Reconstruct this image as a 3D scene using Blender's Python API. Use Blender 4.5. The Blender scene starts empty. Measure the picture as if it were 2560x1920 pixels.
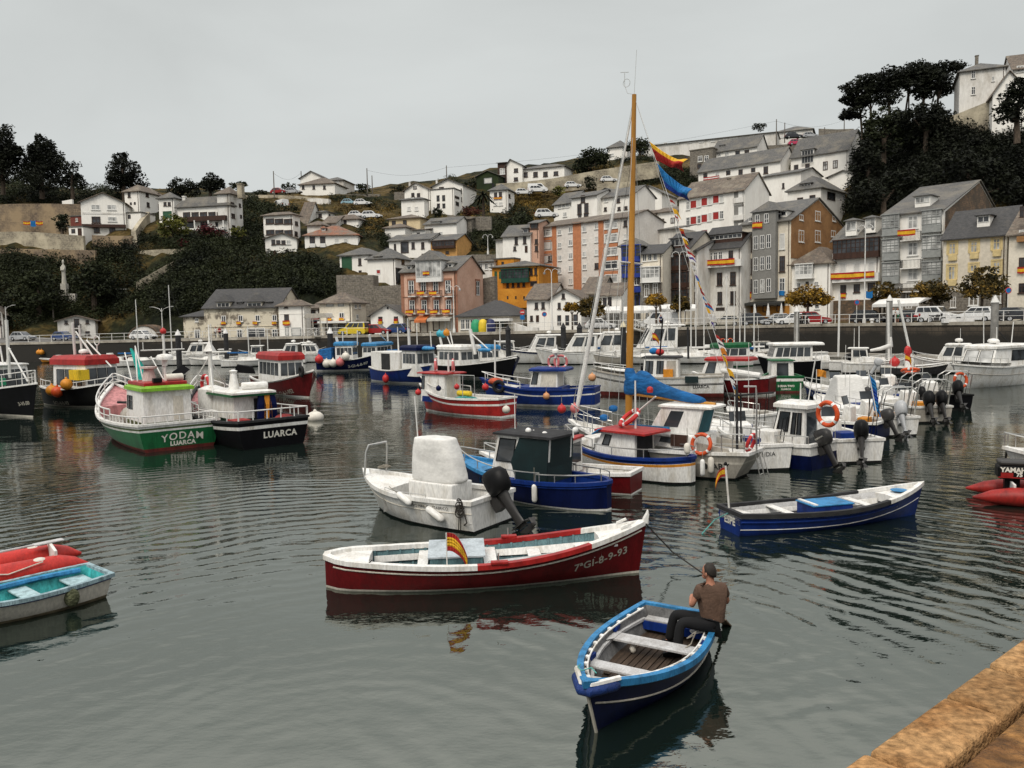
import bpy,math,random
import numpy as np
from mathutils import Vector,Matrix
from math import cos,sin,pi,atan2,sqrt,tan
ru=random.uniform
V3=Vector
random.seed(7)
C=bpy.context.scene.collection
R=math.radians
CAMH,FPX=5.0,2000.0
_p,_r=R(4.5),R(1.1)
_F=V3((0,cos(_p),-sin(_p)))
_R0=V3((1,0,0));_U0=V3((0,sin(_p),cos(_p)))
_Rc=_R0*cos(_r)-_U0*sin(_r)
_Uc=_R0*sin(_r)+_U0*cos(_r)
EYE=V3((0,0,CAMH))
cam=bpy.data.objects.new('camera',bpy.data.cameras.new('camera'));C.objects.link(cam)
cam.data.sensor_width=36;cam.data.lens=36*FPX/2560;cam.data.clip_end=4000
_m=Matrix((_Rc,_Uc,-_F)).transposed().to_4x4();_m.translation=EYE
cam.matrix_world=_m
bpy.context.scene.camera=cam
CR=dict(A=(0,300,.3618),B=(450,400,.3014),C=(850,380,.3014),D=(1250,300,.3316),E=(1650,300,.3316),F=(2060,100,.4521),G=(0,800,.2412),H=(400,800,.2412),I=(780,780,.2412),J=(1180,780,.2412),K=(1530,750,.2713),L=(1960,750,.2713),M=(780,1050,.3888),N=(1420,1360,.3013),O=(1700,1100,.2893),P=(0,1340,.1809),Q=(2060,1540,.2290),R=(1520,180,.2653),S=(880,1060,.2170),T=(2400,1060,.1688),Z=(0,0,1.0))
def px(c,x,y):
 o=CR[c];return(o[0]+x*o[2],o[1]+y*o[2])
def ray(x,y):return _F*FPX+_Rc*(x-1280)+_Uc*(960-y)
def wz(p,z=0.0):
 d=ray(*p);t=(z-CAMH)/d.z;return EYE+d*t
def wd(p,dist):
 d=ray(*p);return EYE+d*(dist/d.y)
def rP(p,P0,n):
 d=ray(*p);t=(P0-EYE).dot(n)/d.dot(n);return EYE+d*t
def hor(x):return 803-tan(_r)*(x-1280)
MATS={}
def nmat(name):
 m=bpy.data.materials.new(name);m.use_nodes=True
 nt=m.node_tree;b=nt.nodes['Principled BSDF']
 return m,nt,b
def mk(name,col,rough=.6,var=.18,scale=2.0,col2=None,lo=.42,hi=.62,bump=0.0,bscale=20,metal=0,spec=.3,stretch=None,alpha=None,fine=.12):
 if name in MATS:return MATS[name]
 m,nt,b=nmat(name);N=nt.nodes;Lk=nt.links.new
 tc=N.new('ShaderNodeTexCoord');mp=N.new('ShaderNodeMapping')
 oi=N.new('ShaderNodeObjectInfo');va=N.new('ShaderNodeVectorMath');va.operation='MULTIPLY_ADD';va.inputs[1].default_value=(37,23,11)
 cx=N.new('ShaderNodeCombineXYZ')
 for i_ in range(3):Lk(oi.outputs['Random'],cx.inputs[i_])
 Lk(cx.outputs[0],va.inputs[0]);Lk(tc.outputs['Object'],va.inputs[2]);Lk(va.outputs[0],mp.inputs['Vector'])
 if stretch:mp.inputs['Scale'].default_value=stretch
 n1=N.new('ShaderNodeTexNoise');n1.inputs['Scale'].default_value=scale;n1.inputs['Detail'].default_value=6;n1.inputs['Roughness'].default_value=.62
 Lk(mp.outputs[0],n1.inputs['Vector'])
 rp=N.new('ShaderNodeValToRGB');rp.color_ramp.elements[0].position=lo;rp.color_ramp.elements[1].position=hi
 c2=col2 or tuple(c*(1-var)for c in col)
 rp.color_ramp.elements[0].color=(*c2,1);rp.color_ramp.elements[1].color=(*col,1)
 Lk(n1.outputs['Fac'],rp.inputs['Fac'])
 n2=N.new('ShaderNodeTexNoise');n2.inputs['Scale'].default_value=scale*9;n2.inputs['Detail'].default_value=3
 Lk(mp.outputs[0],n2.inputs['Vector'])
 mx=N.new('ShaderNodeMix');mx.data_type='RGBA';mx.blend_type='MULTIPLY';mx.inputs[0].default_value=1
 mr=N.new('ShaderNodeMapRange');mr.inputs['From Min'].default_value=.3;mr.inputs['From Max'].default_value=.7
 mr.inputs['To Min'].default_value=1-fine;mr.inputs['To Max'].default_value=1+fine*.4
 Lk(n2.outputs['Fac'],mr.inputs['Value'])
 Lk(rp.outputs[0],mx.inputs[6]);Lk(mr.outputs[0],mx.inputs[7]);Lk(mx.outputs[2],b.inputs['Base Color'])
 b.inputs['Roughness'].default_value=rough;b.inputs['Metallic'].default_value=metal
 b.inputs['Specular IOR Level'].default_value=spec
 if bump:
  n3=N.new('ShaderNodeTexNoise');n3.inputs['Scale'].default_value=bscale;n3.inputs['Detail'].default_value=5
  Lk(mp.outputs[0],n3.inputs['Vector'])
  bp=N.new('ShaderNodeBump');bp.inputs['Strength'].default_value=bump;bp.inputs['Distance'].default_value=.05
  Lk(n3.outputs['Fac'],bp.inputs['Height']);Lk(bp.outputs[0],b.inputs['Normal'])
 MATS[name]=m;return m
def brick(name,c1,c2,mortar,sc=1.0,w=.5,h=.25,ms=.02,rough=.85,bump=.4,stain=None,wall=True,stlo=.4,sthi=.6,stscale=.5):
 if name in MATS:return MATS[name]
 m,nt,b=nmat(name);N=nt.nodes;Lk=nt.links.new
 tc=N.new('ShaderNodeTexCoord');vec=tc.outputs['Object']
 if wall:
  sp=N.new('ShaderNodeSeparateXYZ');Lk(vec,sp.inputs[0])
  ad=N.new('ShaderNodeMath');Lk(sp.outputs[0],ad.inputs[0]);Lk(sp.outputs[1],ad.inputs[1])
  cb=N.new('ShaderNodeCombineXYZ');Lk(ad.outputs[0],cb.inputs[0]);Lk(sp.outputs[2],cb.inputs[1]);vecb=cb.outputs[0]
 else:vecb=vec
 nz=N.new('ShaderNodeTexNoise');nz.inputs['Scale'].default_value=1.3;Lk(vec,nz.inputs['Vector'])
 vm=N.new('ShaderNodeVectorMath');vm.operation='MULTIPLY_ADD';vm.inputs[1].default_value=(.12,.12,.12)
 Lk(nz.outputs['Color'],vm.inputs[0]);Lk(vecb,vm.inputs[2])
 br=N.new('ShaderNodeTexBrick');Lk(vm.outputs[0],br.inputs['Vector'])
 br.inputs['Color1'].default_value=(*c1,1);br.inputs['Color2'].default_value=(*c2,1);br.inputs['Mortar'].default_value=(*mortar,1)
 br.inputs['Scale'].default_value=sc;br.inputs['Brick Width'].default_value=w;br.inputs['Row Height'].default_value=h;br.inputs['Mortar Size'].default_value=ms
 br.inputs['Mortar Smooth'].default_value=.3
 n2=N.new('ShaderNodeTexNoise');n2.inputs['Scale'].default_value=3.5;n2.inputs['Detail'].default_value=7;Lk(vec,n2.inputs['Vector'])
 mr=N.new('ShaderNodeMapRange');mr.inputs['From Min'].default_value=.3;mr.inputs['From Max'].default_value=.7;mr.inputs['To Min'].default_value=.55;mr.inputs['To Max'].default_value=1.25
 Lk(n2.outputs['Fac'],mr.inputs['Value'])
 mx=N.new('ShaderNodeMix');mx.data_type='RGBA';mx.blend_type='MULTIPLY';mx.inputs[0].default_value=1
 Lk(br.outputs['Color'],mx.inputs[6]);Lk(mr.outputs[0],mx.inputs[7]);out=mx.outputs[2]
 if stain:
  n4=N.new('ShaderNodeTexNoise');n4.inputs['Scale'].default_value=stscale;n4.inputs['Detail'].default_value=8;n4.inputs['Roughness'].default_value=.65;Lk(vec,n4.inputs['Vector'])
  rp=N.new('ShaderNodeValToRGB');rp.color_ramp.elements[0].position=stlo;rp.color_ramp.elements[1].position=sthi
  rp.color_ramp.elements[0].color=(0,0,0,1);rp.color_ramp.elements[1].color=(1,1,1,1);Lk(n4.outputs['Fac'],rp.inputs[0])
  m2=N.new('ShaderNodeMix');m2.data_type='RGBA';Lk(rp.outputs[0],m2.inputs[0]);Lk(out,m2.inputs[6]);m2.inputs[7].default_value=(*stain,1);out=m2.outputs[2]
 Lk(out,b.inputs['Base Color']);b.inputs['Roughness'].default_value=rough
 bp=N.new('ShaderNodeBump');bp.inputs['Strength'].default_value=bump;bp.inputs['Distance'].default_value=.04
 ad2=N.new('ShaderNodeMath');ad2.operation='SUBTRACT';Lk(n2.outputs['Fac'],ad2.inputs[0]);Lk(br.outputs['Fac'],ad2.inputs[1])
 Lk(ad2.outputs[0],bp.inputs['Height']);Lk(bp.outputs[0],b.inputs['Normal'])
 MATS[name]=m;return m
def leafmat(name,dark,light,scale=.35,hue2=None):
 if name in MATS:return MATS[name]
 m,nt,b=nmat(name);N=nt.nodes;Lk=nt.links.new
 g=N.new('ShaderNodeNewGeometry');n=N.new('ShaderNodeTexNoise');n.inputs['Scale'].default_value=scale;n.inputs['Detail'].default_value=5
 Lk(g.outputs['Position'],n.inputs['Vector'])
 rnd=N.new('ShaderNodeMath');rnd.operation='MULTIPLY_ADD';rnd.inputs[1].default_value=.35;Lk(g.outputs['Random Per Island'],rnd.inputs[0]);Lk(n.outputs['Fac'],rnd.inputs[2])
 rp=N.new('ShaderNodeValToRGB');e=rp.color_ramp.elements;e[0].position=.45;e[1].position=.92
 e[0].color=(*dark,1);e[1].color=(*light,1)
 if hue2:x=e.new(.72);x.color=(*hue2,1)
 Lk(rnd.outputs[0],rp.inputs[0]);Lk(rp.outputs[0],b.inputs['Base Color'])
 b.inputs['Roughness'].default_value=.75;b.inputs['Specular IOR Level'].default_value=.2
 MATS[name]=m;return m
def glassmat(name,col=(.02,.022,.025),rough=.08):
 if name in MATS:return MATS[name]
 m,nt,b=nmat(name);N=nt.nodes;Lk=nt.links.new
 tc=N.new('ShaderNodeTexCoord');n=N.new('ShaderNodeTexNoise');n.inputs['Scale'].default_value=.9;Lk(tc.outputs['Object'],n.inputs['Vector'])
 rp=N.new('ShaderNodeValToRGB');rp.color_ramp.elements[0].position=.35;rp.color_ramp.elements[1].position=.75
 rp.color_ramp.elements[0].color=(*[c*.5 for c in col],1);rp.color_ramp.elements[1].color=(*[min(1,c*2.2)for c in col],1)
 Lk(n.outputs['Fac'],rp.inputs[0]);Lk(rp.outputs[0],b.inputs['Base Color'])
 b.inputs['Roughness'].default_value=rough;b.inputs['Specular IOR Level'].default_value=.45
 MATS[name]=m;return m
class MB:
 def __init__(s,M=None):s.v=[];s.f=[];s.mi=[];s.mats=[];s.c=0;s.mat(M)if M else None
 def mat(s,M):
  if M not in s.mats:s.mats.append(M)
  s.c=s.mats.index(M);return s
 def add(s,vs,fs):
  o=len(s.v);s.v+=[tuple(v)for v in vs]
  for f in fs:s.f.append(tuple(i+o for i in f));s.mi.append(s.c)
  return s
 def face(s,*pts):return s.add(pts,[tuple(range(len(pts)))])
 def bx(s,x0,x1,y0,y1,z0,z1):
  return s.add([(x0,y0,z0),(x1,y0,z0),(x1,y1,z0),(x0,y1,z0),(x0,y0,z1),(x1,y0,z1),(x1,y1,z1),(x0,y1,z1)],[(0,3,2,1),(4,5,6,7),(0,1,5,4),(1,2,6,5),(2,3,7,6),(3,0,4,7)])
 def obox(s,c,ax,ay,az):
  c=Vector(c);ax=Vector(ax)/2;ay=Vector(ay)/2;az=Vector(az)/2
  return s.add([c-ax-ay-az,c+ax-ay-az,c+ax+ay-az,c-ax+ay-az,c-ax-ay+az,c+ax-ay+az,c+ax+ay+az,c-ax+ay+az],[(0,3,2,1),(4,5,6,7),(0,1,5,4),(1,2,6,5),(2,3,7,6),(3,0,4,7)])
 def plank(s,a,b,w,t,up=(0,0,1)):
  a=Vector(a);b=Vector(b);d=b-a;sd=d.cross(Vector(up)).normalized();u=sd.cross(d).normalized()
  return s.obox((a+b)/2,d,sd*w,u*t)
 def loft(s,rings,cap0=True,cap1=True,closed=True):
  n=len(rings[0]);o=len(s.v);fs=[]
  for r in rings:s.v+=[tuple(p)for p in r]
  for i in range(len(rings)-1):
   for j in range(n if closed else n-1):
    k=(j+1)%n;fs.append((o+i*n+j,o+i*n+k,o+(i+1)*n+k,o+(i+1)*n+j))
  if cap0:fs.append(tuple(o+j for j in reversed(range(n))))
  if cap1:fs.append(tuple(o+(len(rings)-1)*n+j for j in range(n)))
  for f in fs:s.f.append(f);s.mi.append(s.c)
  return s
 def tube(s,pts,r,n=6,closed=False,caps=True):
  pts=[Vector(p)for p in pts];m=len(pts);rings=[];prev=None
  for i,p in enumerate(pts):
   if closed:t=(pts[(i+1)%m]-pts[i-1]).normalized()
   else:t=(pts[min(i+1,m-1)]-pts[max(i-1,0)]).normalized()
   if prev is None:a=t.orthogonal().normalized()
   else:
    a=prev-t*prev.dot(t);a=a.normalized()if a.length>1e-6 else t.orthogonal().normalized()
   prev=a;b=t.cross(a);rr=r[i]if isinstance(r,(list,tuple))else r
   rings.append([p+(a*cos(2*pi*k/n)+b*sin(2*pi*k/n))*rr for k in range(n)])
  if closed:rings.append(rings[0]);caps=False
  return s.loft(rings,caps,caps)
 def rod(s,a,b,r,n=6):return s.tube([a,b],r,n)
 def ball(s,c,r,nu=10,nv=7,M=None):
  if not isinstance(r,(list,tuple)):r=(r,r,r)
  rings=[]
  for i in range(nv+1):
   th=pi*(i+.02)/(nv+.04)
   rings.append([(c[0]+r[0]*sin(th)*cos(2*pi*k/nu),c[1]+r[1]*sin(th)*sin(2*pi*k/nu),c[2]-r[2]*cos(th))for k in range(nu)])
  return s.loft(rings)
 def lathe(s,prof,n=10,c=(0,0,0)):
  return s.loft([[(c[0]+r*cos(2*pi*k/n),c[1]+r*sin(2*pi*k/n),c[2]+z)for k in range(n)]for r,z in prof])
 def prism(s,prof,y0,y1,axis='y',taper=None):
  f={'y':lambda p,t:(p[0],t,p[1]),'x':lambda p,t:(t,p[0],p[1]),'z':lambda p,t:(p[0],p[1],t)}[axis]
  return s.loft([[f(p,y0)for p in prof],[f(p,y1)for p in prof]])
 def torus(s,c,R_,r,ax=(0,0,1),n=20,k=8):
  ax=Vector(ax).normalized();a=ax.orthogonal().normalized();b=ax.cross(a);c=Vector(c)
  return s.tube([c+(a*cos(2*pi*i/n)+b*sin(2*pi*i/n))*R_ for i in range(n)],r,k,closed=True)
 def build(s,name,parent=None,loc=None,rz=None,smooth=False,bev=0):
  me=bpy.data.meshes.new(name);me.from_pydata(s.v,[],s.f)
  for M in s.mats:me.materials.append(M)
  me.polygons.foreach_set('material_index',s.mi)
  me.update()
  import bmesh
  bm=bmesh.new();bm.from_mesh(me);bmesh.ops.recalc_face_normals(bm,faces=bm.faces);bm.to_mesh(me);bm.free()
  if smooth:
   me.polygons.foreach_set('use_smooth',[True]*len(me.polygons))
   try:me.set_sharp_from_angle(angle=R(smooth if smooth>1 else 42))
   except Exception:pass
  o=bpy.data.objects.new(name,me);C.objects.link(o)
  if parent:o.parent=parent
  if loc is not None:o.location=loc
  if rz is not None:o.rotation_euler=(0,0,rz)
  if bev:
   md=o.modifiers.new('bevel','BEVEL');md.width=bev;md.segments=2;md.limit_method='ANGLE'
  return o
def tag(o,label,cat,group=None):
 o['label']=label;o['category']=cat
 if group:o['group']=group
 return o
def struct(o):o['kind']='structure';return o
def stuff(o,label=None,cat=None):
 o['kind']='stuff'
 if label:o['label']=label;o['category']=cat
 return o
def empty(name,loc,rz=0,label=None,cat=None,group=None):
 o=bpy.data.objects.new(name,None);C.objects.link(o);o.empty_display_size=.2
 o.location=loc;o.rotation_euler=(0,0,rz)
 if label:tag(o,label,cat,group)
 return o
def dup(root,loc=None,rot=None,label=None,scale=None,group=None):
 r=root.copy();C.objects.link(r)
 if loc is not None:r.location=loc
 if rot is not None:r.rotation_euler=rot if isinstance(rot,(tuple,list))else(0,0,rot)
 if scale is not None:r.scale=scale if isinstance(scale,(tuple,list))else(scale,)*3
 if label:r['label']=label
 if group:r['group']=group
 for ch in list(root.children):
  c=ch.copy();C.objects.link(c);c.parent=r
  for g in ch.children:
   d=g.copy();C.objects.link(d);d.parent=c
 return r
def text_mesh(body,M,size=1.0,bold=0.0,font_shear=0,ext=0.0,space=1.0):
 cu=bpy.data.curves.new('lettering','FONT');cu.body=body;cu.size=size;cu.align_x='CENTER';cu.align_y='CENTER'
 cu.offset=bold;cu.shear=font_shear;cu.extrude=ext;cu.resolution_u=3;cu.space_character=space
 o=bpy.data.objects.new('lettering',cu);C.objects.link(o)
 dg=bpy.context.evaluated_depsgraph_get();dg.update()
 me=bpy.data.meshes.new_from_object(o.evaluated_get(dg));bpy.data.objects.remove(o);bpy.data.curves.remove(cu)
 me.materials.clear();me.materials.append(M);return me
def text_on(body,M,size,O,xd,ud,parent=None,name='lettering',**k):
 me=text_mesh(body,M,size,**k);O=Vector(O);xd=Vector(xd).normalized();ud=Vector(ud).normalized()
 for v in me.vertices:v.co=O+xd*v.co.x+ud*v.co.y+xd.cross(ud)*v.co.z
 o=bpy.data.objects.new(name,me);C.objects.link(o)
 if parent:o.parent=parent
 return o
W=mk('white_wall',(.85,.825,.77),.8,.1,.35,(.74,.705,.65),.32,.50,stretch=(1.2,1.2,.4),bump=.15,bscale=3,fine=.06)
W2=mk('aged_white_wall',(.72,.70,.66),.85,.1,.4,(.50,.47,.42),.36,.56,stretch=(1.2,1.2,.4),bump=.2,bscale=3)
PINK=mk('pink_wall',(.62,.40,.30),.8,.1,.4,(.53,.32,.23),.36,.6)
PINK2=mk('pink_trim',(.34,.16,.10),.8)
YEL=mk('cream_yellow_wall',(.68,.56,.36),.8,.1,.4,(.58,.46,.28))
CREAM=mk('cream_wall',(.72,.66,.55),.8,.1,.4,(.60,.54,.44))
ORG=mk('orange_wall',(.62,.27,.03),.75,.1,.4,(.50,.20,.02))
APT=mk('apartment_wall',(.74,.70,.65),.8,.1,.3,(.64,.60,.55))
SALM=mk('salmon_band',(.52,.21,.10),.8)
OCHR=mk('ochre_gable',(.32,.17,.07),.9,.1,.5,(.22,.11,.045),.35,.62,bump=.3,bscale=5)
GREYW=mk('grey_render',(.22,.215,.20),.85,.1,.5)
BLUEW=mk('blue_wall',(.015,.04,.26),.6)
GREEN=mk('green_panel',(.01,.06,.04),.6)
BRN=mk('brown_wood',(.055,.025,.016),.6,.3,3,stretch=(1,1,.2))
REDS=mk('red_shutter',(.36,.03,.025),.6)
STONE=brick('rubble_stone',(.20,.175,.14),(.13,.115,.095),(.22,.20,.17),1.0,.7,.32,.03)
STONEB=brick('brown_stone',(.23,.14,.075),(.12,.075,.045),(.10,.07,.05),1.0,.6,.25,.03,stain=(.06,.045,.03))
PEEL=brick('peeling_plaster',(.24,.20,.15),(.17,.145,.11),(.26,.23,.19),1.0,.6,.3,.03,stain=(.62,.56,.44),stlo=.42,sthi=.5,stscale=.45)
OLDW=brick('old_stone_wall',(.30,.26,.19),(.22,.19,.14),(.34,.3,.23),1.0,.9,.4,.03,stain=(.50,.44,.32),stlo=.45,sthi=.65,stscale=.3)
SLATE=brick('slate_roof',(.098,.094,.086),(.075,.073,.070),(.04,.04,.04),1.0,.45,.3,.012,rough=.7,bump=.25,wall=False,stain=(.17,.15,.115),stlo=.46,sthi=.75,stscale=.35)
SLATED=brick('dark_slate_roof',(.045,.043,.042),(.032,.031,.031),(.02,.02,.02),1.0,.45,.3,.012,rough=.7,bump=.25,wall=False,stain=(.08,.07,.055),stlo=.55,sthi=.8)
ROOFB=brick('weathered_brown_roof',(.15,.115,.085),(.10,.08,.065),(.06,.05,.04),1.0,.45,.3,.012,rough=.8,bump=.3,wall=False,stain=(.24,.21,.16),stlo=.5,sthi=.75,stscale=.4)
ROOFR=brick('terracotta_roof',(.30,.11,.05),(.20,.08,.045),(.08,.04,.03),1.0,.35,.3,.012,rough=.8,bump=.3,wall=False,stain=(.14,.11,.085),stlo=.42,sthi=.6,stscale=.5)
GL=glassmat('window_glass',(.03,.032,.036))
GLW=glassmat('curtained_glass',(.30,.30,.29),.2)
BLIND=mk('roller_blind',(.62,.61,.58),.6,.12,2)
WF=mk('white_frame',(.74,.73,.70),.5,.08,3)
BF=mk('dark_frame',(.06,.035,.025),.5)
IRON=mk('black_iron',(.012,.012,.013),.5)
F_RED=mk('flag_red',(.40,.02,.015),.7);F_YEL=mk('flag_yellow',(.75,.42,.02),.7);F_BLU=mk('flag_blue',(.01,.16,.42),.7);F_WHT=mk('flag_white',(.75,.74,.72),.7)
QL=[(-190,166),(-140,148),(-83,130),(-4,104.5),(38,98),(46,86),(53,76),(66,52),(80,30)]
def quayz(X):return max(2.7,min(4.0,3.55+.0075*(X+4)))
def quay_at(a):
 for(x0,y0),(x1,y1)in zip(QL,QL[1:]):
  den=(x1-x0)-a*(y1-y0)
  if abs(den)<1e-9:continue
  s=(a*y0-x0)/den
  if-1e-6<=s<=1+1e-6:return V3((x0+s*(x1-x0),y0+s*(y1-y0),0))
 x,y=QL[0]if a<0 else QL[-1];return V3((x,y,0))
def bearing(x):v=wd((x,760),100);return v.x/v.y
PROF=[(-500,[(140,845),(152,740),(160,600),(170,545),(183,505),(197,455),(240,440)]),(0,[(140,845),(150,760),(158,640),(168,575),(180,520),(195,470),(240,455)]),(250,[(142,848),(150,760),(158,650),(164,600),(175,545),(190,490),(240,475)]),(480,[(135,842),(142,760),(152,670),(160,595),(170,550),(190,505),(205,478),(240,470)]),(650,[(130,840),(138,770),(150,665),(158,640),(170,570),(185,510),(205,488),(240,482)]),(850,[(126,836),(132,800),(140,735),(150,655),(165,575),(180,535),(195,495),(205,486),(240,482)]),(1050,[(134,832),(140,740),(150,672),(165,612),(175,560),(190,525),(205,488),(215,462),(240,455)]),(1300,[(130,826),(140,750),(150,680),(160,635),(175,570),(190,515),(200,478),(215,440),(240,415)]),(1500,[(135,822),(150,720),(165,640),(178,560),(190,510),(205,460),(222,408),(245,390)]),(1750,[(135,817),(150,730),(165,655),(180,575),(190,500),(205,435),(225,388),(245,384)]),(2000,[(127,812),(140,740),(155,660),(170,560),(185,475),(200,415),(215,378),(245,372)]),(2150,[(122,810),(130,750),(140,640),(150,540),(160,460),(175,385),(200,355),(240,350)]),(2350,[(114,806),(122,720),(132,560),(142,420),(150,325),(165,300),(240,290)]),(2600,[(104,803),(112,700),(122,520),(132,390),(142,320),(155,300),(240,290)]),(3300,[(96,800),(105,700),(118,520),(130,390),(142,320),(155,300),(240,290)])]
COLS=[]
for x,pts in PROF:
 a=bearing(x);q=quay_at(a);zq=quayz(q.x);L=240-q.y
 kn=[(0.0,zq)]+[((d-q.y)/L,max(zq,wd((x,y),d).z))for d,y in pts]
 COLS.append((a,q.y,kn))
def zcol(kn,s):
 if s<=0:return kn[0][1]
 for(s0,z0),(s1,z1)in zip(kn,kn[1:]):
  if s<=s1:
   t=(s-s0)/(s1-s0);return z0+(z1-z0)*t
 return kn[-1][1]-(s-1)*4
def ground(X,Y):
 a=X/Y;a=max(COLS[0][0],min(COLS[-1][0],a))
 for(a0,q0,k0),(a1,q1,k1)in zip(COLS,COLS[1:]):
  if a<=a1:
   t=(a-a0)/(a1-a0);qy=quay_at(a).y;s=(Y-qy)/(240-qy)
   t2=t*t*(3-2*t);return zcol(k0,s)*(1-t2)+zcol(k1,s)*t2
def hit(p,d0=None):
 r=ray(*p);a=r.x/r.y;q=quay_at(a).y;d=d0 or q
 while d<260:
  v=EYE+r*(d/r.y)
  if v.z<=ground(v.x,v.y):return v
  d+=.5
 return None
STREET=11.0
asph=mk('asphalt_street',(.16,.155,.145),.9,.2,.3,(.11,.105,.10),bump=.2,bscale=8)
def polar(name,s0f,s1f,rows,cols,M,noise):
 vs=[];fs=[]
 for i in range(cols+1):
  a=COLS[0][0]+(COLS[-1][0]-COLS[0][0])*i/cols;q=quay_at(a).y
  for j in range(rows+1):
   d0=s0f(q);d1=s1f(q);t=j/rows;d=d0+(d1-d0)*t
   X=a*d;z=ground(X,d)
   if noise and j>0:z+=noise*(sin(X*.9+d*.35)*sin(d*.8-X*.2)+.6*sin(X*2.3+d*1.1)*cos(d*1.7)+ru(-.5,.5))
   vs.append((X,d,z))
 for i in range(cols):
  for j in range(rows):
   k=i*(rows+1)+j;fs.append((k,k+rows+1,k+rows+2,k+1))
 mb=MB(M);mb.add(vs,fs);return struct(mb.build(name,smooth=180))
polar('street',lambda q:q,lambda q:q+STREET,4,160,asph,0)
def hillmat():
 m,nt,b=nmat('hillside_ground');N=nt.nodes;Lk=nt.links.new
 g=N.new('ShaderNodeNewGeometry')
 n1=N.new('ShaderNodeTexNoise');n1.inputs['Scale'].default_value=.07;n1.inputs['Detail'].default_value=9;n1.inputs['Roughness'].default_value=.7;Lk(g.outputs['Position'],n1.inputs['Vector'])
 rp=N.new('ShaderNodeValToRGB');e=rp.color_ramp.elements
 e[0].position=.36;e[0].color=(.008,.010,.005,1);e[1].position=.68;e[1].color=(.11,.08,.042,1)
 x=e.new(.47);x.color=(.020,.021,.009,1);x=e.new(.56);x.color=(.075,.052,.017,1)
 Lk(n1.outputs['Fac'],rp.inputs[0])
 n2=N.new('ShaderNodeTexNoise');n2.inputs['Scale'].default_value=1.2;n2.inputs['Detail'].default_value=8;Lk(g.outputs['Position'],n2.inputs['Vector'])
 mr=N.new('ShaderNodeMapRange');mr.inputs['From Min'].default_value=.3;mr.inputs['From Max'].default_value=.7;mr.inputs['To Min'].default_value=.45;mr.inputs['To Max'].default_value=1.35;Lk(n2.outputs['Fac'],mr.inputs['Value'])
 mx=N.new('ShaderNodeMix');mx.data_type='RGBA';mx.blend_type='MULTIPLY';mx.inputs[0].default_value=1;Lk(rp.outputs[0],mx.inputs[6]);Lk(mr.outputs[0],mx.inputs[7])
 Lk(mx.outputs[2],b.inputs['Base Color']);b.inputs['Roughness'].default_value=.95;b.inputs['Specular IOR Level'].default_value=.1
 bp=N.new('ShaderNodeBump');bp.inputs['Distance'].default_value=.6;bp.inputs['Strength'].default_value=.7;Lk(n2.outputs['Fac'],bp.inputs['Height']);Lk(bp.outputs[0],b.inputs['Normal'])
 return m
polar('hillside',lambda q:q+STREET,lambda q:420,110,200,hillmat(),.35)
def quaymat():
 m,nt,b=nmat('harbour_wall_stone');N=nt.nodes;Lk=nt.links.new
 g=N.new('ShaderNodeNewGeometry');sp=N.new('ShaderNodeSeparateXYZ');Lk(g.outputs['Position'],sp.inputs[0])
 cb=N.new('ShaderNodeCombineXYZ');ad=N.new('ShaderNodeMath');ad.operation='SUBTRACT';Lk(sp.outputs[0],ad.inputs[0]);Lk(sp.outputs[1],ad.inputs[1]);Lk(ad.outputs[0],cb.inputs[0]);Lk(sp.outputs[2],cb.inputs[1])
 br=N.new('ShaderNodeTexBrick');Lk(cb.outputs[0],br.inputs['Vector']);br.inputs['Scale'].default_value=1;br.inputs['Brick Width'].default_value=1.1;br.inputs['Row Height'].default_value=.5;br.inputs['Mortar Size'].default_value=.04
 br.inputs['Color1'].default_value=(.10,.078,.055,1);br.inputs['Color2'].default_value=(.08,.062,.045,1);br.inputs['Mortar'].default_value=(.03,.025,.02,1)
 n=N.new('ShaderNodeTexNoise');n.inputs['Scale'].default_value=.35;n.inputs['Detail'].default_value=9;n.inputs['Roughness'].default_value=.7;Lk(g.outputs['Position'],n.inputs['Vector'])
 ma=N.new('ShaderNodeMath');ma.operation='MULTIPLY_ADD';ma.inputs[1].default_value=2.6;Lk(n.outputs['Fac'],ma.inputs[0]);Lk(sp.outputs[2],ma.inputs[2])
 rp=N.new('ShaderNodeMapRange');rp.inputs['From Min'].default_value=3.9;rp.inputs['From Max'].default_value=5.0;Lk(ma.outputs[0],rp.inputs['Value'])
 mx=N.new('ShaderNodeMix');mx.data_type='RGBA';Lk(rp.outputs[0],mx.inputs[0]);mx.inputs[6].default_value=(.012,.010,.007,1);Lk(br.outputs['Color'],mx.inputs[7])
 Lk(mx.outputs[2],b.inputs['Base Color']);b.inputs['Roughness'].default_value=.85
 bp=N.new('ShaderNodeBump');bp.inputs['Distance'].default_value=.08;Lk(n.outputs['Fac'],bp.inputs['Height']);Lk(bp.outputs[0],b.inputs['Normal'])
 return m
mb=MB(quaymat());seg=[]
for(x0,y0),(x1,y1)in zip(QL,QL[1:]):
 k=max(1,int(math.hypot(x1-x0,y1-y0)/4))
 seg+=[(x0+(x1-x0)*i/k,y0+(y1-y0)*i/k)for i in range(k)]
seg.append(QL[-1])
for(x0,y0),(x1,y1)in zip(seg,seg[1:]):
 z0,z1=quayz(x0),quayz(x1)
 mb.face((x0,y0,-2),(x1,y1,-2),(x1,y1,z1+.012),(x0,y0,z0+.012))
struct(mb.build('quay_wall'))
cop=mk('granite_coping',(.42,.39,.33),.85,.3,.6,(.26,.23,.19),bump=.2,bscale=6)
mb=MB(cop)
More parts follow.
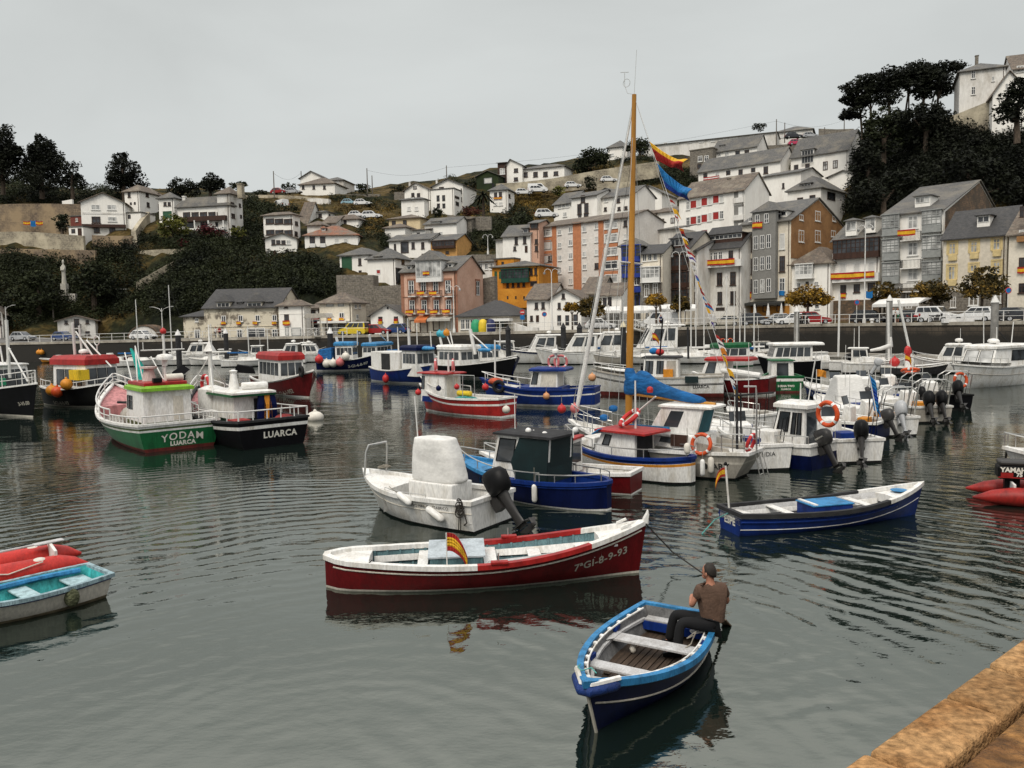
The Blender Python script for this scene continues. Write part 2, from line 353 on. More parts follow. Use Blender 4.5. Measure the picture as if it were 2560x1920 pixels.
for(x0,y0),(x1,y1)in zip(seg,seg[1:]):
 z0,z1=quayz(x0),quayz(x1);d=V3((x1-x0,y1-y0,0)).normalized();n=V3((-d.y,d.x,0))
 if n.y<0:n=-n
 a=V3((x0,y0,0));b_=V3((x1,y1,0));o=-n*.12;i=n*.7
 mb.loft([[a+o+V3((0,0,z0-.26)),a+o+V3((0,0,z0+.09)),a+i+V3((0,0,z0+.09)),a+i+V3((0,0,z0-.26))],[b_-d*.03+o+V3((0,0,z1-.26)),b_-d*.03+o+V3((0,0,z1+.09)),b_-d*.03+i+V3((0,0,z1+.09)),b_-d*.03+i+V3((0,0,z1-.26))]])
struct(mb.build('quay_coping'))
sand=mk('worn_sandstone',(.47,.275,.125),.95,.3,3.2,(.30,.15,.058),.36,.60,bump=.6,bscale=45,fine=.55,spec=.1)
sand2=mk('worn_sandstone_slab',(.40,.205,.065),.9,.3,1.6,(.15,.07,.024),.38,.62,bump=1.2,bscale=18,fine=.6)
for M_ in(sand,sand2):
 n_=M_.node_tree;b_=n_.nodes['Principled BSDF'];old=b_.inputs['Base Color'].links[0].from_socket;gi=n_.nodes.new('ShaderNodeNewGeometry');mr=n_.nodes.new('ShaderNodeMapRange');mr.inputs['To Min'].default_value=.68;mr.inputs['To Max'].default_value=1.12;n_.links.new(gi.outputs['Random Per Island'],mr.inputs['Value']);mx=n_.nodes.new('ShaderNodeMix');mx.data_type='RGBA';mx.blend_type='MULTIPLY';mx.inputs[0].default_value=1;n_.links.new(old,mx.inputs[6]);n_.links.new(mr.outputs[0],mx.inputs[7]);n_.links.new(mx.outputs[2],b_.inputs['Base Color'])
QZ=3.4
e0=wz((2106,1920),QZ);e1=wz((2560,1595),QZ);ed=(e1-e0);ed.z=0;ed.normalize();en=V3((ed.y,-ed.x,0))
def along(p):return(wz(p,QZ)-e0).dot(ed)
joints=[along((2168,1879)),along((2360,1735)),along((2463,1657))]
wid=abs((wz((2365,1920),QZ)-e0).dot(en))
js=[joints[0]-.62*k for k in range(9,0,-1)]+joints+[joints[-1]+.6*k for k in range(1,60)]
def block(mb,a,b_,n0,n1,z0,z1):
 mb.obox(e0+ed*((a+b_)/2)+en*((n0+n1)/2)+V3((0,0,(z0+z1)/2-QZ)),ed*(b_-a),en*(n1-n0),V3((0,0,z1-z0)))
mb=MB(sand)
for a,b_ in zip(js,js[1:]):block(mb,a+.014,b_-.014,ru(-.008,.008),wid-.012,2.9,QZ+ru(-.006,.006))
o=mb.build('quay_edge');struct(o);md=o.modifiers.new('bevel','BEVEL');md.width=.022;md.segments=3
mb=MB(sand2)
for k in range(60):
 for r_ in range(4):
  a=js[0]+k*.8+.4*(r_%2);block(mb,a+.008,a+.792,wid+.02+r_*.9,wid+.9+r_*.9-.008,3.0,QZ-.012+ru(-.008,.008))
o=mb.build('quay_paving');struct(o);md=o.modifiers.new('bevel','BEVEL');md.width=.025;md.segments=3
mb=MB(quaymat());block(mb,-12,45,.05,6,-2,3.2);struct(mb.build('near_quay_wall'))
def watermat():
 m,nt,b=nmat('harbour_water');N=nt.nodes;Lk=nt.links.new
 g=N.new('ShaderNodeNewGeometry');P=g.outputs['Position']
 def math_(op,a,b_=None,c=None):
  n=N.new('ShaderNodeMath');n.operation=op
  for i,v in enumerate((a,b_,c)):
   if v is None:continue
   if hasattr(v,'is_linked'):Lk(v,n.inputs[i])
   else:n.inputs[i].default_value=v
  return n.outputs[0]
 def noise(sc,det,stretch=(1,1,1),rough=.5):
  mp=N.new('ShaderNodeMapping');mp.inputs['Scale'].default_value=stretch;Lk(P,mp.inputs['Vector'])
  n=N.new('ShaderNodeTexNoise');n.inputs['Scale'].default_value=sc;n.inputs['Detail'].default_value=det;n.inputs['Roughness'].default_value=rough;Lk(mp.outputs[0],n.inputs['Vector']);return n.outputs['Fac']
 def rings(c,lam,inner,fade,wob,wsc):
  vm=N.new('ShaderNodeVectorMath');vm.operation='DISTANCE';Lk(P,vm.inputs[0]);vm.inputs[1].default_value=(*c,0)
  d=vm.outputs['Value'];d2=math_('MULTIPLY_ADD',noise(wsc,4),wob,d)
  s=math_('SINE',math_('MULTIPLY',d2,2*pi/lam))
  am=math_('POWER',2.718,math_('MULTIPLY',math_('ABSOLUTE',math_('SUBTRACT',d,inner)),-1/fade))
  return math_('MULTIPLY',s,am)
 oar=wz((1830,1572));
 patch=N.new('ShaderNodeMapRange');patch.inputs['From Min'].default_value=.30;patch.inputs['From Max'].default_value=.52;Lk(noise(.16,3),patch.inputs['Value'])
 patch2=N.new('ShaderNodeMapRange');patch2.inputs['From Min'].default_value=.42;patch2.inputs['From Max'].default_value=.6;Lk(noise(.55,3),patch2.inputs['Value'])
 h=math_('MULTIPLY',math_('MULTIPLY',rings((-2.2,8.0),.50,14,9,2.6,.22),patch.outputs[0]),.0052)
 h=math_('ADD',h,math_('MULTIPLY',math_('MULTIPLY',rings((oar.x,oar.y),.66,2.0,5.5,3.0,.33),patch2.outputs[0]),.0056))
 h=math_('ADD',h,math_('MULTIPLY',math_('SUBTRACT',noise(1.0,5,(.8,1.25,1),.55),.5),.017))
 h=math_('ADD',h,math_('MULTIPLY',math_('SUBTRACT',noise(4.2,3,(.7,1.2,1)),.5),.0034))
 h=math_('ADD',h,math_('MULTIPLY',math_('SUBTRACT',noise(.22,2),.5),.07))
 bp=N.new('ShaderNodeBump');bp.inputs['Distance'].default_value=1;bp.inputs['Strength'].default_value=1;Lk(h,bp.inputs['Height'])
 Lk(bp.outputs[0],b.inputs['Normal'])
 b.inputs['Base Color'].default_value=(.006,.011,.009,1);b.inputs['Roughness'].default_value=.03
 b.inputs['IOR'].default_value=2.75;b.inputs['Specular Tint'].default_value=(.97,1,.88,1);b.inputs['Specular IOR Level'].default_value=.5
 return m
mb=MB(watermat());mb.face((-1500,-200,0),(1500,-200,0),(1500,1500,0),(-1500,1500,0));struct(mb.build('water'))
w=bpy.data.worlds.new('World');bpy.context.scene.world=w;w.use_nodes=True
nt=w.node_tree;N=nt.nodes;Lk=nt.links.new;bg=N['Background']
SUN_EL,SUN_AZ=52,205
sk=N.new('ShaderNodeTexSky');sk.sky_type='NISHITA';sk.sun_disc=False;sk.sun_elevation=R(SUN_EL);sk.sun_rotation=R(SUN_AZ);sk.dust_density=6;sk.air_density=1.5
hs=N.new('ShaderNodeHueSaturation');hs.inputs['Saturation'].default_value=.25;hs.inputs['Value'].default_value=1.0;Lk(sk.outputs[0],hs.inputs['Color'])
tc=N.new('ShaderNodeTexCoord');sp=N.new('ShaderNodeSeparateXYZ');Lk(tc.outputs['Generated'],sp.inputs[0])
rp=N.new('ShaderNodeValToRGB');e=rp.color_ramp.elements
e[0].position=0;e[0].color=(4.3,4.48,4.42,1);e[1].position=1;e[1].color=(9.5,9.5,9.5,1)
x=e.new(.18);x.color=(4.45,4.65,4.6,1);x=e.new(.36);x.color=(4.3,4.48,4.42,1);x=e.new(.62);x.color=(8.6,8.5,8.4,1)
Lk(sp.outputs[2],rp.inputs[0])
nz=N.new('ShaderNodeTexNoise');nz.inputs['Scale'].default_value=2.2;nz.inputs['Detail'].default_value=5;nz.inputs['Distortion'].default_value=.4
mp=N.new('ShaderNodeMapping');mp.inputs['Scale'].default_value=(1,1,2.6);Lk(tc.outputs['Generated'],mp.inputs['Vector']);Lk(mp.outputs[0],nz.inputs['Vector'])
mr=N.new('ShaderNodeMapRange');mr.inputs['From Min'].default_value=.3;mr.inputs['From Max'].default_value=.7;mr.inputs['To Min'].default_value=.93;mr.inputs['To Max'].default_value=1.10;Lk(nz.outputs['Fac'],mr.inputs['Value'])
mu=N.new('ShaderNodeMix');mu.data_type='RGBA';mu.blend_type='MULTIPLY';mu.inputs[0].default_value=1;Lk(rp.outputs[0],mu.inputs[6]);Lk(mr.outputs[0],mu.inputs[7])
mi=N.new('ShaderNodeMix');mi.data_type='RGBA';mi.inputs[0].default_value=.93;Lk(hs.outputs[0],mi.inputs[6]);Lk(mu.outputs[2],mi.inputs[7])
Lk(mi.outputs[2],bg.inputs['Color']);bg.inputs['Strength'].default_value=.1
sl=bpy.data.lights.new('sun','SUN');sl.energy=1.5;sl.angle=R(25);sl.color=(1,.93,.82)
so=bpy.data.objects.new('sun',sl);C.objects.link(so)
az=R(SUN_AZ);el=R(SUN_EL);sv=V3((sin(az)*cos(el),cos(az)*cos(el),sin(el)))
so.rotation_euler=(-sv).to_track_quat('-Z','Y').to_euler();so.location=(0,-20,60)
sc=bpy.context.scene;sc.view_settings.view_transform='Standard';sc.view_settings.look='None';sc.view_settings.exposure=.50;sc.view_settings.gamma=1
sc.render.engine='CYCLES';sc.cycles.use_denoising=True
sc.cycles.max_bounces=6;sc.cycles.caustics_reflective=False;sc.cycles.caustics_refractive=False
def bear(p):r=ray(*p);return r.x/r.y
class House:
 def __init__(s,crop,x0,x1,yb,ye,d,yaw,mat,roof,label,x2=None,dep=9.0,ap=1.6,rm=None,wins=(),side=(),ov=.45,found=4.0,name='house',cat='house',group=None,chim=(),dorm=(),ground=None,corn=None,ar=None):
  s.crop=crop;s.k=CR[crop][2];s.rm=rm or SLATE
  A=wd(px(crop,x0,yb),d);s.A=A;yaw=R(yaw);s.yaw=yaw
  s.u=V3((cos(yaw),sin(yaw),0));s.n=V3((-sin(yaw),cos(yaw),0))
  k1=bear(px(crop,x1,(yb+ye)/2));s.w=(k1*A.y-A.x)/(s.u.x-k1*s.u.y);s.B=A+s.u*s.w
  s.h=(rP(px(crop,x0,ye),A,s.n)-A).z
  if x2 is not None:
   k2=bear(px(crop,x2,(yb+ye)/2));dep=(k2*s.B.y-s.B.x)/(s.n.x-k2*s.n.y)
  s.dep=max(2.0,min(dep,26))
  s.root=empty(name,A,yaw,label,cat,group)
  w,h,D=s.w,s.h,s.dep
  mb=MB(mat);ridge=None
  if isinstance(ap,(int,float)):rise=ap;ax=w/2
  elif roof=='gf':q=s.f2(ap);rise=q[1]-h;ax=q[0]
  elif roof=='gs':q=s.s2(ap);rise=q[1]-h;ax=q[0]
  else:
   q=s.f2(ap,D/2);rise=q[1]-h;ax=w/2
  rise=max(.3,rise);z0=-found
  if roof=='gf':
   mb.prism([(0,z0),(w,z0),(w,h),(ax,h+rise),(0,h)],0,D,'y')
  elif roof=='gs':
   ry=ax if not isinstance(ap,(int,float))else D/2
   ry=max(D*.3,min(D*.7,ry));mb.prism([(0,z0),(D,z0),(D,h),(ry,h+rise),(0,h)],0,w,'x')
  else:mb.bx(0,w,0,D,z0,h)
  if ground:
   zg=s.f2((x0,ground[0]))[1];mb.mat(ground[1]);mb.bx(-.03,w+.03,-.04,D*.5,z0,zg)
  s.wall=mb.build('wall',s.root)
  t=.14;rb=MB(s.rm)
  if roof=='gf':
   for a,b in((0,ax),(w,ax)):
    sg=-1 if a==0 else 1;sl=rise/abs(ax-a);e=(a+sg*ov,h-sl*ov)
    rb.prism([e,(ax,h+rise),(ax,h+rise+t),(e[0],e[1]+t)],-ov,D+ov,'y')
  elif roof=='gs':
   for a in(0,D):
    sg=-1 if a==0 else 1;sl=rise/abs(ry-a);e=(a+sg*ov,h-sl*ov)
    rb.prism([e,(ry,h+rise),(ry,h+rise+t),(e[0],e[1]+t)],-ov*.6,w+ov*.6,'x')
  elif roof in('hip','pyr'):
   hr=0 if roof=='pyr'else max(0,(w-D)/2)if w>D else 0
   dr=0 if roof=='pyr'else max(0,(D-w)/2)*.9
   x0_,x1_,y0_,y1_=-ov,w+ov,-ov,D+ov
   lo=[(x0_,y0_,h),(x1_,y0_,h),(x1_,y1_,h),(x0_,y1_,h)];l2=[(a,b,c+t)for a,b,c in lo]
   r0=(w/2-hr,D/2-dr,h+rise);r1=(w/2+hr,D/2+dr,h+rise)
   if hr<.01 and dr<.01:r0=(w/2-.05,D/2,h+rise);r1=(w/2+.05,D/2,h+rise)
   o=lo+l2+[r0,r1]
   if dr>hr:fs=[(4,5,8),(5,6,9,8),(6,7,9),(7,4,8,9)]
   else:fs=[(4,5,9,8),(5,6,9),(6,7,8,9),(7,4,8)]
   rb.add(o,fs+[(0,1,5,4),(1,2,6,5),(2,3,7,6),(3,0,4,7),(3,2,1,0)])
  elif roof=='shed':
   rb.prism([(-ov,h-.1),(D,h+rise),(D,h+rise+t),(-ov,h-.1+t)],-ov*.6,w+ov*.6,'x')
  else:
   rb.bx(-.15,w+.15,-.15,D+.15,h,h+.22)
  s.roof=rb.build('roof',s.root)
  if h>4.5:
   m=MB(BF);m.rod((w-.3,-.07,-1),(w-.3,-.07,h-.05),.05,5);m.build('drainpipe',s.root)
  if corn:
   MB(corn).bx(-.12,w+.12,-.14,.0,h-.38,h-.05).build('cornice',s.root)
  for c in chim:
   cx,cz=s.f2((c[0],c[1]),D*.45);cw=c[2]*s.k*s.A.y/FPX
   hh=c[3]*s.k*s.A.y/FPX if len(c)>3 else 2.0
   m=MB(c[4]if len(c)>4 else W2);m.bx(cx-cw/2,cx+cw/2,D*.45-cw/2,D*.45+cw/2,cz-hh-.5,cz);m.bx(cx-cw*.62,cx+cw*.62,D*.45-cw*.62,D*.45+cw*.62,cz,cz+.12);m.build('chimney',s.roof)
  for q in dorm:s.dormer(*q)
  for q in wins:s.win(q,'f')
  for q in side:s.win(q,'s')
 def f2(s,p,off=0.0,crop=None):
  P=rP(px(crop or s.crop,*p),s.A+s.n*off,s.n)-s.A;return(P.dot(s.u),P.z)
 def s2(s,p,off=0.0):
  P=rP(px(s.crop,*p),s.B+s.u*off,s.u)-s.A;return(P.dot(s.n),P.z)
 def rect(s,x,y,w,h,face,off=0.0):
  g=(lambda p:s.f2(p,-off))if face=='f'else(lambda p:s.s2(p,off))
  a0,z=g((x-w/2,y));a1,_=g((x+w/2,y));_,z1=g((x,y-h/2));_,z0=g((x,y+h/2))
  return a0,a1,z0,z1
 def win(s,q,face):
  if len(q)==5:x,y,w,h,st=q;pts=[(x,y)]
  else:
   xa,ya,n,xb,yb,w,h,st=q;pts=[(xa+(xb-xa)*i/max(1,n-1),ya+(yb-ya)*i/max(1,n-1))for i in range(n)]
  for x,y in pts:s.oW(x,y,w,h,st,face)
 def oW(s,x,y,w,h,st,face):
  proj={'gw':.75,'gb':.7,'gg':.7,'gy':.6,'gbl':.7}.get(st,0)
  a0,a1,z0,z1=s.rect(x,y,w,h,face,proj);dz=z1-z0;da=a1-a0
  def P(a,o,z):return(a,-o,z)if face=='f'else(s.w+o,a,z)
  def box(m,b0,b1,c0,c1,o0,o1):
   p=P(b0,o0,c0);q=P(b1,o1,c1);m.bx(min(p[0],q[0]),max(p[0],q[0]),min(p[1],q[1]),max(p[1],q[1]),c0,c1)
  big=w*s.k>11 and h*s.k>11
  if proj:
   fm={'gw':WF,'gb':BRN,'gg':GREEN,'gy':GREYF,'gbl':BLUEW}[st];pm={'gw':GLW,'gb':GL,'gg':GL,'gy':GLW,'gbl':GL}[st]
   m=MB(fm);box(m,a0,a1,z0,z0+dz*.3,.0,proj);box(m,a0-.1,a1+.1,z1,z1+.14,0,proj+.1);box(m,a0-.06,a1+.06,z0-.1,z0,0,proj+.06)
   n=max(3,round(da/.62))
   for i in range(n+1):a=a0+da*i/n;box(m,a-.045,a+.045,z0+dz*.3,z1,proj-.09,proj+.0)
   for f in(.55,.8):box(m,a0,a1,z0+dz*f,z0+dz*f+.06,proj-.08,proj-.01)
   if st=='gy':
    for f in(.35,.68):box(m,a0,a1,z0+dz*f,z0+dz*f+.09,proj-.08,proj+.03)
   o=m.build('gallery',s.root)
   p=MB(pm);box(p,a0+.02,a1-.02,z0+dz*.3,z1,.02,proj-.05);p.build('pane',o);return o
  fr={'w':WF,'c':WF,'b':BF,'s':WF,'d':BRN,'wd':WF,'r':WF,'k':BF,'x':PINK2,'bs':BF,'bl':BLUEW,'gr':GREENF,'ys':C2,'gd':GREYF}[st]
  gm={'w':GL,'c':GLW,'b':GL,'s':BLIND,'d':BRN,'wd':GL,'r':REDS,'k':GL,'x':GL,'bs':GLW,'bl':GL,'gr':GREENF,'ys':GLW,'gd':BLIND}[st]
  fw=min(.14,da*.13);m=MB(fr)
  if st=='x':
   box(m,a0-.16,a1+.16,z1,z1+.28,0,.16);box(m,a0-.16,a0,z0,z1,0,.1);box(m,a1,a1+.16,z0,z1,0,.1);m.mat(WF)
  box(m,a0,a0+fw,z0,z1,0,.07);box(m,a1-fw,a1,z0,z1,0,.07);box(m,a0+fw,a1-fw,z1-fw,z1,0,.07);box(m,a0+fw,a1-fw,z0,z0+fw,0,.07)
  if st in('w','c','b','wd','x','bs','ys'):
   c=(a0+a1)/2;box(m,c-fw*.4,c+fw*.4,z0+fw,z1-fw,0,.065)
   if dz>1.1:box(m,a0+fw,a1-fw,z0+dz*.62,z0+dz*.62+fw*.6,0,.06)
  if st in('w','c','b','s','ys'):box(m,a0-.1,a1+.1,z0-.09,z0,0,.16)
  if st=='ys':m.mat(C2);box(m,a0-.25,a0-.02,z0,z1+.1,0,.06);box(m,a1+.02,a1+.25,z0,z1+.1,0,.06);box(m,a0-.25,a1+.25,z1+.1,z1+.3,0,.08)
  nm='door'if st in('d','wd')else 'window'
  o=m.build(nm,s.root)
  p=MB(gm);box(p,a0+fw,a1-fw,z0+fw,z1-fw,.0,.03)
  if big:p.build('blind'if st in('s','r','gd')else 'pane',o)
  else:
   p2=p.build('pane',o)
  return o
 def dormer(s,x,y,w,h,mat=None,off=1.0,st='w',deep=2.6,name='dormer',roofrise=.5):
  a0,a1,z0,z1=s.rect(x,y,w,h,'f',-off);m=MB(mat or W);m.bx(a0,a1,off,off+deep,z0-.6,z1)
  o=m.build(name,s.roof);r=MB(s.rm);c=(a0+a1)/2
  lo=[(a0-.25,off-.3,z1),(a1+.25,off-.3,z1),(a1+.25,off+deep,z1),(a0-.25,off+deep,z1)]
  r.add(lo+[(a,b,c_+.1)for a,b,c_ in lo]+[(c,off+.6,z1+roofrise),(c,off+deep,z1+roofrise)],[(0,1,5,4),(1,2,6,5),(3,0,4,7),(4,5,8),(5,6,9,8),(7,4,8,9),(3,2,1,0)])
  n=max(1,round((a1-a0)/.75));fw=.06;r.mat(WF)
  zz0=z0+.12;zz1=z1-.1
  for i in range(n+1):a=a0+.1+(a1-a0-.2)*i/n;r.bx(a-fw/2,a+fw/2,off-.06,off,zz0,zz1)
  r.bx(a0+.1,a1-.1,off-.06,off,zz1-fw,zz1);r.bx(a0+.1,a1-.1,off-.06,off,zz0,zz0+fw)
  r.mat(GLW if st=='c'else GL);r.bx(a0+.1,a1-.1,off-.03,off,zz0,zz1)
  tmp=r.build('tmp');
  import bmesh
  bm=bmesh.new();bm.from_mesh(o.data);base=len(o.data.materials)
  for M in tmp.data.materials:o.data.materials.append(M)
  b2=bmesh.new();b2.from_mesh(tmp.data)
  for f in b2.faces:f.material_index+=base
  me2=bpy.data.meshes.new('x');b2.to_mesh(me2);bm.from_mesh(me2);bm.to_mesh(o.data);bm.free();b2.free()
  bpy.data.objects.remove(tmp);bpy.data.meshes.remove(me2)
 def balcony(s,x,y,w,h,solid=None,out=.9,face='f'):
  a0,a1,z0,z1=s.rect(x,y,w,h,face,out);m=MB(solid or W2);m.bx(a0,a1,-out,0,z0-.14,z0)
  if solid:m.bx(a0,a1,-out,-out+.1,z0,z1);m.bx(a0,a0+.1,-out+.1,0,z0,z1);m.bx(a1-.1,a1,-out+.1,0,z0,z1)
  else:
   m.mat(IRON);n=max(4,int((a1-a0)/.16))
   for i in range(n+1):a=a0+(a1-a0)*i/n;m.bx(a-.014,a+.014,-out,-out+.03,z0,z1)
   m.bx(a0,a1,-out-.01,-out+.04,z1,z1+.05)
   for a in(a0,a1):
    for j in range(5):yy=-out*(j/5);m.bx(a-.014,a+.014,yy-.03,yy,z0,z1)
    m.bx(a-.02,a+.02,-out,0,z1,z1+.05)
  return m.build('balcony',s.root)
 def band(s,x0,y0,x1,y1,mat,out=.06,name='band',face='f'):
  g=s.f2 if face=='f'else s.s2
  a,z1=g((x0,y0));b,z0=g((x1,y1));m=MB(mat)
  if face=='f':m.bx(min(a,b),max(a,b),-out,.0,min(z0,z1),max(z0,z1))
  else:m.bx(s.w,s.w+out,min(a,b),max(a,b),min(z0,z1),max(z0,z1))
  return m.build(name,s.root)
 def aW(s,x,y,w,h,mat,out=1.4):
  a0,a1,z0,z1=s.rect(x,y,w,h,'f');m=MB(mat)
  m.prism([(0,z1),(-out,z0+.35),(-out,z0),(-out+.03,z0),(-out+.03,z0+.3),(0,z1-.08)],a0,a1,'x');return m.build('awning',s.root)
 def flag(s,x,y,w,h,kind,label,out=.2,face='f',crop=None,group='flags hung on the house fronts'):
  g=s.f2 if face=='f'else s.s2
  a0,_=g((x-w/2,y));a1,_=g((x+w/2,y));_,z1=g((x,y-h/2));_,z0=g((x,y+h/2));zl=g((x-w/2,y))[1];zr=g((x+w/2,y))[1]
  if isinstance(kind,str):kind=FLAGS[kind]
  m=MB();n=max(6,int((a1-a0)/.22));ph=ru(0,6)
  rows=[0];
  for f,_ in kind:rows.append(rows[-1]+f)
  tot=rows[-1];V=[]
  for i in range(n+1):
   t=i/n;a=a0+(a1-a0)*t;oz=.05*sin(t*3.1*2+ph)*(z1-z0);yy=out+.05*sin(t*n*1.1+ph)+.04*sin(t*n*.5)
   col=[]
   for r_ in rows:
    f=r_/tot;zz=z1-(z1-z0)*f+oz*f
    p=V3((a,-yy-.03*sin(ph+t*n*.9+f*2),zz))if face=='f'else V3((s.w+yy,a,zz))
    col.append(p)
   V.append(col)
  for j,(f,M)in enumerate(kind):
   m.mat(M)
   for i in range(n):m.face(V[i][j],V[i][j+1],V[i+1][j+1],V[i+1][j])
  o=m.build('flag');o.matrix_world=Matrix.Translation(s.A)@Matrix.Rotation(s.yaw,4,'Z')
  md=o.modifiers.new('cloth','SOLIDIFY');md.thickness=.02
  return tag(o,label,'flag',group)
GREYF=mk('grey_painted_frame',(.30,.31,.30),.5);GREENF=mk('green_door_paint',(.03,.10,.05),.5);C2=mk('yellow_window_surround',(.66,.52,.26),.8)
FLAGS=dict(es=[(1,F_RED),(2,F_YEL),(1,F_RED)],yr=[(1,F_YEL),(1,F_YEL)],es2=[(.6,F_RED),(1.6,F_YEL),(.6,F_RED)],ry=[(1,F_RED),(1.2,F_YEL)],br=[(1,F_RED),(1,F_BLU),(1,F_RED)],rw=[(1,F_RED),(1,F_WHT),(1,F_RED)],b=[(1,F_BLU),(1,F_BLU)])
H=House
h=H('A',570,868,800,567,165,16,W,'gf','white three-storey house with a low front gable on the left stone terraces',ap=(710,505),rm=ROOFB,dep=11,wins=[(660,603,2,770,604,60,36,'c'),(664,690,60,46,'b'),(775,685,60,32,'c'),(668,762,2,777,762,42,34,'b')])
h.band(570,650,868,642,W2,.05,'string_course');h.balcony(716,728,300,16,BRN,.8)
H('A',478,576,805,742,163,-10,W,'flat','small flat-roofed white annex with one dark doorway left of the gabled terrace house',dep=4,ap=.3,wins=[(507,768,26,30,'k'),(552,775,26,54,'d')])
H('A',490,572,742,668,168,-10,mk('red_brick_shed',(.20,.06,.045),.9),'flat','dark red brick shed above the small white annex',dep=4,wins=[(531,690,14,24,'c')])
h=H('A',870,966,690,500,174,-12,W,'hip','tall white house with brown hip roof above a stair on the left bluff',x2=1128,ap=(980,458),rm=ROOFB,wins=[(893,516,18,36,'b'),(905,578,2,932,576,12,18,'k')],side=[(1016,513,20,36,'b'),(1023,585,18,32,'b'),(1095,522,12,30,'b'),(1098,602,10,40,'k')])
H('A',880,975,772,645,168,-12,W,'flat','plain white block with flat terrace roof below the brown hip-roofed house',x2=1075,ap=.4,wins=[(894,668,18,28,'k')])
h=H('A',1104,1205,725,547,168,-12,W,'pyr','small white tower house with a pyramid slate roof',x2=1262,ap=(1178,498),rm=SLATE,wins=[(1141,580,2,1170,580,20,26,'b'),(1157,655,60,50,'gr')],chim=[(1272,530,18,40)])
h=H('B',-10,412,642,400,166,-12,W,'hip','big white villa with grey hip roof, long glazed gallery and shaded terrace',x2=440,dep=10,ap=(210,305),rm=SLATE,wins=[(56,456,5,336,453,60,46,'b'),(80,548,3,330,545,70,62,'k')],dorm=[(144,340,16,18,W,2.2,'c',1.0),(206,339,16,18,W,2.2,'c',1.0),(270,338,16,18,W,2.2,'c',1.0)],chim=[(37,310,24,70)])
h.band(-10,482,395,500,BRN,.9,'terrace_roof');h.balcony(200,570,330,18,WF,1.0)
m=MB(WF)
for x in(118,233,357):
 a,_=h.f2((x,540),-1.0);_,z1=h.f2((x,500),-1.0);_,z0=h.f2((x,575),-1.0);m=MB(WF);m.bx(a-.12,a+.12,-.95,-.75,z0-.6,z1);m.build('terrace_post',h.root)
h=H('B',322,415,642,287,164,-12,W2,'pyr','white square tower with pyramid roof beside the galleried villa',x2=522,ap=(420,220),rm=ROOFB,side=[(434,368,28,36,'b'),(440,463,28,38,'b'),(445,560,24,36,'k'),(496,376,16,30,'b'),(505,470,14,30,'k')],chim=[(503,205,42,90,OLDW)])
h=H('A',403,660,1512,1390,138.5,22,W2,'gf','white two-storey house with low gable alone at the foot of the left cliff',ap=(522,1354),rm=ROOFB,dep=8,wins=[(457,1397,2,603,1395,22,24,'b'),(530,1405,34,62,'b'),(462,1475,2,605,1472,30,26,'b'),(537,1480,30,55,'d')]);h.balcony(530,1424,50,26)
H('A',-70,22,1530,1330,138,24,W2,'gf','white gabled house cut by the left edge of the photo',ap=(-28,1285),rm=ROOFB,dep=8,wins=[(-50,1400,2,0,1400,18,30,'b')])
P0=wd(px('A',890,1532),135);P1=wd(px('A',1100,1532),135);ww=(P1-P0).length;hh=wd(px('A',990,1425),139).z-P0.z
ro=empty('arched_boathouse',P0,0,'white half-round boathouse front set in the cliff foot','boathouse')
arc=[(ww/2-ww/2*cos(pi*i/24),hh*sin(pi*i/24))for i in range(25)]
MB(W2).prism(arc,0,3,'y').build('front',ro)
ar2=[(ww/2+(a-ww/2)*1.13,b*1.13-.1)for a,b in arc]
m=MB(STONEB);m.loft([[(a,-.15,b)for a,b in ar2],[(a,4,b)for a,b in ar2]],False,False,False);m.loft([[(a,-.15,b)for a,b in ar2],[(a,-.15,b)for a,b in arc]],False,False,False);m.build('arch_ring',ro)
h=H('B',35,212,1492,1305,127,-16,PEEL,'hip','low end of the old stone customs house, single-storey roof, peeling plaster',dep=9,ap=(120,1250),rm=SLATED,wins=[(140,1328,28,28,'w'),(145,1445,46,76,'wd')])
h=H('B',210,826,1492,1225,125,-6,PEEL,'gs','long old stone house with peeling plaster, dark slate roof and white French windows',dep=10,ap=2.9,rm=SLATED,wins=[(363,1317,4,785,1310,38,52,'w'),(363,1440,2,496,1440,46,76,'wd'),(632,1435,152,84,'wd'),(787,1440,46,76,'wd')],dorm=[(360,1202,108,46,PEEL,.0,'w',2.5,'dormer',1.2),(618,1202,120,46,PEEL,.0,'w',2.5,'dormer',1.2),(500,1200,36,36,W,.8),(745,1198,36,36,W,.8)])
h.band(212,1386,826,1376,PEEL,.1,'string_course')
for i,(x,t)in enumerate(((363,'leftmost of the three under the stone house windows'),(490,'second from left under the stone house windows'),(626,'above the wide glazed door of the stone house'),(783,'at the right end window of the stone house'))):
 h.flag(x,1352,38,26,'es2','small yellow and red flag, '+t)
h=H('B',828,1032,1478,1217,123,-16,W,'hip','plain white house with a large grey shutter, joined to the old stone house',x2=1072,ap=(930,1160),rm=ROOFB,dep=10,wins=[(880,1213,28,30,'b'),(885,1308,38,54,'b'),(888,1420,30,70,'gd'),(965,1425,80,70,'gd')])
h.band(828,1280,1032,1274,W2,.06,'string_course');h.flag(888,1352,60,40,'es','red and yellow flag under the window of the plain white shuttered house')
h=H('B',1034,1168,1470,1230,127,-16,W2,'shed','narrow set-back house with a draped balcony between two white quay houses',dep=8,ap=1.2,rm=ROOFB,wins=[(1090,1265,70,40,'b'),(1100,1415,90,100,'k')])
h.balcony(1105,1305,110,36);h.flag(1105,1333,118,36,'br','red flag with a blue middle draped on the narrow set-back balcony')
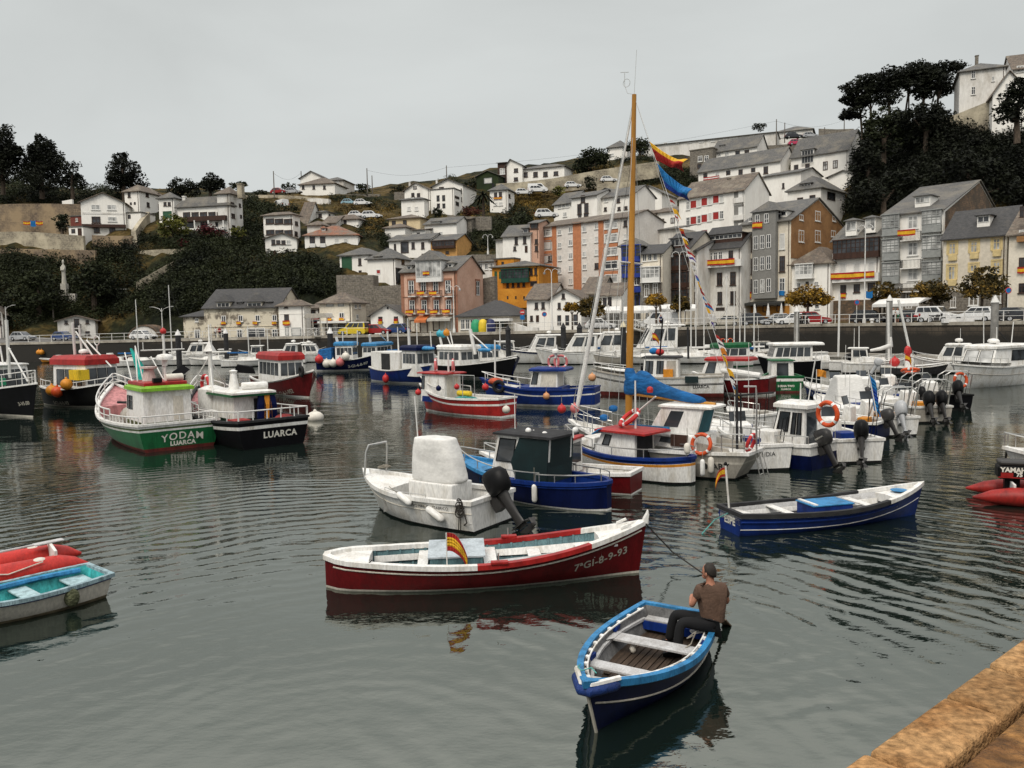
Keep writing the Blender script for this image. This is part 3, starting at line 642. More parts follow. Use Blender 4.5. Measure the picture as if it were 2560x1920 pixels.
h=H('B',1166,1430,1472,1196,122,-16,CREAM,'hip','cream house with brown hip roof and two flags on its upper windows',x2=1546,ap=(1330,1098),rm=ROOFB,wins=[(1243,1292,2,1342,1288,44,48,'w'),(1244,1195,62,42,'gd'),(1335,1195,50,40,'gd'),(1238,1405,60,90,'k'),(1342,1405,60,90,'k'),(1290,1410,30,80,'gd')],side=[(1456,1215,18,34,'w'),(1490,1212,16,34,'w'),(1470,1300,18,40,'w')])
h.band(1175,1338,1412,1350,WF,1.3,'canopy')
h.flag(1242,1322,42,24,'es2','small flag on the left upper window of the cream hip-roofed house');h.flag(1343,1320,42,24,'es2','small flag on the right upper window of the cream hip-roofed house')
h=H('B',704,940,802,467,163,-14,W,'hip','tall white house with rows of dark gallery windows, second terrace',x2=1000,ap=(830,432),rm=ROOFB,wins=[(747,508,3,897,510,70,44,'b'),(750,600,3,900,602,70,42,'b')],side=[(965,526,24,34,'b'),(962,612,24,40,'b')])
h=H('B',712,970,802,652,157,8,W,'gf','low white gabled house in front of the tall gallery house',ap=(848,609),rm=ROOFB,dep=5,wins=[(774,682,32,44,'b'),(815,682,2,858,683,34,34,'b'),(900,682,32,34,'c'),(785,776,26,46,'d'),(887,768,28,34,'b')])
H('B',985,1062,620,515,172,-14,W2,'gs','small house with a steep dark brown roof behind the white gallery house',dep=7,ap=4.5,rm=ROOFB)
H('B',1087,1226,548,440,176,-14,W,'hip','small white house with a flat grey roof and one brown window',x2=1284,ap=(1180,420),rm=SLATE,wins=[(1163,460,28,32,'b')],side=[(1240,465,12,34,'b')])
h=H('B',1040,1476,797,632,158,2,W,'hip','wide white house with red patched tile roof and two brown balconies',dep=9,ap=(1250,545),rm=ROOFR,wins=[(1098,675,2,1184,675,44,78,'b'),(1300,670,2,1376,670,36,40,'s'),(1100,770,2,1198,768,34,34,'b'),(1305,752,2,1380,752,36,36,'s'),(1137,772,14,40,'d')],dorm=[(1190,578,30,22,W,1.6)])
h.balcony(1098,705,44,26,WF,.5);h.balcony(1184,704,44,26,WF,.5)
h.flag(1190,815,26,46,'es','narrow flag hanging below the wide red-roofed white house')
H('B',1284,1480,640,502,170,-14,W,'hip','white house with brown hip roof below the white parked cars',x2=1535,ap=(1400,452),rm=ROOFB,wins=[(1370,517,25,56,'b'),(1403,581,22,24,'c')])
H('B',995,1284,290,210,205,-10,W,'hip','white ridge house with brown hip roof, low front part',dep=8,ap=(1130,152),rm=ROOFB,wins=[(1022,226,3,1198,226,20,30,'b')])
H('B',1003,1186,290,152,214,-10,W,'gf','white gable rising behind the brown hip roof on the ridge',ap=(1088,94),rm=SLATE,dep=8)
H('B',1196,1356,282,176,213,-10,W2,'hip','pale ridge house with shallow roof right of the white gable',dep=8,ap=(1275,150),rm=SLATE,wins=[(1310,200,24,60,'c')])
h=H('C',2,236,1022,866,148,-18,W,'hip','long white house with a tall dark green panel on its left end',dep=9,ap=(130,800),rm=SLATE,wins=[(58,945,84,152,'gr'),(165,910,24,56,'b'),(168,1000,24,36,'b')])
h=H('C',234,460,1112,896,145,-18,W,'hip','white house with one red shutter beside the green panelled house',x2=600,ap=(400,800),rm=SLATE,wins=[(320,993,36,38,'r')],side=[(521,905,24,56,'b'),(490,1030,56,136,'k')],dorm=[(317,895,56,52,W,.1,'w',2.5)],chim=[(390,795,24,30,IRON)])
h=H('C',520,975,1502,995,121,-20,PINK,'gs','tall pink house with white rooftop gallery and flag-draped balconies',x2=1190,ap=(1085,862),corn=PINK2,wins=[(593,1120,4,897,1117,46,108,'x'),(600,1284,4,902,1280,46,112,'x'),(605,1445,46,100,'d'),(697,1455,62,100,'d'),(800,1435,56,96,'k'),(900,1430,60,96,'wd')],side=[(1140,1130,30,120,'x')],dorm=[(573,962,38,38,W,.7),(913,942,38,38,W,.7),(733,972,212,142,WF,-.7,'c',4.5,'rooftop_gallery',1.6)],ground=(1372,CREAM))
h.band(520,1203,975,1190,PINK2,.12,'string_course');h.band(520,1360,975,1352,PINK2,.12,'string_course')
m=MB(PINK2);m.bx(-.05,.45,-.06,0,0,h.h-.4);m.build('corner_pilaster',h.root);m=MB(PINK2);m.bx(h.w-.45,h.w+.05,-.06,0,0,h.h-.4);m.build('corner_pilaster',h.root)
for x in(593,693,795,897):h.balcony(x,1172,60,44)
for x in(600,697,800,902):h.balcony(x,1322,56,34)
h.aW(697,1385,96,60,mk('orange_awning',(.55,.16,.05),.7));h.aW(850,1385,190,34,mk('grey_awning',(.5,.48,.43),.7))
for x,y,t in((693,1172,'second balcony of the pink house, upper row'),(795,1172,'third balcony of the pink house, upper row'),(600,1326,'leftmost balcony of the pink house, lower row'),(697,1326,'second balcony of the pink house, lower row'),(800,1326,'third balcony of the pink house, lower row'),(902,1322,'rightmost balcony of the pink house, lower row')):
 h.flag(x,y,62,32,'es2','yellow and red flag on the '+t,out=1.0)
h.flag(733,1008,54,30,'es','small flag on the white rooftop gallery of the pink house',out=.85)
h=H('C',258,523,1492,1356,120,-6,W,'gf','small white gabled house left of the tall pink house',ap=(387,1268),rm=SLATE,dep=9,wins=[(335,1388,34,44,'b'),(465,1386,34,44,'b'),(465,1470,88,58,'gd'),(396,1293,14,20,'k')])
h.flag(335,1406,32,42,'ry','red over yellow flag on the left window of the small white gabled house');h.flag(465,1404,32,42,'ry','red over yellow flag on the right window of the small white gabled house')
h=H('C',982,1420,1500,1372,113,-20,CREAM,'hip','low waterfront pavilion with dark pyramid slate roof',x2=None,dep=11,ap=(1160,1235),rm=SLATED,wins=[(1020,1430,5,1180,1425,34,84,'w'),(1250,1425,90,80,'k'),(1350,1430,90,70,'k')],name='pavilion',cat='pavilion')
h.band(1275,1382,1435,1402,WF,1.5,'canopy')
h=H('C',1268,1650,1345,962,136,-24,ORG,'hip','orange building with a dark green timber gallery and stepped balcony',dep=9,ap=1.3,wins=[(1448,1025,226,108,'gg'),(1588,992,2,1624,990,22,58,'b'),(1607,1092,56,44,'k'),(1391,1105,4,1525,1096,20,42,'b'),(1293,1020,20,60,'gr'),(1330,1020,20,60,'gr'),(1458,1330,80,110,'k')],name='apartment_house',cat='building')
h.band(1322,1140,1650,1290,ORG,1.3,'balcony_block')
for x in(1390,1458,1526):
 a0,a1,z0,z1=h.rect(x,1208,12,26,'f',1.34);m=MB(GL);m.bx(a0,a1,-1.33,-1.28,z0,z1);m.build('window',h.root)
H('C',1276,1442,990,893,142,-24,ORG,'flat','small orange rooftop block behind the green gallery building',dep=5,ap=.3,wins=[(1350,930,20,40,'b')],name='rooftop_block',cat='building')
h=H('C',410,752,872,738,158,-18,W,'gs','white row house with a dark timber bay under a grey roof',dep=8,ap=1.4,wins=[(457,790,18,56,'b'),(537,792,66,96,'k'),(607,775,2,687,775,26,54,'b'),(690,856,26,26,'b')])
h=H('C',750,970,864,738,155.5,-18,mk('apricot_wall',(.66,.36,.12),.8),'gs','apricot row house with a long brown timber balcony',dep=8,ap=1.4,wins=[(855,765,184,58,'gb'),(812,830,26,18,'b'),(890,832,26,20,'b')])
H('C',407,666,645,562,172,-18,YEL,'hip','small pale yellow house with brown hip roof on the middle slope',dep=8,ap=(540,522),rm=ROOFB,wins=[(447,590,32,38,'b'),(538,587,32,42,'b')])
H('C',375,540,738,636,166,-18,W,'hip','low white house with brown roof under the pale yellow house',x2=700,ap=(500,604),rm=ROOFB)
H('C',704,968,716,602,166,-18,W,'gs','white house with three dormer windows and a stepped gable, middle slope',dep=8,ap=1.6,rm=SLATE,wins=[(768,683,2,838,680,28,36,'c')],dorm=[(795,597,66,36,W,.1,'c',2.5)])
H('C',512,700,562,403,182,-16,W,'hip','white upper house with two small windows in front of a tall gable',x2=735,ap=(610,378),rm=SLATE,wins=[(573,470,2,635,470,28,32,'s'),(602,392,22,28,'c')])
H('C',540,745,500,322,190,-16,W,'gf','tall white gabled house behind the small-windowed upper house',ap=(627,256),rm=ROOFB,dep=9,wins=[(622,298,30,26,'bs'),(605,356,2,652,358,26,34,'b')],chim=[(578,250,14,26)])
h=H('C',757,946,497,317,185,-18,W,'flat','large modern white house with slit windows and a lit side wing',x2=1040,ap=.4,wins=[(814,385,2,860,383,24,50,'k'),(817,447,2,862,447,24,40,'k')],side=[(970,378,36,22,'k'),(1013,325,22,40,'b'),(1015,397,22,36,'b'),(972,430,26,34,'k')])
H('C',770,1020,400,290,190,-18,W,'gf','wide white gable above the modern slit-windowed house',ap=(890,226),rm=SLATE,dep=9,chim=[(803,236,14,30)],wins=[(842,298,40,16,'b')])
h=H('C',1246,1390,507,325,186,-18,W,'hip','small white house with blue-grey hip roof standing alone on the grass slope',x2=1447,ap=(1318,268),rm=SLATE,wins=[(1291,356,2,1331,352,26,40,'b'),(1291,432,2,1333,430,32,26,'s')],side=[(1405,365,14,30,'b'),(1408,436,14,20,'b')],chim=[(1270,268,14,30,IRON)])
h.flag(1310,384,68,16,'es','orange and red flag under the windows of the lone hip-roofed house')
h=H('C',1378,1512,258,120,206,-20,W,'gf','modern white hilltop house with a curved gable and brown panel',ap=(1413,62),rm=SLATE,dep=10,wins=[(1460,152,34,32,'b'),(1460,225,34,30,'b')])
h=H('C',1310,1380,262,92,206.5,-20,BRN,'shed','dark brown timber bay with balcony on the hilltop house',dep=6,ap=.8,wins=[(1348,160,44,50,'c'),(1348,235,56,40,'k')],name='timber_bay',cat='building')
H('C',1133,1312,262,205,204,-20,leafmat('ivy_leaves',(.008,.014,.006),(.03,.045,.015)),'gf','low ivy-covered garage with a pale door on the hilltop',ap=(1225,157),rm=SLATE,dep=7,wins=[(1228,238,66,46,'gd')],name='garage',cat='garage')
H('D',150,485,435,380,206,-22,W,'hip','long low white wing with grey roof on the hilltop',dep=7,ap=1.5,wins=[(192,412,2,268,410,34,38,'b'),(343,408,34,38,'b'),(422,402,34,30,'b')])
H('C',1294,1356,842,730,146,-20,W2,'shed','narrow low white outbuilding left of the white and pink pair',dep=6,ap=.6)
H('C',1352,1577,838,700,144,-20,W,'gs','white house with tall brown windows next to the narrow pink house',dep=8,ap=2.2,wins=[(1462,737,2,1532,730,26,62,'b'),(1450,800,22,34,'b'),(1545,806,22,56,'d')],dorm=[(1540,655,48,40,BRN,.8)])
H('C',1578,1652,836,592,143,-20,PINK,'gs','narrow pink house with a glazed red attic beside the apartment block',dep=8,ap=.9,wins=[(1612,615,66,44,'b'),(1630,742,26,40,'b'),(1630,800,26,44,'b')])
H('C',1146,1278,1010,912,142,-22,W2,'shed','white balconied building glimpsed between the pink and the orange houses',dep=6,ap=.6,wins=[(1168,950,26,50,'w'),(1215,950,26,50,'w'),(1258,950,20,50,'w')])
H('B',1188,1302,575,522,168,-14,W2,'gs','low white house with brown roof squeezed above the red patched roof',dep=6,ap=1.6,rm=ROOFB,wins=[(1245,548,20,24,'b')])
H('B',1056,1172,600,548,164,-14,W2,'hip','tiny house with a low brown roof behind the red patched roof',dep=6,ap=1.2,rm=ROOFB)
H('C',600,705,712,648,163,-18,W2,'shed','low white annex between the two brown-roofed white houses',dep=6,ap=.8,rm=ROOFB,wins=[(650,680,24,24,'b')])
H('C',975,1090,600,560,170,-18,STONE,'shed','small ruined stone shed on the brown slope',dep=4,ap=.6,rm=ROOFB)
h=H('D',298,972,1285,812,146,-42,APT,'gs','tall cream apartment block with salmon vertical bands',dep=11,ap=1.6,rm=ROOFB,name='apartment_block',cat='apartment block',wins=[(347,852,82,54,'c'),(347,944,82,70,'gd'),(347,1045,82,70,'gd'),(347,1143,82,66,'gd'),(347,1250,70,30,'c'),(378,1046,28,44,'b'),(450,845,26,40,'c'),(450,945,26,40,'c'),(452,1040,26,40,'c'),(450,1140,26,40,'c'),(452,1235,26,34,'c'),(533,828,30,46,'c'),(533,925,30,46,'c'),(533,1025,30,46,'c'),(533,1120,30,46,'c'),(533,1218,30,44,'c'),(636,820,28,44,'c'),(636,915,28,40,'s'),(636,1012,28,40,'c'),(638,1108,28,40,'c'),(638,1205,28,40,'s'),(728,800,28,44,'c'),(728,900,28,44,'s'),(728,998,28,44,'s'),(730,1100,30,44,'b'),(728,1200,28,44,'s'),(838,788,98,64,'c'),(838,890,98,64,'c'),(838,990,98,64,'c'),(840,1092,98,64,'w'),(840,1195,98,66,'c'),(946,780,26,46,'b'),(946,880,24,40,'s'),(946,985,24,40,'s'),(946,1085,24,40,'s')])
for x0,x1,yt in((393,432,800),(550,616,775),(742,786,755)):h.band(x0,yt,x1,1285,SALM,.08,'vertical_band')
for yl,yr in((890,0),(992,0),(1090,0),(1185,0)):h.band(302,yl,393,yl+26,SALM,.06,'salmon_panel')
for y in(833,942,1040,1150,1240):h.band(786,y-8,890,y+14,SALM,.06,'salmon_panel')
h=H('D',205,382,1525,1350,114,-20,W,'gs','low white quay house with brown roof left of the white gable',dep=9,ap=2.2,rm=ROOFB,wins=[(275,1400,2,325,1398,24,48,'b'),(238,1495,20,40,'b'),(283,1500,22,56,'d')])
h=H('D',380,612,1530,1348,112,-20,W,'gf','white gabled waterfront house with three dark arched doorways',ap=(487,1275),rm=ROOFB,dep=12,wins=[(478,1327,22,38,'b'),(447,1400,22,46,'b'),(505,1395,22,46,'b'),(447,1510,28,76,'k'),(507,1510,28,76,'k'),(570,1505,34,80,'k')])
h=H('D',612,750,1470,1310,118,-20,W2,'gs','house with a broad weathered roof behind the quay tree',dep=12,ap=2.6,rm=ROOFB,wins=[(660,1480,60,60,'k')])
h=H('D',748,915,1470,1322,114,-20,W,'gs','low white quay house beside the blue house',dep=10,ap=1.8,rm=ROOFB,wins=[(790,1378,28,72,'b'),(828,1372,28,72,'b')])
h.aW(830,1465,180,46,mk('white_awning',(.72,.70,.66),.7),2.5)
h=H('D',916,1060,1440,958,121,-24,GREYW,'hip','narrow bright blue house with timber galleries beside the yellow mast',dep=9,ap=1.5,rm=SLATE,wins=[(988,1005,138,118,'gbl'),(988,1140,138,84,'gbl'),(960,1215,36,60,'w'),(1030,1215,36,60,'w'),(962,1360,34,90,'wd'),(1037,1368,34,96,'bl')])
h.balcony(990,1275,140,36,BLUEW,.8)
h=H('D',1060,1226,1440,1012,119,-26,CREAM,'gs','white house with a projecting gallery and two tall windows, right of the blue house',dep=9,ap=1.6,rm=SLATED,wins=[(1090,1038,3,1170,1030,30,56,'w'),(1130,1165,138,112,'gw'),(1107,1285,2,1172,1278,38,96,'w'),(1090,1400,36,60,'k'),(1170,1395,36,60,'k')])
h.band(1060,1228,1226,1440,STONE,.05,'stone_face')
H('D',408,542,740,637,168,-40,W,'gs','white hillside house with three small windows above the apartment block',dep=8,ap=2.6,wins=[(450,650,3,510,642,22,34,'c'),(490,712,28,34,'c')])
H('D',540,732,738,590,164,-40,W,'gs','white house with tall dark glazed openings above the apartment block',dep=8,ap=1.4,wins=[(626,595,32,56,'b'),(600,672,2,652,665,32,78,'b'),(602,722,24,22,'k'),(650,715,34,28,'k')])
H('D',735,1012,722,592,162,-40,W,'gs','long white hillside house with grey roof left of the yellow mast',dep=8,ap=2.0,wins=[(800,605,28,26,'c'),(893,607,24,30,'b'),(795,672,20,28,'b'),(898,668,22,26,'b'),(950,663,24,26,'b')])
H('D',755,846,600,545,176,-40,W,'gf','tiny white gable above the long hillside house',ap=(800,515),rm=SLATE,dep=6,wins=[(795,556,40,16,'b')])
H('D',1032,1220,655,565,172,-30,W,'gf','white gabled barn with a row of four small windows behind the mast',ap=(1128,497),rm=SLATE,dep=10,wins=[(1092,553,4,1130,552,10,16,'b'),(1060,605,10,24,'b'),(1042,655,10,12,'k')])
h=H('D',1004,1162,890,735,158,-40,W,'gs','white house with two brown windows and a long flag, behind the mast',dep=8,ap=1.4,rm=ROOFB,wins=[(1045,782,24,46,'bs'),(1105,772,24,46,'bs'),(1080,774,24,40,'c'),(1130,768,18,40,'c'),(1037,862,30,42,'b'),(1110,850,44,34,'c')])
h.flag(1075,803,128,18,'es2','long orange flag on the white house with brown windows')
H('D',1160,1352,890,702,156,-40,W,'gs','plain white house with two brown windows left of the red shutters',dep=8,ap=1.2,rm=ROOFB,wins=[(1223,768,30,46,'bs'),(1303,758,32,44,'bs')])
H('D',1200,1350,900,830,140,-40,W2,'shed','low white lean-to with grey roof under the plain white house',dep=6,ap=1.0,rm=SLATE)
h=H('E',145,637,840,592,152,-46,W,'gs','large white block with rows of red shutters',x2=822,ap=(738,398),rm=ROOFB,dep=12,name='apartment_block',cat='apartment block',wins=[(212,645,28,66,'c'),(253,636,2,422,598,52,66,'r'),(335,617,52,66,'r'),(295,626,28,62,'s'),(378,607,28,62,'s'),(466,588,28,66,'s'),(212,765,28,64,'w'),(253,757,2,422,722,52,66,'r'),(335,742,52,66,'r'),(295,750,26,62,'w'),(378,732,26,62,'s'),(466,715,28,62,'w'),(335,840,52,30,'r'),(422,828,52,36,'r')],chim=[(525,445,26,40,STONE)])
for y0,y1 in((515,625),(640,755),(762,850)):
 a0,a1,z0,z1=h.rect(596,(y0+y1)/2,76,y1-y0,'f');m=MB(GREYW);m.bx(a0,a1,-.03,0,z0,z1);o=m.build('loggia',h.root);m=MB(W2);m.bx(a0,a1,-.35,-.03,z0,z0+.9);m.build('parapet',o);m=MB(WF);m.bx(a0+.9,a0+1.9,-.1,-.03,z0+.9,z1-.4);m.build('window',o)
h=H('E',772,1062,592,432,166,-46,W,'gs','white house with one dark slit window behind the red-shuttered block',dep=9,ap=1.2,rm=SLATE,wins=[(930,495,16,40,'b')])
h=H('E',290,908,512,392,186,-40,W,'gs','long white terrace house with grey roof and a flag, upper right slope',dep=9,ap=3.4,wins=[(342,430,30,56,'b'),(433,412,30,40,'c'),(515,398,32,34,'k'),(608,400,32,54,'b'),(703,377,32,32,'k'),(798,377,34,54,'b')],chim=[(885,238,20,40),(445,310,16,22,IRON)])
h.flag(390,438,120,22,'rw','red white and blue flag on the long upper terrace house')
h=H('E',395,732,320,242,202,-36,W,'gs','white upper house with small dormers under the hilltop barn',dep=8,ap=3.2,wins=[(445,263,32,32,'c'),(505,258,32,32,'c'),(585,252,34,38,'k'),(655,245,34,38,'b'),(740,250,20,24,'c')],dorm=[(470,202,34,22,W,1.8),(626,195,36,26,W,1.8)])
H('E',225,398,350,235,203,-36,STONE,'flat','ruined stone house with empty windows next to the dormered white house',dep=6,ap=.3,rm=STONE,wins=[(303,293,34,44,'w'),(350,290,34,44,'w'),(200,292,26,34,'k'),(296,348,30,34,'k')])
h=H('E',985,1420,445,283,176,-42,W,'gs','large white house with slate roof and tall brown windows near the dark wood',dep=10,ap=4.6,wins=[(1027,356,32,36,'b'),(1112,360,34,62,'b'),(1247,346,36,66,'bs'),(1322,334,36,60,'bs'),(1027,430,32,18,'k'),(1112,425,34,24,'k')],dorm=[(1113,275,92,104,W,.0,'w',3.5),(1283,238,54,40,W,1.6)])
H('E',1408,1500,440,190,175,-42,W,'hip','white corner wing with two brown windows at the wood edge',dep=9,ap=1.6,wins=[(1460,236,36,66,'b'),(1460,320,36,60,'b')])
H('E',1265,1490,515,435,166,-42,W,'gf','plain white gable with a dark bargeboard at the wood edge',ap=(1385,382),rm=SLATE,dep=8)
H('E',1230,1440,470,400,172,-42,W2,'gs','low white roof block above the plain gable at the wood edge',dep=7,ap=1.6)
h=H('E',962,1212,645,545,152,-44,W,'hip','white house with broad slate roof, brown dormer and balcony',x2=1398,ap=(1200,428),rm=SLATE,wins=[(1057,600,44,30,'b'),(1150,580,44,28,'b')],side=[(1290,575,60,60,'k')],dorm=[(1100,507,80,56,BRN,.6)])
h=H('E',-120,872,215,198,236,-24,W2,'gs','long low white barn with grey roof along the hilltop',dep=10,ap=(872,70),name='barn',cat='barn',wins=[(40,178,9,760,135,30,14,'c')])
H('E',872,1150,130,98,232,-24,W2,'hip','lower grey-roofed end of the hilltop barn',dep=9,ap=2.2,name='barn',cat='barn',wins=[(920,125,3,1010,118,26,14,'c')])
h=H('D',812,960,280,215,232,-24,W,'hip','white gatehouse with grey hip roof at the left end of the hilltop barn',dep=9,ap=2.6,wins=[(845,262,30,20,'c')])
h=H('E',618,985,1372,790,124,-44,CREAM,'gs','narrow house with a grey projecting bay and a large ochre side gable',x2=1392,ap=(1192,590),rm=SLATE,dep=14,wins=[(680,940,28,110,'b'),(680,1105,28,120,'b'),(680,1250,32,100,'b'),(922,915,40,120,'s'),(922,1085,42,120,'b'),(922,1240,42,100,'w'),(685,748,28,34,'w'),(700,1420,60,90,'k'),(800,1410,50,80,'k'),(910,1405,60,80,'k')],side=[(1063,735,30,46,'c'),(1187,725,40,78,'c'),(1310,745,26,40,'c'),(1063,876,40,92,'c'),(1187,878,42,92,'c'),(1305,858,36,50,'c')],dorm=[(932,706,46,42,W,1.2)])
mo=MB(OCHR);D=h.dep;a,z=h.s2((1192,590));z0=h.s2((1190,1060))[1]
mo.prism([(0.05,z0),(D-.05,z0),(D-.05,h.h-.15),(max(D*.3,min(D*.7,a)),z-.25),(0.05,h.h-.15)],h.w,h.w+.06,'x');mo.build('ochre_render',h.root)
a0,a1,_,_=h.rect(782,1000,176,100,'f',.9);zt=h.f2((782,690),-.9)[1];zb=h.f2((782,1345),-.9)[1]
bay=MB(GREYW);bay.bx(a0,a1,-.9,0,zb,zt);bo=bay.build('projecting_bay',h.root)
rr=MB(SLATE);rr.add([(a0-.3,-1.2,zt),(a1+.3,-1.2,zt),(a1+.3,3,zt),(a0-.3,3,zt),((a0+a1)/2,0.6,zt+1.7),((a0+a1)/2,3.5,zt+1.7)],[(0,1,4),(1,2,5,4),(3,0,4,5),(0,3,2,1)]);rr.build('roof',bo)
for y,hh_ in((745,74),(920,104),(1082,104),(1252,104)):
 for x in((735,803)if y==745 else(724,772,820)):
  b0,b1,c0,c1=h.rect(x,y-(x-772)*.12,34,hh_,'f',.9);m=MB(WF);
  m.bx(b0,b0+.09,-.97,-.9,c0,c1);m.bx(b1-.09,b1,-.97,-.9,c0,c1);m.bx(b0,b1,-.97,-.9,c1-.09,c1);m.bx(b0,b1,-.97,-.9,c0,c0+.09);m.bx((b0+b1)/2-.04,(b0+b1)/2+.04,-.965,-.9,c0,c1);m.bx(b0,b1,-.965,-.9,c0+(c1-c0)*.4,c0+(c1-c0)*.4+.07);m.mat(GL if x!=772 or y!=1252 else GLW);m.bx(b0,b1,-.93,-.9,c0,c1);m.build('window',bo)
m=MB(mk('orange_shopfront',(.50,.22,.04),.7));a0,a1,z0,z1=h.rect(800,1425,300,100,'f');m.bx(0.1,h.w-.1,-.05,0,-3,z1-.6);m.build('shopfront',h.root)
h.aW(800,1382,310,30,mk('dark_awning',(.035,.035,.032),.7),2.0)
h.flag(760,797,76,46,'es','Spanish flag hanging from the top of the grey bay',out=1.1);h.flag(678,1322,28,52,'es','narrow flag on a lower left window of the grey bay house');h.flag(922,1305,40,36,'b','small blue flag on the lower right window of the grey bay house')
h=H('E',283,612,1478,978,126,-44,W2,'gs','white four-storey house with a long flag across its top gallery',dep=10,ap=3.6,rm=SLATED,corn=W,wins=[(345,1035,30,60,'b'),(382,1030,30,60,'w'),(420,1026,30,60,'w'),(457,1022,30,60,'w'),(535,1015,34,60,'b'),(355,1207,40,98,'b'),(450,1200,40,98,'b'),(551,1195,42,100,'b'),(358,1345,36,80,'b'),(452,1343,36,96,'b'),(551,1340,40,100,'b'),(340,1450,60,50,'k'),(455,1425,66,24,'k')],dorm=[(500,880,240,42,BRN,1.0,'w',3.0,'dormer',.8)])
h.band(285,1108,612,1085,W,.5,'balcony_slab');h.balcony(450,1080,320,44,WF,.9)
h.flag(440,1076,300,44,'es','very long Spanish flag along the balcony of the white four-storey house',out=1.05)
h=H('E',2,206,1470,1005,124,-44,CREAM,'gs','brown glazed apartment house with dark timber gallery storeys',dep=10,ap=3.2,rm=SLATED,wins=[(128,1075,146,110,'gb'),(128,1205,146,112,'gb'),(130,1340,144,120,'gb'),(25,1080,26,110,'w'),(28,1210,26,110,'w')],dorm=[(130,925,100,60,BRN,.8,'b',3)])
H('E',206,286,1470,990,123,-44,W2,'gs','narrow white house with brown balconies between two galleried houses',dep=9,ap=1.6,rm=SLATED,wins=[(245,1075,40,100,'b'),(245,1215,40,110,'b'),(245,1340,40,90,'b')])
h=H('E',985,1282,1468,1100,119,-44,W,'hip','low white house with a white glazed gallery and dark tiled roof',dep=9,ap=(1140,965),rm=ROOFB,wins=[(1083,1140,128,104,'gw'),(1048,1255,28,52,'w'),(1110,1228,22,20,'b'),(1180,1240,30,44,'c'),(1185,1405,34,40,'w')])
h=H('F',44,306,1442,1112,116,-46,W,'gs','white house with a dark timber gallery and a long Spanish flag',dep=10,ap=2.6,wins=[(175,1152,252,100,'gb'),(105,1262,38,58,'s'),(182,1260,38,56,'s'),(262,1255,38,56,'s'),(107,1378,32,46,'b'),(182,1373,34,46,'b'),(262,1365,40,46,'b')],dorm=[(150,1030,60,58,W,.5,'c',3.0),(256,1014,58,56,W,.5,'c',3.0)],ground=(1442,STONEB))
h.balcony(172,1312,256,40,WF,.9);h.flag(172,1303,250,36,'es','long Spanish flag along the balcony under the dark timber gallery',out=1.05);h.flag(107,1414,32,28,'es','short Spanish flag on a ground window under the dark gallery house')
h=H('F',320,655,1404,972,110.5,-46,W,'gs','tall white house with grey glazed galleries and a rough stone gable',x2=1012,ap=(857,778),dep=14,ground=(1376,STONE),wins=[(367,1022,92,112,'gy'),(367,1158,92,112,'gy'),(367,1288,92,112,'gy'),(594,1000,104,118,'gy'),(594,1140,104,116,'gy'),(594,1280,104,106,'gy'),(492,1008,56,72,'c'),(492,1155,56,74,'c'),(492,1295,56,70,'c'),(470,1440,36,90,'wd')],dorm=[(545,884,84,42,W,2.0,'c',3.0)])
mo=MB(STONEB);D=h.dep;a,z=h.s2((857,778))
mo.prism([(0.7,0),(D-.05,0),(D-.05,h.h-.15),(max(D*.3,min(D*.7,a)),z-.3),(0.7,h.h-.25)],h.w,h.w+.06,'x');mo.build('stone_gable',h.root)
for y in(1083,1238,1368):h.balcony(475,y,110,42)
h.flag(472,1068,96,34,'es','Spanish flag on the top balcony between the grey galleries',out=1.05)
h=H('F',652,1008,1484,1098,101,-46,CREAM,'gs','cream house with yellow window surrounds and a dark slate roof',dep=10,ap=3.6,rm=SLATED,ground=(1392,STONE),corn=YEL,wins=[(710,1155,40,62,'ys'),(830,1145,40,62,'ys'),(955,1130,42,64,'ys'),(707,1288,40,76,'ys'),(828,1262,40,40,'ys'),(955,1262,40,72,'ys'),(715,1450,30,60,'c'),(828,1440,56,60,'w'),(955,1425,50,60,'w')],dorm=[(882,992,70,42,W,1.4,'w',2.6)])
for x,y in((710,1200),(830,1190),(955,1176),(707,1340)):h.balcony(x,y,46,26,C2,.25)
h=H('F',1012,1330,1490,1075,94.5,-46,CREAM,'gs','cream house with an orange attic storey at the right edge',dep=10,ap=3.0,rm=ROOFB,ground=None,wins=[(1095,1078,34,56,'s'),(1095,1228,34,50,'b'),(1095,1372,36,54,'b'),(1095,950,24,60,'b')])
a,z0=h.f2((1050,1110));_,z1=h.f2((1050,905));m=MB(mk('orange_attic',(.42,.17,.06),.8));m.bx(2.2,h.w,-.5,6,z0+.6,z1);m.build('attic_storey',h.root)
m=MB(ROOFB);m.bx(1.9,h.w,-.9,6.4,z1,z1+.2);m.build('attic_roof',h.root);h.balcony(1110,1095,90,24,OCHR,.7)
h.flag(1092,1274,40,34,'es','Spanish flag on the right-edge cream house')
h=H('F',745,1000,435,182,148,-24,W2,'hip','tall white house on the hilltop above the dark wood',ap=2.2,rm=SLATE,found=8,wins=[(826,192,22,42,'w'),(826,280,22,44,'w'),(935,215,14,26,'c')],chim=[(845,90,16,36,STONE)],dep=10)
h=H('F',930,1130,420,300,141,-20,W,'gf','white gabled house at the right edge of the hilltop',ap=(1025,172),rm=ROOFB,found=8,dep=10,wins=[(1010,258,14,34,'c'),(968,312,10,26,'c'),(1012,315,18,26,'b')])
H('F',1040,1300,300,160,150,-20,W,'gs','pale house with a brown roof, highest in the right corner',dep=9,ap=3.5,rm=ROOFB,wins=[(1085,160,40,36,'c')])
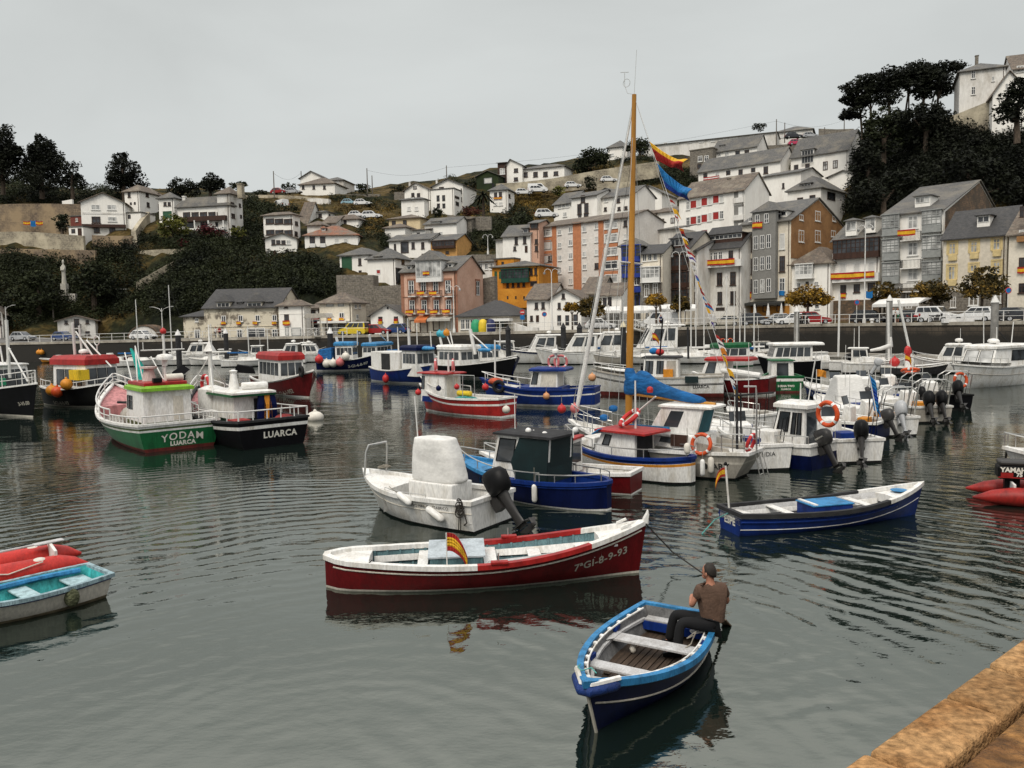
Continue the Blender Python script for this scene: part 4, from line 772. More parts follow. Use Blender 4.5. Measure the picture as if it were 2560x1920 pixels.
def wall(label,pts,mat,thick=.6,crop='A',name='stone_wall',below=1.5):
 P=[]
 for x,yt,yb,d in pts:
  b=wd(px(crop,x,yb),d);t=rP(px(crop,x,yt),b,V3((b.x,b.y,0)).normalized());P.append((b,t.z))
 o=P[0][0];m=MB(mat);rings=[]
 for i,(b,zt)in enumerate(P):
  a=P[max(0,i-1)][0];c=P[min(len(P)-1,i+1)][0];d=(c-a);d.z=0;d.normalize();n=V3((-d.y,d.x,0));n=n if n.y>0 else-n
  q=b-o;rings.append([(q.x,q.y,q.z-below),(q.x,q.y,zt-o.z),(q.x+n.x*thick,q.y+n.y*thick,zt-o.z),(q.x+n.x*thick,q.y+n.y*thick,q.z-below)])
 m.loft(rings);ob=m.build(name,loc=o);return tag(ob,label,'wall')
TERR=brick('terrace_stone',(.22,.16,.105),(.15,.11,.075),(.10,.08,.06),1.0,.8,.35,.03,stain=(.30,.22,.13),stlo=.45,sthi=.62,stscale=.25)
wall('brown stone retaining wall beneath the trees, topmost terrace at left',[(-60,590,690,172),(80,580,692,171),(330,578,690,171),(575,582,690,170)],TERR)
wall('broken stone terrace wall behind the red and blue flag at left',[(-60,700,790,166),(120,705,790,165),(300,712,790,165),(480,735,800,164)],TERR)
wall('pale stone ruin wall with square recesses, left terraces',[(-60,775,880,162),(150,770,880,162),(330,780,890,161),(580,800,895,160)],OLDW)
wall('long low parapet of brown stone, lowest left terrace',[(-60,890,960,159),(150,890,950,159),(400,895,950,158),(660,900,980,157)],TERR)
wall('stone wall under the white gabled terrace house',[(638,795,855,162),(760,800,860,161),(912,800,862,160)],TERR)
wall('grey stone retaining wall under the shrub garden, left bluff',[(960,905,1000,158),(1100,895,1000,157),(1280,890,960,156)],OLDW)
wall('whitewashed low wall in the trees, left cliff',[(740,1165,1200,152),(860,1166,1203,151),(970,1168,1205,150)],W2)
wall('whitewashed base under the statue, left cliff',[(400,1195,1245,151),(520,1200,1250,150)],W2)
wall('pale sloping stair wall down the left cliff',[(1240,960,980,154),(1150,1005,1025,152),(1040,1065,1085,150),(940,1120,1140,149)],OLDW,.5)
wall('tan buttress wall descending from the brown hip-roofed house',[(1015,635,760,170),(960,700,820,166),(915,765,930,161),(935,930,950,159)],OLDW,.8)
wall('tiny white hut wall on the top terrace at left',[(430,560,588,174),(500,548,588,174)],W)
wall('ochre stone wall on the ridge road, left of the ridge house',[(545,290,350,199),(800,290,360,197),(1000,300,400,195),(1235,320,425,192)],OLDW,crop='B')
wall('white flaking wall under the ridge house',[(1060,320,425,191),(1150,318,425,190),(1235,325,420,189)],W2,crop='B',thick=1.0)
wall('dark hedge-topped wall along the middle ridge road',[(1240,288,350,203),(1450,284,345,203),(1660,282,350,202)],STONE,crop='B')
wall('long stone wall of the middle ridge road beside the tall gables',[(450,332,400,200),(545,330,390,200)],STONE,crop='C')
wall('long pale stone retaining wall climbing to the hilltop barn',[(-30,480,545,199),(150,470,540,199),(400,440,500,199),(700,385,470,199),(950,345,420,200),(1200,310,390,202)],OLDW,crop='D')
wall('lower stone wall beside the hillside road, centre right',[(730,485,525,193),(900,470,512,193),(1000,462,500,193)],OLDW,crop='D')
wall('brown garden wall below the modern white house',[(890,520,580,172),(1050,535,590,171),(1255,535,595,170)],STONE,crop='C')
wall('tall grey stone terrace wall under the green panelled white house',[(-20,1022,1340,134),(120,1018,1340,133),(285,1020,1340,132)],STONE,crop='C',thick=2)
wall('tall grey stone wall left of the pink house',[(285,1115,1345,131),(400,1108,1345,130),(520,1100,1345,129)],STONE,crop='C',thick=2)
wall('stone wall behind the orange building',[(1090,850,930,152),(1300,850,930,149),(1650,850,930,146)],STONE,crop='C',thick=1)
wall('dark stone side wall right of the pink house',[(1190,1050,1320,128),(1285,1030,1320,127)],STONE,crop='C',thick=1)
wall('grey wall with parked cars along the hilltop road at right',[(770,195,235,205),(1000,180,215,205),(1200,140,165,208),(1460,130,150,208)],STONE,crop='E')
wall('stone parapet on the hilltop road far right',[(1195,65,110,226),(1330,70,110,224),(1460,66,105,222)],STONE,crop='E')
wall('sloping stone wall under the hilltop white house',[(655,440,480,149),(770,395,440,147),(930,330,390,143)],OLDW,crop='F',below=5)
wall('white ramp wall down to the pavilion',[(1440,1420,1500,110),(1540,1450,1500,109),(1640,1455,1500,108)],W2,crop='C',thick=.4)
rng=np.random.default_rng(11)
def quads(pts,size,M,name,parent=None,loc=None,up=0.0,aspect=1.5):
 n=len(pts);pts=np.asarray(pts,dtype=np.float32)
 a=rng.normal(size=(n,3));a[:,2]*=.6;a/=np.linalg.norm(a,axis=1)[:,None]+1e-9
 b=rng.normal(size=(n,3));b-=a*(a*b).sum(1)[:,None];b/=np.linalg.norm(b,axis=1)[:,None]+1e-9
 s=np.asarray(size)*rng.uniform(.6,1.3,n);s=s[:,None]*.5
 P=np.stack([pts-a*s*aspect,pts-b*s*.7,pts+a*s*aspect,pts+b*s*.7],1).reshape(-1,3)
 me=bpy.data.meshes.new(name);me.vertices.add(4*n);me.vertices.foreach_set('co',P.astype(np.float32).ravel())
 me.loops.add(4*n);me.loops.foreach_set('vertex_index',np.arange(4*n,dtype=np.int32))
 me.polygons.add(n);me.polygons.foreach_set('loop_start',np.arange(0,4*n,4,dtype=np.int32))
 me.materials.append(M);me.update(calc_edges=True)
 o=bpy.data.objects.new(name,me);C.objects.link(o)
 if parent:o.parent=parent
 if loc is not None:o.location=loc
 return o
def blob(c,r,n,fill=.55):
 d=rng.normal(size=(n,3));d/=np.linalg.norm(d,axis=1)[:,None]
 k=fill+(1-fill)*rng.random(n)**.5
 return np.asarray(c)+d*k[:,None]*np.asarray(r)
def clumpy(c,r,per=1.0,cl=.40,leaf=.4):
 r=np.asarray(r,float);K=max(9,int(per*22));out=[]
 cs=blob(c,r*.95,K,.3)
 for q in cs:
  rr=r*cl*rng.uniform(.7,1.25);n=max(14,int(11*max(rr[0]*rr[2],.15)/(leaf*leaf)*.55));out.append(blob(q,rr,n,.25))
 return np.concatenate(out)
DK=leafmat('dark_conifer_leaves',(.002,.003,.0018),(.013,.016,.007),.3)
DG=leafmat('dark_shrub_leaves',(.003,.005,.002),(.030,.037,.013),.16)
MG=leafmat('green_shrub_leaves',(.010,.018,.006),(.065,.080,.020),.25)
GOLD=leafmat('golden_tree_leaves',(.04,.025,.006),(.58,.34,.04),.5,(.24,.14,.02))
OLIV=leafmat('olive_tree_leaves',(.014,.014,.005),(.22,.13,.022),.5,(.07,.05,.012))
GREN=leafmat('yellow_green_leaves',(.015,.022,.006),(.16,.16,.03),.4)
REDL=leafmat('dark_red_leaves',(.020,.003,.005),(.10,.015,.018),.4)
DRY=leafmat('dry_grass_tufts',(.05,.033,.010),(.24,.155,.035),.12,(.11,.075,.02))
BARK=mk('grey_bark',(.10,.075,.055),.9,.4,4,bump=.4,stretch=(1,1,.3));BARKL=mk('pale_pine_bark',(.16,.12,.09),.9,.4,4,bump=.4,stretch=(1,1,.3))
def tree(label,crop,lobes,base,d,M,trunk=.25,leaf=.42,per=1.0,cl=.34,name='tree',group=None,limbs=True,bark=None,gr=1.12):
 B=wd(px(crop,*base),d);k=CR[crop][2]*d/FPX
 ro=empty(name,B,0,label,'tree',group);pts=[];m=MB(bark or BARK)
 lob=[]
 for i,(x,y,rx,ry)in enumerate(lobes):
  c=wd(px(crop,x,y),d+ru(-.5,.5)*rx*k)-B;r=(rx*k*gr,rx*k*.9*gr,ry*k*gr);lob.append((c,r))
  pts.append(clumpy((c.x,c.y,c.z),r,per,cl,leaf))
 quads(np.concatenate(pts),leaf,M,'crown',ro)
 top=lob[0][0];m.tube([(0,0,-1.5),(top.x*.35,top.y*.35,top.z*.45),(top.x*.8,top.y*.8,top.z*.9)],[trunk*1.25,trunk,trunk*.5],7)
 if limbs:
  for c,r in lob[1:]:m.tube([(top.x*.35,top.y*.35,top.z*.4),((top.x*.3+c.x)*.55,c.y*.5,c.z*.75),(c.x,c.y,c.z)],[trunk*.55,trunk*.4,trunk*.2],5)
 m.build('trunk',ro,smooth=1);return ro
def bush(label,crop,x,y,rx,ry,d,M,leaf=.36,name='bush',cat='bush',group=None):
 c=wd(px(crop,x,y),d);k=CR[crop][2]*d/FPX
 o=quads(clumpy((0,0,0),(rx*k,rx*k*.9,ry*k),1.2,.42,leaf),leaf,M,name,loc=c);return tag(o,label,cat,group)
def inside(p,poly):
 x,y=p;r=False
 for(x0,y0),(x1,y1)in zip(poly,poly[1:]+poly[:1]):
  if(y0>y)!=(y1>y)and x<(x1-x0)*(y-y0)/(y1-y0)+x0:r=not r
 return r
def sC(name,label,cat,specs,M,leaf=.4):
 leaf*=.72
 out=[]
 for crop,poly,n,r0,r1,fl in specs:
  xs=[p[0]for p in poly];ys=[p[1]for p in poly];k=0;t=0
  while k<n and t<n*8:
   t+=1;p=(ru(min(xs),max(xs)),ru(min(ys),max(ys)))
   if not inside(p,poly):continue
   q=px(crop,*p);v=hit(q)
   if v is None:continue
   k+=1;r=ru(r0,r1)
   out.append(blob((v.x,v.y,v.z+r*fl*.35),(r,r,r*fl),max(10,int(9*r*r/(leaf*leaf)*.42)),.35))
 return stuff(quads(np.concatenate(out),leaf,M,name),label,cat)
sC('undergrowth','dark green scrub covering the cliff above the left quay','undergrowth',[('A',[(0,945),(650,965),(930,880),(980,980),(940,1130),(1250,960),(1382,860),(1382,1330),(1270,1340),(670,1380),(390,1380),(0,1470)],620,1.0,2.3,.8),('B',[(-40,700),(100,650),(700,650),(740,800),(1040,810),(1310,960),(1300,1010),(1380,1040),(1380,1110),(820,1150),(360,1140),(0,1300)],640,1.0,2.3,.8),('A',[(0,430),(300,450),(600,465),(860,520),(860,560),(560,565),(420,585),(80,590),(0,600)],220,1.0,2.0,.9),('B',[(520,320),(620,330),(800,400),(780,440),(690,480),(690,640),(540,640),(520,480)],130,.9,1.8,.8)],DG,.42)
sC('woodland','black-green wood covering the steep hill at right','woodland',[('F',[(165,575),(215,500),(290,440),(420,410),(640,380),(655,480),(770,465),(940,410),(1060,310),(1106,250),(1500,200),(1500,1000),(1106,930),(1000,900),(860,770),(660,830),(320,965),(120,950),(190,800),(160,690)],1500,1.2,2.8,.95)],DK,.46)
sC('brambles','brown green scrub patches on the middle slopes','scrub',[('C',[(0,420),(1660,330),(1660,620),(1000,700),(400,690),(0,560)],90,.5,1.2,.7),('C',[(980,640),(1200,600),(1300,640),(1290,830),(1090,850),(1000,800)],70,.7,1.5,.6),('C',[(1190,660),(1440,570),(1600,600),(1480,640),(1300,720),(1290,820),(1210,760)],120,.8,1.7,.8),('D',[(880,470),(1000,425),(1340,350),(1345,520),(1200,490),(900,530)],130,.8,1.6,.8),('C',[(640,60),(1130,250),(1040,270),(750,270)],14,.7,1.3,.8),('E',[(0,400),(270,380),(280,500),(180,540),(60,510)],70,.9,1.7,.8),('E',[(900,300),(985,280),(980,420),(910,410)],24,.8,1.5,.8),('D',[(860,240),(1120,250),(1180,310),(880,330)],50,.7,1.3,.8),('B',[(1240,300),(1660,290),(1660,350),(1240,350)],40,.6,1.1,.8),('B',[(560,350),(1000,420),(960,470),(700,470)],40,.8,1.6,.8),('C',[(960,560),(1250,570),(1400,560),(1100,700),(980,700)],60,.7,1.5,.7),('D',[(0,560),(250,700),(200,820),(0,800)],50,.8,1.6,.8),('C',[(140,560),(400,600),(380,720),(170,720)],34,.7,1.4,.7),('A',[(930,780),(1240,830),(1280,900),(960,900)],50,.8,1.6,.8),('A',[(640,860),(910,860),(930,1000),(660,960)],50,.9,1.8,.8),('C',[(330,690),(420,700),(420,800),(330,800)],26,.8,1.4,.8),('E',[(180,190),(560,175),(740,150),(740,190),(400,205),(180,230)],60,.7,1.2,.8)],DG,.38)
sC('dry_grass','ochre dry grass on the upper slopes','grass',[('C',[(0,440),(440,430),(440,510),(0,510)],70,.5,1.0,.5),('C',[(150,560),(400,560),(390,640),(180,670)],60,.5,1.1,.6),('C',[(1440,440),(1660,350),(1660,600),(1420,520)],90,.6,1.2,.55),('D',[(110,570),(400,540),(410,680),(110,650)],60,.6,1.2,.55),('C',[(900,480),(1250,460),(1250,540),(1000,560)],40,.5,1.0,.5),('D',[(1150,620),(1340,610),(1340,680),(1150,680)],30,.5,1.0,.6),('B',[(1500,500),(1660,480),(1660,620),(1540,620)],40,.5,1.1,.6),('C',[(0,420),(1660,330),(1660,620),(1000,700),(400,690),(0,560)],320,.35,.8,.6),('B',[(560,330),(1660,300),(1660,620),(1300,560),(700,480)],200,.35,.8,.6),('D',[(0,540),(1340,420),(1340,700),(0,760)],160,.35,.8,.6)],DRY,.34)
CON='dark conifers on the left skyline'
tree('tall dark conifer cut by the left edge','A',[(20,150,70,90),(45,250,70,80),(20,350,90,80),(110,215,50,28),(-40,250,80,160)],(20,470),178,DK,.4,.46,2.0,.36,'conifer_tree',CON,gr=1.2)
tree('broad spiky conifer, tallest at left beside the edge tree','A',[(280,150,34,50),(290,240,75,60),(300,330,110,70),(215,330,60,90),(370,300,60,70),(300,410,130,60),(230,215,30,50),(340,200,36,44)],(290,500),180,DK,.45,.42,2.2,.34,'conifer_tree',CON,gr=1.2)
tree('round topped dark tree right of the spiky conifer','A',[(500,350,65,55),(470,420,70,50),(545,420,45,50)],(500,500),181,DK,.35,.42,1.4,.32,'tree',CON)
tree('solitary broad conifer above the brown hip-roofed house','A',[(840,270,50,40),(850,340,100,60),(870,420,120,70),(790,400,60,50),(930,420,60,60)],(860,520),186,DK,.45,.42,2.0,.32,'conifer_tree',CON)
tree('low round dark tree behind the small tower house','A',[(1255,450,75,50),(1210,490,55,50),(1320,490,60,50)],(1260,580),184,DK,.3,.4,1.6,.33,'tree',CON)
tree('umbrella shaped dark pine behind the galleried villa roof','B',[(260,165,70,45),(200,210,50,40),(320,205,52,40),(260,215,80,45)],(250,330),182,DK,.35,.42,1.7,.33,'pine_tree',CON)
tree('small tree behind the stone chimney of the square tower','B',[(480,215,60,26),(520,205,30,20)],(480,300),180,DG,.2,.4,1,.4,'tree')
tree('yellow-green garden tree between the tower house and the villa','A',[(1200,700,70,45),(1150,750,60,50),(1245,760,55,50)],(1195,840),160,GREN,.25,.4,1.5,.36,'tree')
tree('big dark green tree beside the statue','A',[(650,1040,90,55),(590,1120,80,70),(710,1110,80,70),(650,1180,120,60)],(650,1260),147,DG,.4,.42,1.7,.34,'tree')
tree('dark green tree above the left quay road','A',[(270,1100,85,50),(220,1170,80,70),(330,1190,80,80),(270,1250,110,60)],(270,1340),146,DG,.4,.42,1.7,.34,'tree')
tree('dark tree hanging over the foot of the left cliff','A',[(90,1240,90,60),(60,1320,90,60),(160,1320,90,60)],(100,1400),146,DG,.35,.42,1.5,.34,'tree')
tree('dark tree between terrace wall and red brick shed','A',[(425,690,50,36),(440,730,44,40)],(430,790),164,DG,.25,.4,1.2,.36,'tree')
for x,y,rx,ry,d,t,M in((250,590,110,48,161,'dark red bougainvillea spilling over the villa terrace',REDL),(40,690,70,40,158,'dark red bush below the villa wall',REDL),(480,600,60,40,160,'yellow-green bush beside the square tower foot',GREN),(900,225,56,36,206,'round dark bush on the ridge beside the ridge house',DG),(1525,238,66,42,206,'dark bush at the foot of the ridge power pole',DG),(660,270,60,16,208,'low dark scrub on the ridge behind the red car',DG)):
 bush(t,'B',x,y,rx,ry,d,M)
for x,y,rx,ry,d,t,M in((335,482,54,36,192,'dark round bush on the dry slope above the white cars',DG),(465,308,74,28,204,'low dark hedge left of the tall gables',DG),(1085,492,84,36,176,'reddish brown bush beside the palm',mk('x_red_leaf',(.1,.02,.02))and leafmat('brown_red_leaves',(.02,.006,.004),(.11,.035,.02))),(1520,560,86,54,152,'dark green bush above the narrow pink house',DG),(810,505,36,40,172,'small dark tree below the modern slit-windowed house',DG),(1080,265,80,26,206,'dark clipped hedge beside the ivy garage',DG)):
 bush(t,'C',x,y,rx,ry,d,M)
tree('large dark tree on the hilltop left of the gatehouse','D',[(740,260,80,55),(660,300,80,60),(770,330,90,60),(610,350,70,50),(700,350,110,50)],(700,410),208,DG,.4,.45,1.8,.33,'tree')
tree('dark tree beside the hilltop gatehouse, behind the mast','D',[(1060,170,60,40),(1000,200,60,40),(1080,215,50,40)],(1050,290),226,DG,.35,.45,1.6,.33,'tree')
for x,y,rx,ry,d,t,M in((676,475,52,52,196,'ball shaped dark bush beside the hillside road',DG),(445,535,46,32,194,'yellow-green bush on the hillside road bank',GREN),(760,360,60,22,202,'sandy shrub on top of the long retaining wall',OLIV),(170,745,70,50,160,'dark bush left of the apartment block',DG)):
 bush(t,'D',x,y,rx,ry,d,M)
for x,y,rx,ry,d,t,M in((745,52,50,30,240,'wind-bent dark shrub on the barn ridge',DG),(650,160,46,22,212,'clipped dark bush on the hilltop terrace',DG),(960,375,26,50,178,'yellow flowering bush beside the long terrace house',GREN)):
 bush(t,'E',x,y,rx,ry,d,M)
B=wd(px('C',1190,520),178);ro=empty('palm_tree',B,0,'dark palm tree beside the reddish bush, middle slope','palm')
m=MB(BARK);m.tube([(0,0,-1),(0,0,2.2),(.1,0,4.2)],[.35,.28,.25],7);m.build('trunk',ro)
m=MB(DG)
for i in range(46):
 a=ru(0,6.28);e=ru(-.3,1.1);L=ru(2.2,3.2);p=[]
 for t in(0,.35,.7,1.0):p.append(V3((.1+cos(a)*L*t*cos(e*(1-t*.5)),sin(a)*L*t*cos(e*(1-t*.5)),4.2+L*t*sin(e)-1.5*t*t)))
 for q0,q1 in zip(p,p[1:]):
  s=V3((-sin(a),cos(a),0))*.22;m.face(q0-s,q1-s*.7,q1+s*.7,q0+s)
m.build('fronds',ro)
PN='umbrella pines above the dark wood'
def pine(label,lobes,base,d,tr=.3,lean=0):
 return tree(label,'F',lobes,base,d,DK,tr*.7,.44,2.0,.36,'pine_tree',PN,bark=BARKL,gr=1.3)
pine('leftmost umbrella pine, leaning over the hilltop cars',[(175,260,60,26),(140,330,40,18),(160,400,55,22),(130,420,36,12),(200,350,40,20)],(215,520),162,.28)
pine('wide flat pine crown second from left on the hill',[(250,225,70,30),(200,290,60,24),(300,270,60,26),(240,330,50,22)],(262,500),160,.3)
pine('dense pine crown in the middle of the pine row',[(350,205,90,34),(330,260,70,34),(400,235,60,34),(350,320,60,34)],(365,480),158,.34)
pine('tall flat topped pine with bare pale trunks',[(505,160,66,30),(480,200,60,30),(540,180,50,26),(460,240,30,18)],(440,440),160,.24)
pine('dense pine right of the bare trunks',[(560,190,80,36),(530,250,60,34),(600,230,60,40),(560,290,40,30)],(545,440),157,.36)
pine('pine crown touching the white hilltop house',[(650,165,70,30),(640,220,60,34),(700,150,60,22),(660,270,40,30)],(620,440),160,.3)
pine('thin pine with a small crown behind the bare trunks',[(470,230,40,16),(450,205,36,14)],(468,430),164,.2)
WD='dark broadleaf trees at the wood edge'
for t,l,b,d in(('broad green-topped tree at the upper left of the dark wood',[(340,430,75,50),(280,480,70,60),(400,460,70,60),(330,540,110,70)],(330,640),150),('dark round tree under the white hilltop house',[(570,400,90,50),(500,440,80,60),(620,450,70,60),(560,520,110,70)],(560,600),146),('tree hanging over the brown-windowed white house',[(230,620,60,60),(190,690,50,50),(260,700,60,70),(210,770,50,50)],(250,860),146),('dark tree behind the grey glazed galleries',[(330,820,110,70),(230,860,90,60),(430,780,90,60)],(330,960),128),('dark tree rising at the right edge below the white gable',[(1060,330,70,60),(1100,270,60,50),(1020,410,70,60)],(1070,520),128),('dark tree behind the stone gable',[(760,700,110,80),(900,740,110,80),(980,820,80,70)],(860,900),122)):
 tree(t,'F',l,b,d,DK if 'green'not in t else DG,.4,.45,1.8,.34,'tree',WD)
ST='pruned street trees along the quay'
tree('golden broad street tree in front of the low gallery house','E',[(1120,1300,105,55),(1050,1330,80,50),(1200,1330,85,50),(1120,1370,130,40),(1000,1360,50,36),(1240,1360,44,34)],(1112,1470),106,GOLD,.16,.26,2.0,.3,'street_tree',ST)
tree('thin olive street tree left of the tall white lamp','F',[(330,1370,50,40),(300,1410,50,44),(370,1410,56,50),(330,1450,50,30)],(335,1530),101,OLIV,.12,.26,1.6,.28,'street_tree',ST)
tree('dense olive street tree before the grey galleries','F',[(595,1370,70,45),(540,1400,60,48),(650,1400,48,48),(595,1430,85,36)],(592,1500),97,OLIV,.14,.26,2.0,.3,'street_tree',ST)
tree('dark round street tree before the cream house','F',[(880,1310,80,50),(820,1360,66,50),(945,1350,60,56),(880,1380,100,44)],(872,1480),90,OLIV,.15,.26,2.2,.3,'street_tree',ST)
tree('small golden tree left of the big ochre quay tree','D',[(540,1405,44,24),(515,1420,30,20),(568,1420,28,20)],(545,1510),104,GOLD,.1,.26,1.5,.33,'street_tree',ST)
tree('big ochre brown tree in front of the weathered roof house','D',[(685,1385,84,50),(640,1420,60,50),(735,1420,50,50),(685,1450,90,36)],(685,1530),104,OLIV,.15,.26,2.0,.3,'street_tree',ST)
tree('golden tree before the white projecting gallery house','D',[(1175,1345,64,34),(1135,1365,36,24),(1215,1365,36,24)],(1178,1480),106,GOLD,.12,.26,1.6,.3,'street_tree',ST)
tree('ochre tree before the brown glazed apartment house','D',[(1358,1365,60,40),(1325,1400,40,30),(1395,1400,40,32),(1358,1415,60,26)],(1360,1500),105,OLIV,.12,.26,1.7,.3,'street_tree',ST)
def paint(name,col,rough=.38,var=.22,scale=1.6,**k):
 k.setdefault('stretch',(1.6,1.6,.5));k.setdefault('lo',.36);k.setdefault('hi',.56);k.setdefault('fine',.22);return mk(name,col,rough,min(.6,var*1.5),scale,**k)
PW=paint('boat_white',(.74,.73,.70),.4,.12,1.6,col2=(.54,.51,.45),lo=.32,hi=.52)
P_CREAM=paint('boat_cream',(.62,.58,.50),.45,.15)
PG=paint('boat_grey',(.40,.37,.32),.45,.15)
P_RED=paint('boat_dark_red',(.11,.005,.007),.45,.25,2,spec=.15)
P_RED2=paint('boat_red',(.36,.020,.018),.4,.25,2)
P_NAVY=paint('boat_navy',(.0025,.007,.048),.45,.3,2,spec=.1)
P_BLUE=paint('boat_blue',(.006,.028,.17),.45,.25,2,spec=.2)
P_SKY=paint('boat_sky_blue',(.035,.22,.46),.5,.3,3,fine=.3)
P_BLACK=paint('boat_black',(.0035,.0035,.005),.5,.3,2,spec=.1)
P_GREEN=paint('boat_green',(.008,.11,.035),.4,.25,2)
P_LIME=paint('boat_lime',(.20,.42,.03),.5,.2)
P_TURQ=paint('boat_turquoise',(.06,.46,.46),.55,.3,3,fine=.3)
P_ANTI=paint('antifouling_red',(.12,.018,.014),.7,.3,2)
P_ANTB=paint('antifouling_black',(.005,.005,.005),.7,spec=.2)
P_ORNG=paint('boat_orange',(.62,.24,.02),.5,.2)
P_TEAL=paint('boat_grey_teal',(.10,.19,.21),.65,.3,4,fine=.3)
PK=paint('weathered_deck',(.34,.32,.29),.8,.3,3,fine=.25)
P_WOOD=mk('dark_floorboards',(.085,.058,.040),.8,.45,3,bump=.3,stretch=(.35,6,1),fine=.4)
P_PALE=mk('pale_grey_thwart',(.50,.50,.50),.7,.3,5,col2=(.36,.35,.34),lo=.35,hi=.6,bump=.15,fine=.25)
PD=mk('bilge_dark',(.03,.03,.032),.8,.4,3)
BLK=mk('black_plastic',(.005,.005,.0055),.45,.2,3,spec=.15)
GRYM=mk('outboard_grey',(.035,.033,.032),.4,.2,3,spec=.3)
SILV=mk('outboard_silver',(.42,.43,.44),.3,.1,3)
STEEL=mk('stainless_steel',(.62,.61,.58),.28,.15,4,metal=.85)
ALU=mk('white_mast_paint',(.66,.65,.62),.4,.1,3)
ROPE=mk('grey_rope',(.30,.27,.22),.9,.4,9);ROPED=mk('dark_wet_rope',(.035,.03,.025),.9,.4,9);ROPEB=mk('turquoise_rope',(.10,.35,.32),.9)
CANV=mk('white_canvas',(.70,.69,.66),.85,.15,1.5,bump=.4,bscale=2.5,stretch=(1,.6,1.5))
BLUC=mk('blue_sail_cover',(.010,.12,.34),.8,.45,2.5,bump=.8,bscale=6,stretch=(1,1,2.5))
DGRC=mk('dark_green_canvas',(.004,.018,.020),.7,.3,2)
ORB=mk('orange_buoy',(.62,.085,.02),.45,.25,3);PNKB=mk('pink_buoy',(.60,.17,.17),.5,.2,3);WHB=mk('white_buoy',(.70,.66,.58),.5,.2,3);REDB=mk('red_buoy',(.50,.03,.03),.45,.2,3)
TYRE=mk('tyre_rubber',(.012,.012,.012),.8)
VARN=mk('varnished_yellow_mast',(.50,.23,.035),.35,.3,2,stretch=(1,1,.1))
PINKD=paint('pink_deck',(.52,.22,.22),.6,.3,3)
BGL=glassmat('boat_glass',(.035,.04,.045),.06)
LETW=mk('white_lettering',(.72,.70,.62),.5);LETB=mk('black_lettering',(.02,.02,.02),.5);LETG=mk('faded_lettering',(.40,.38,.32),.6)
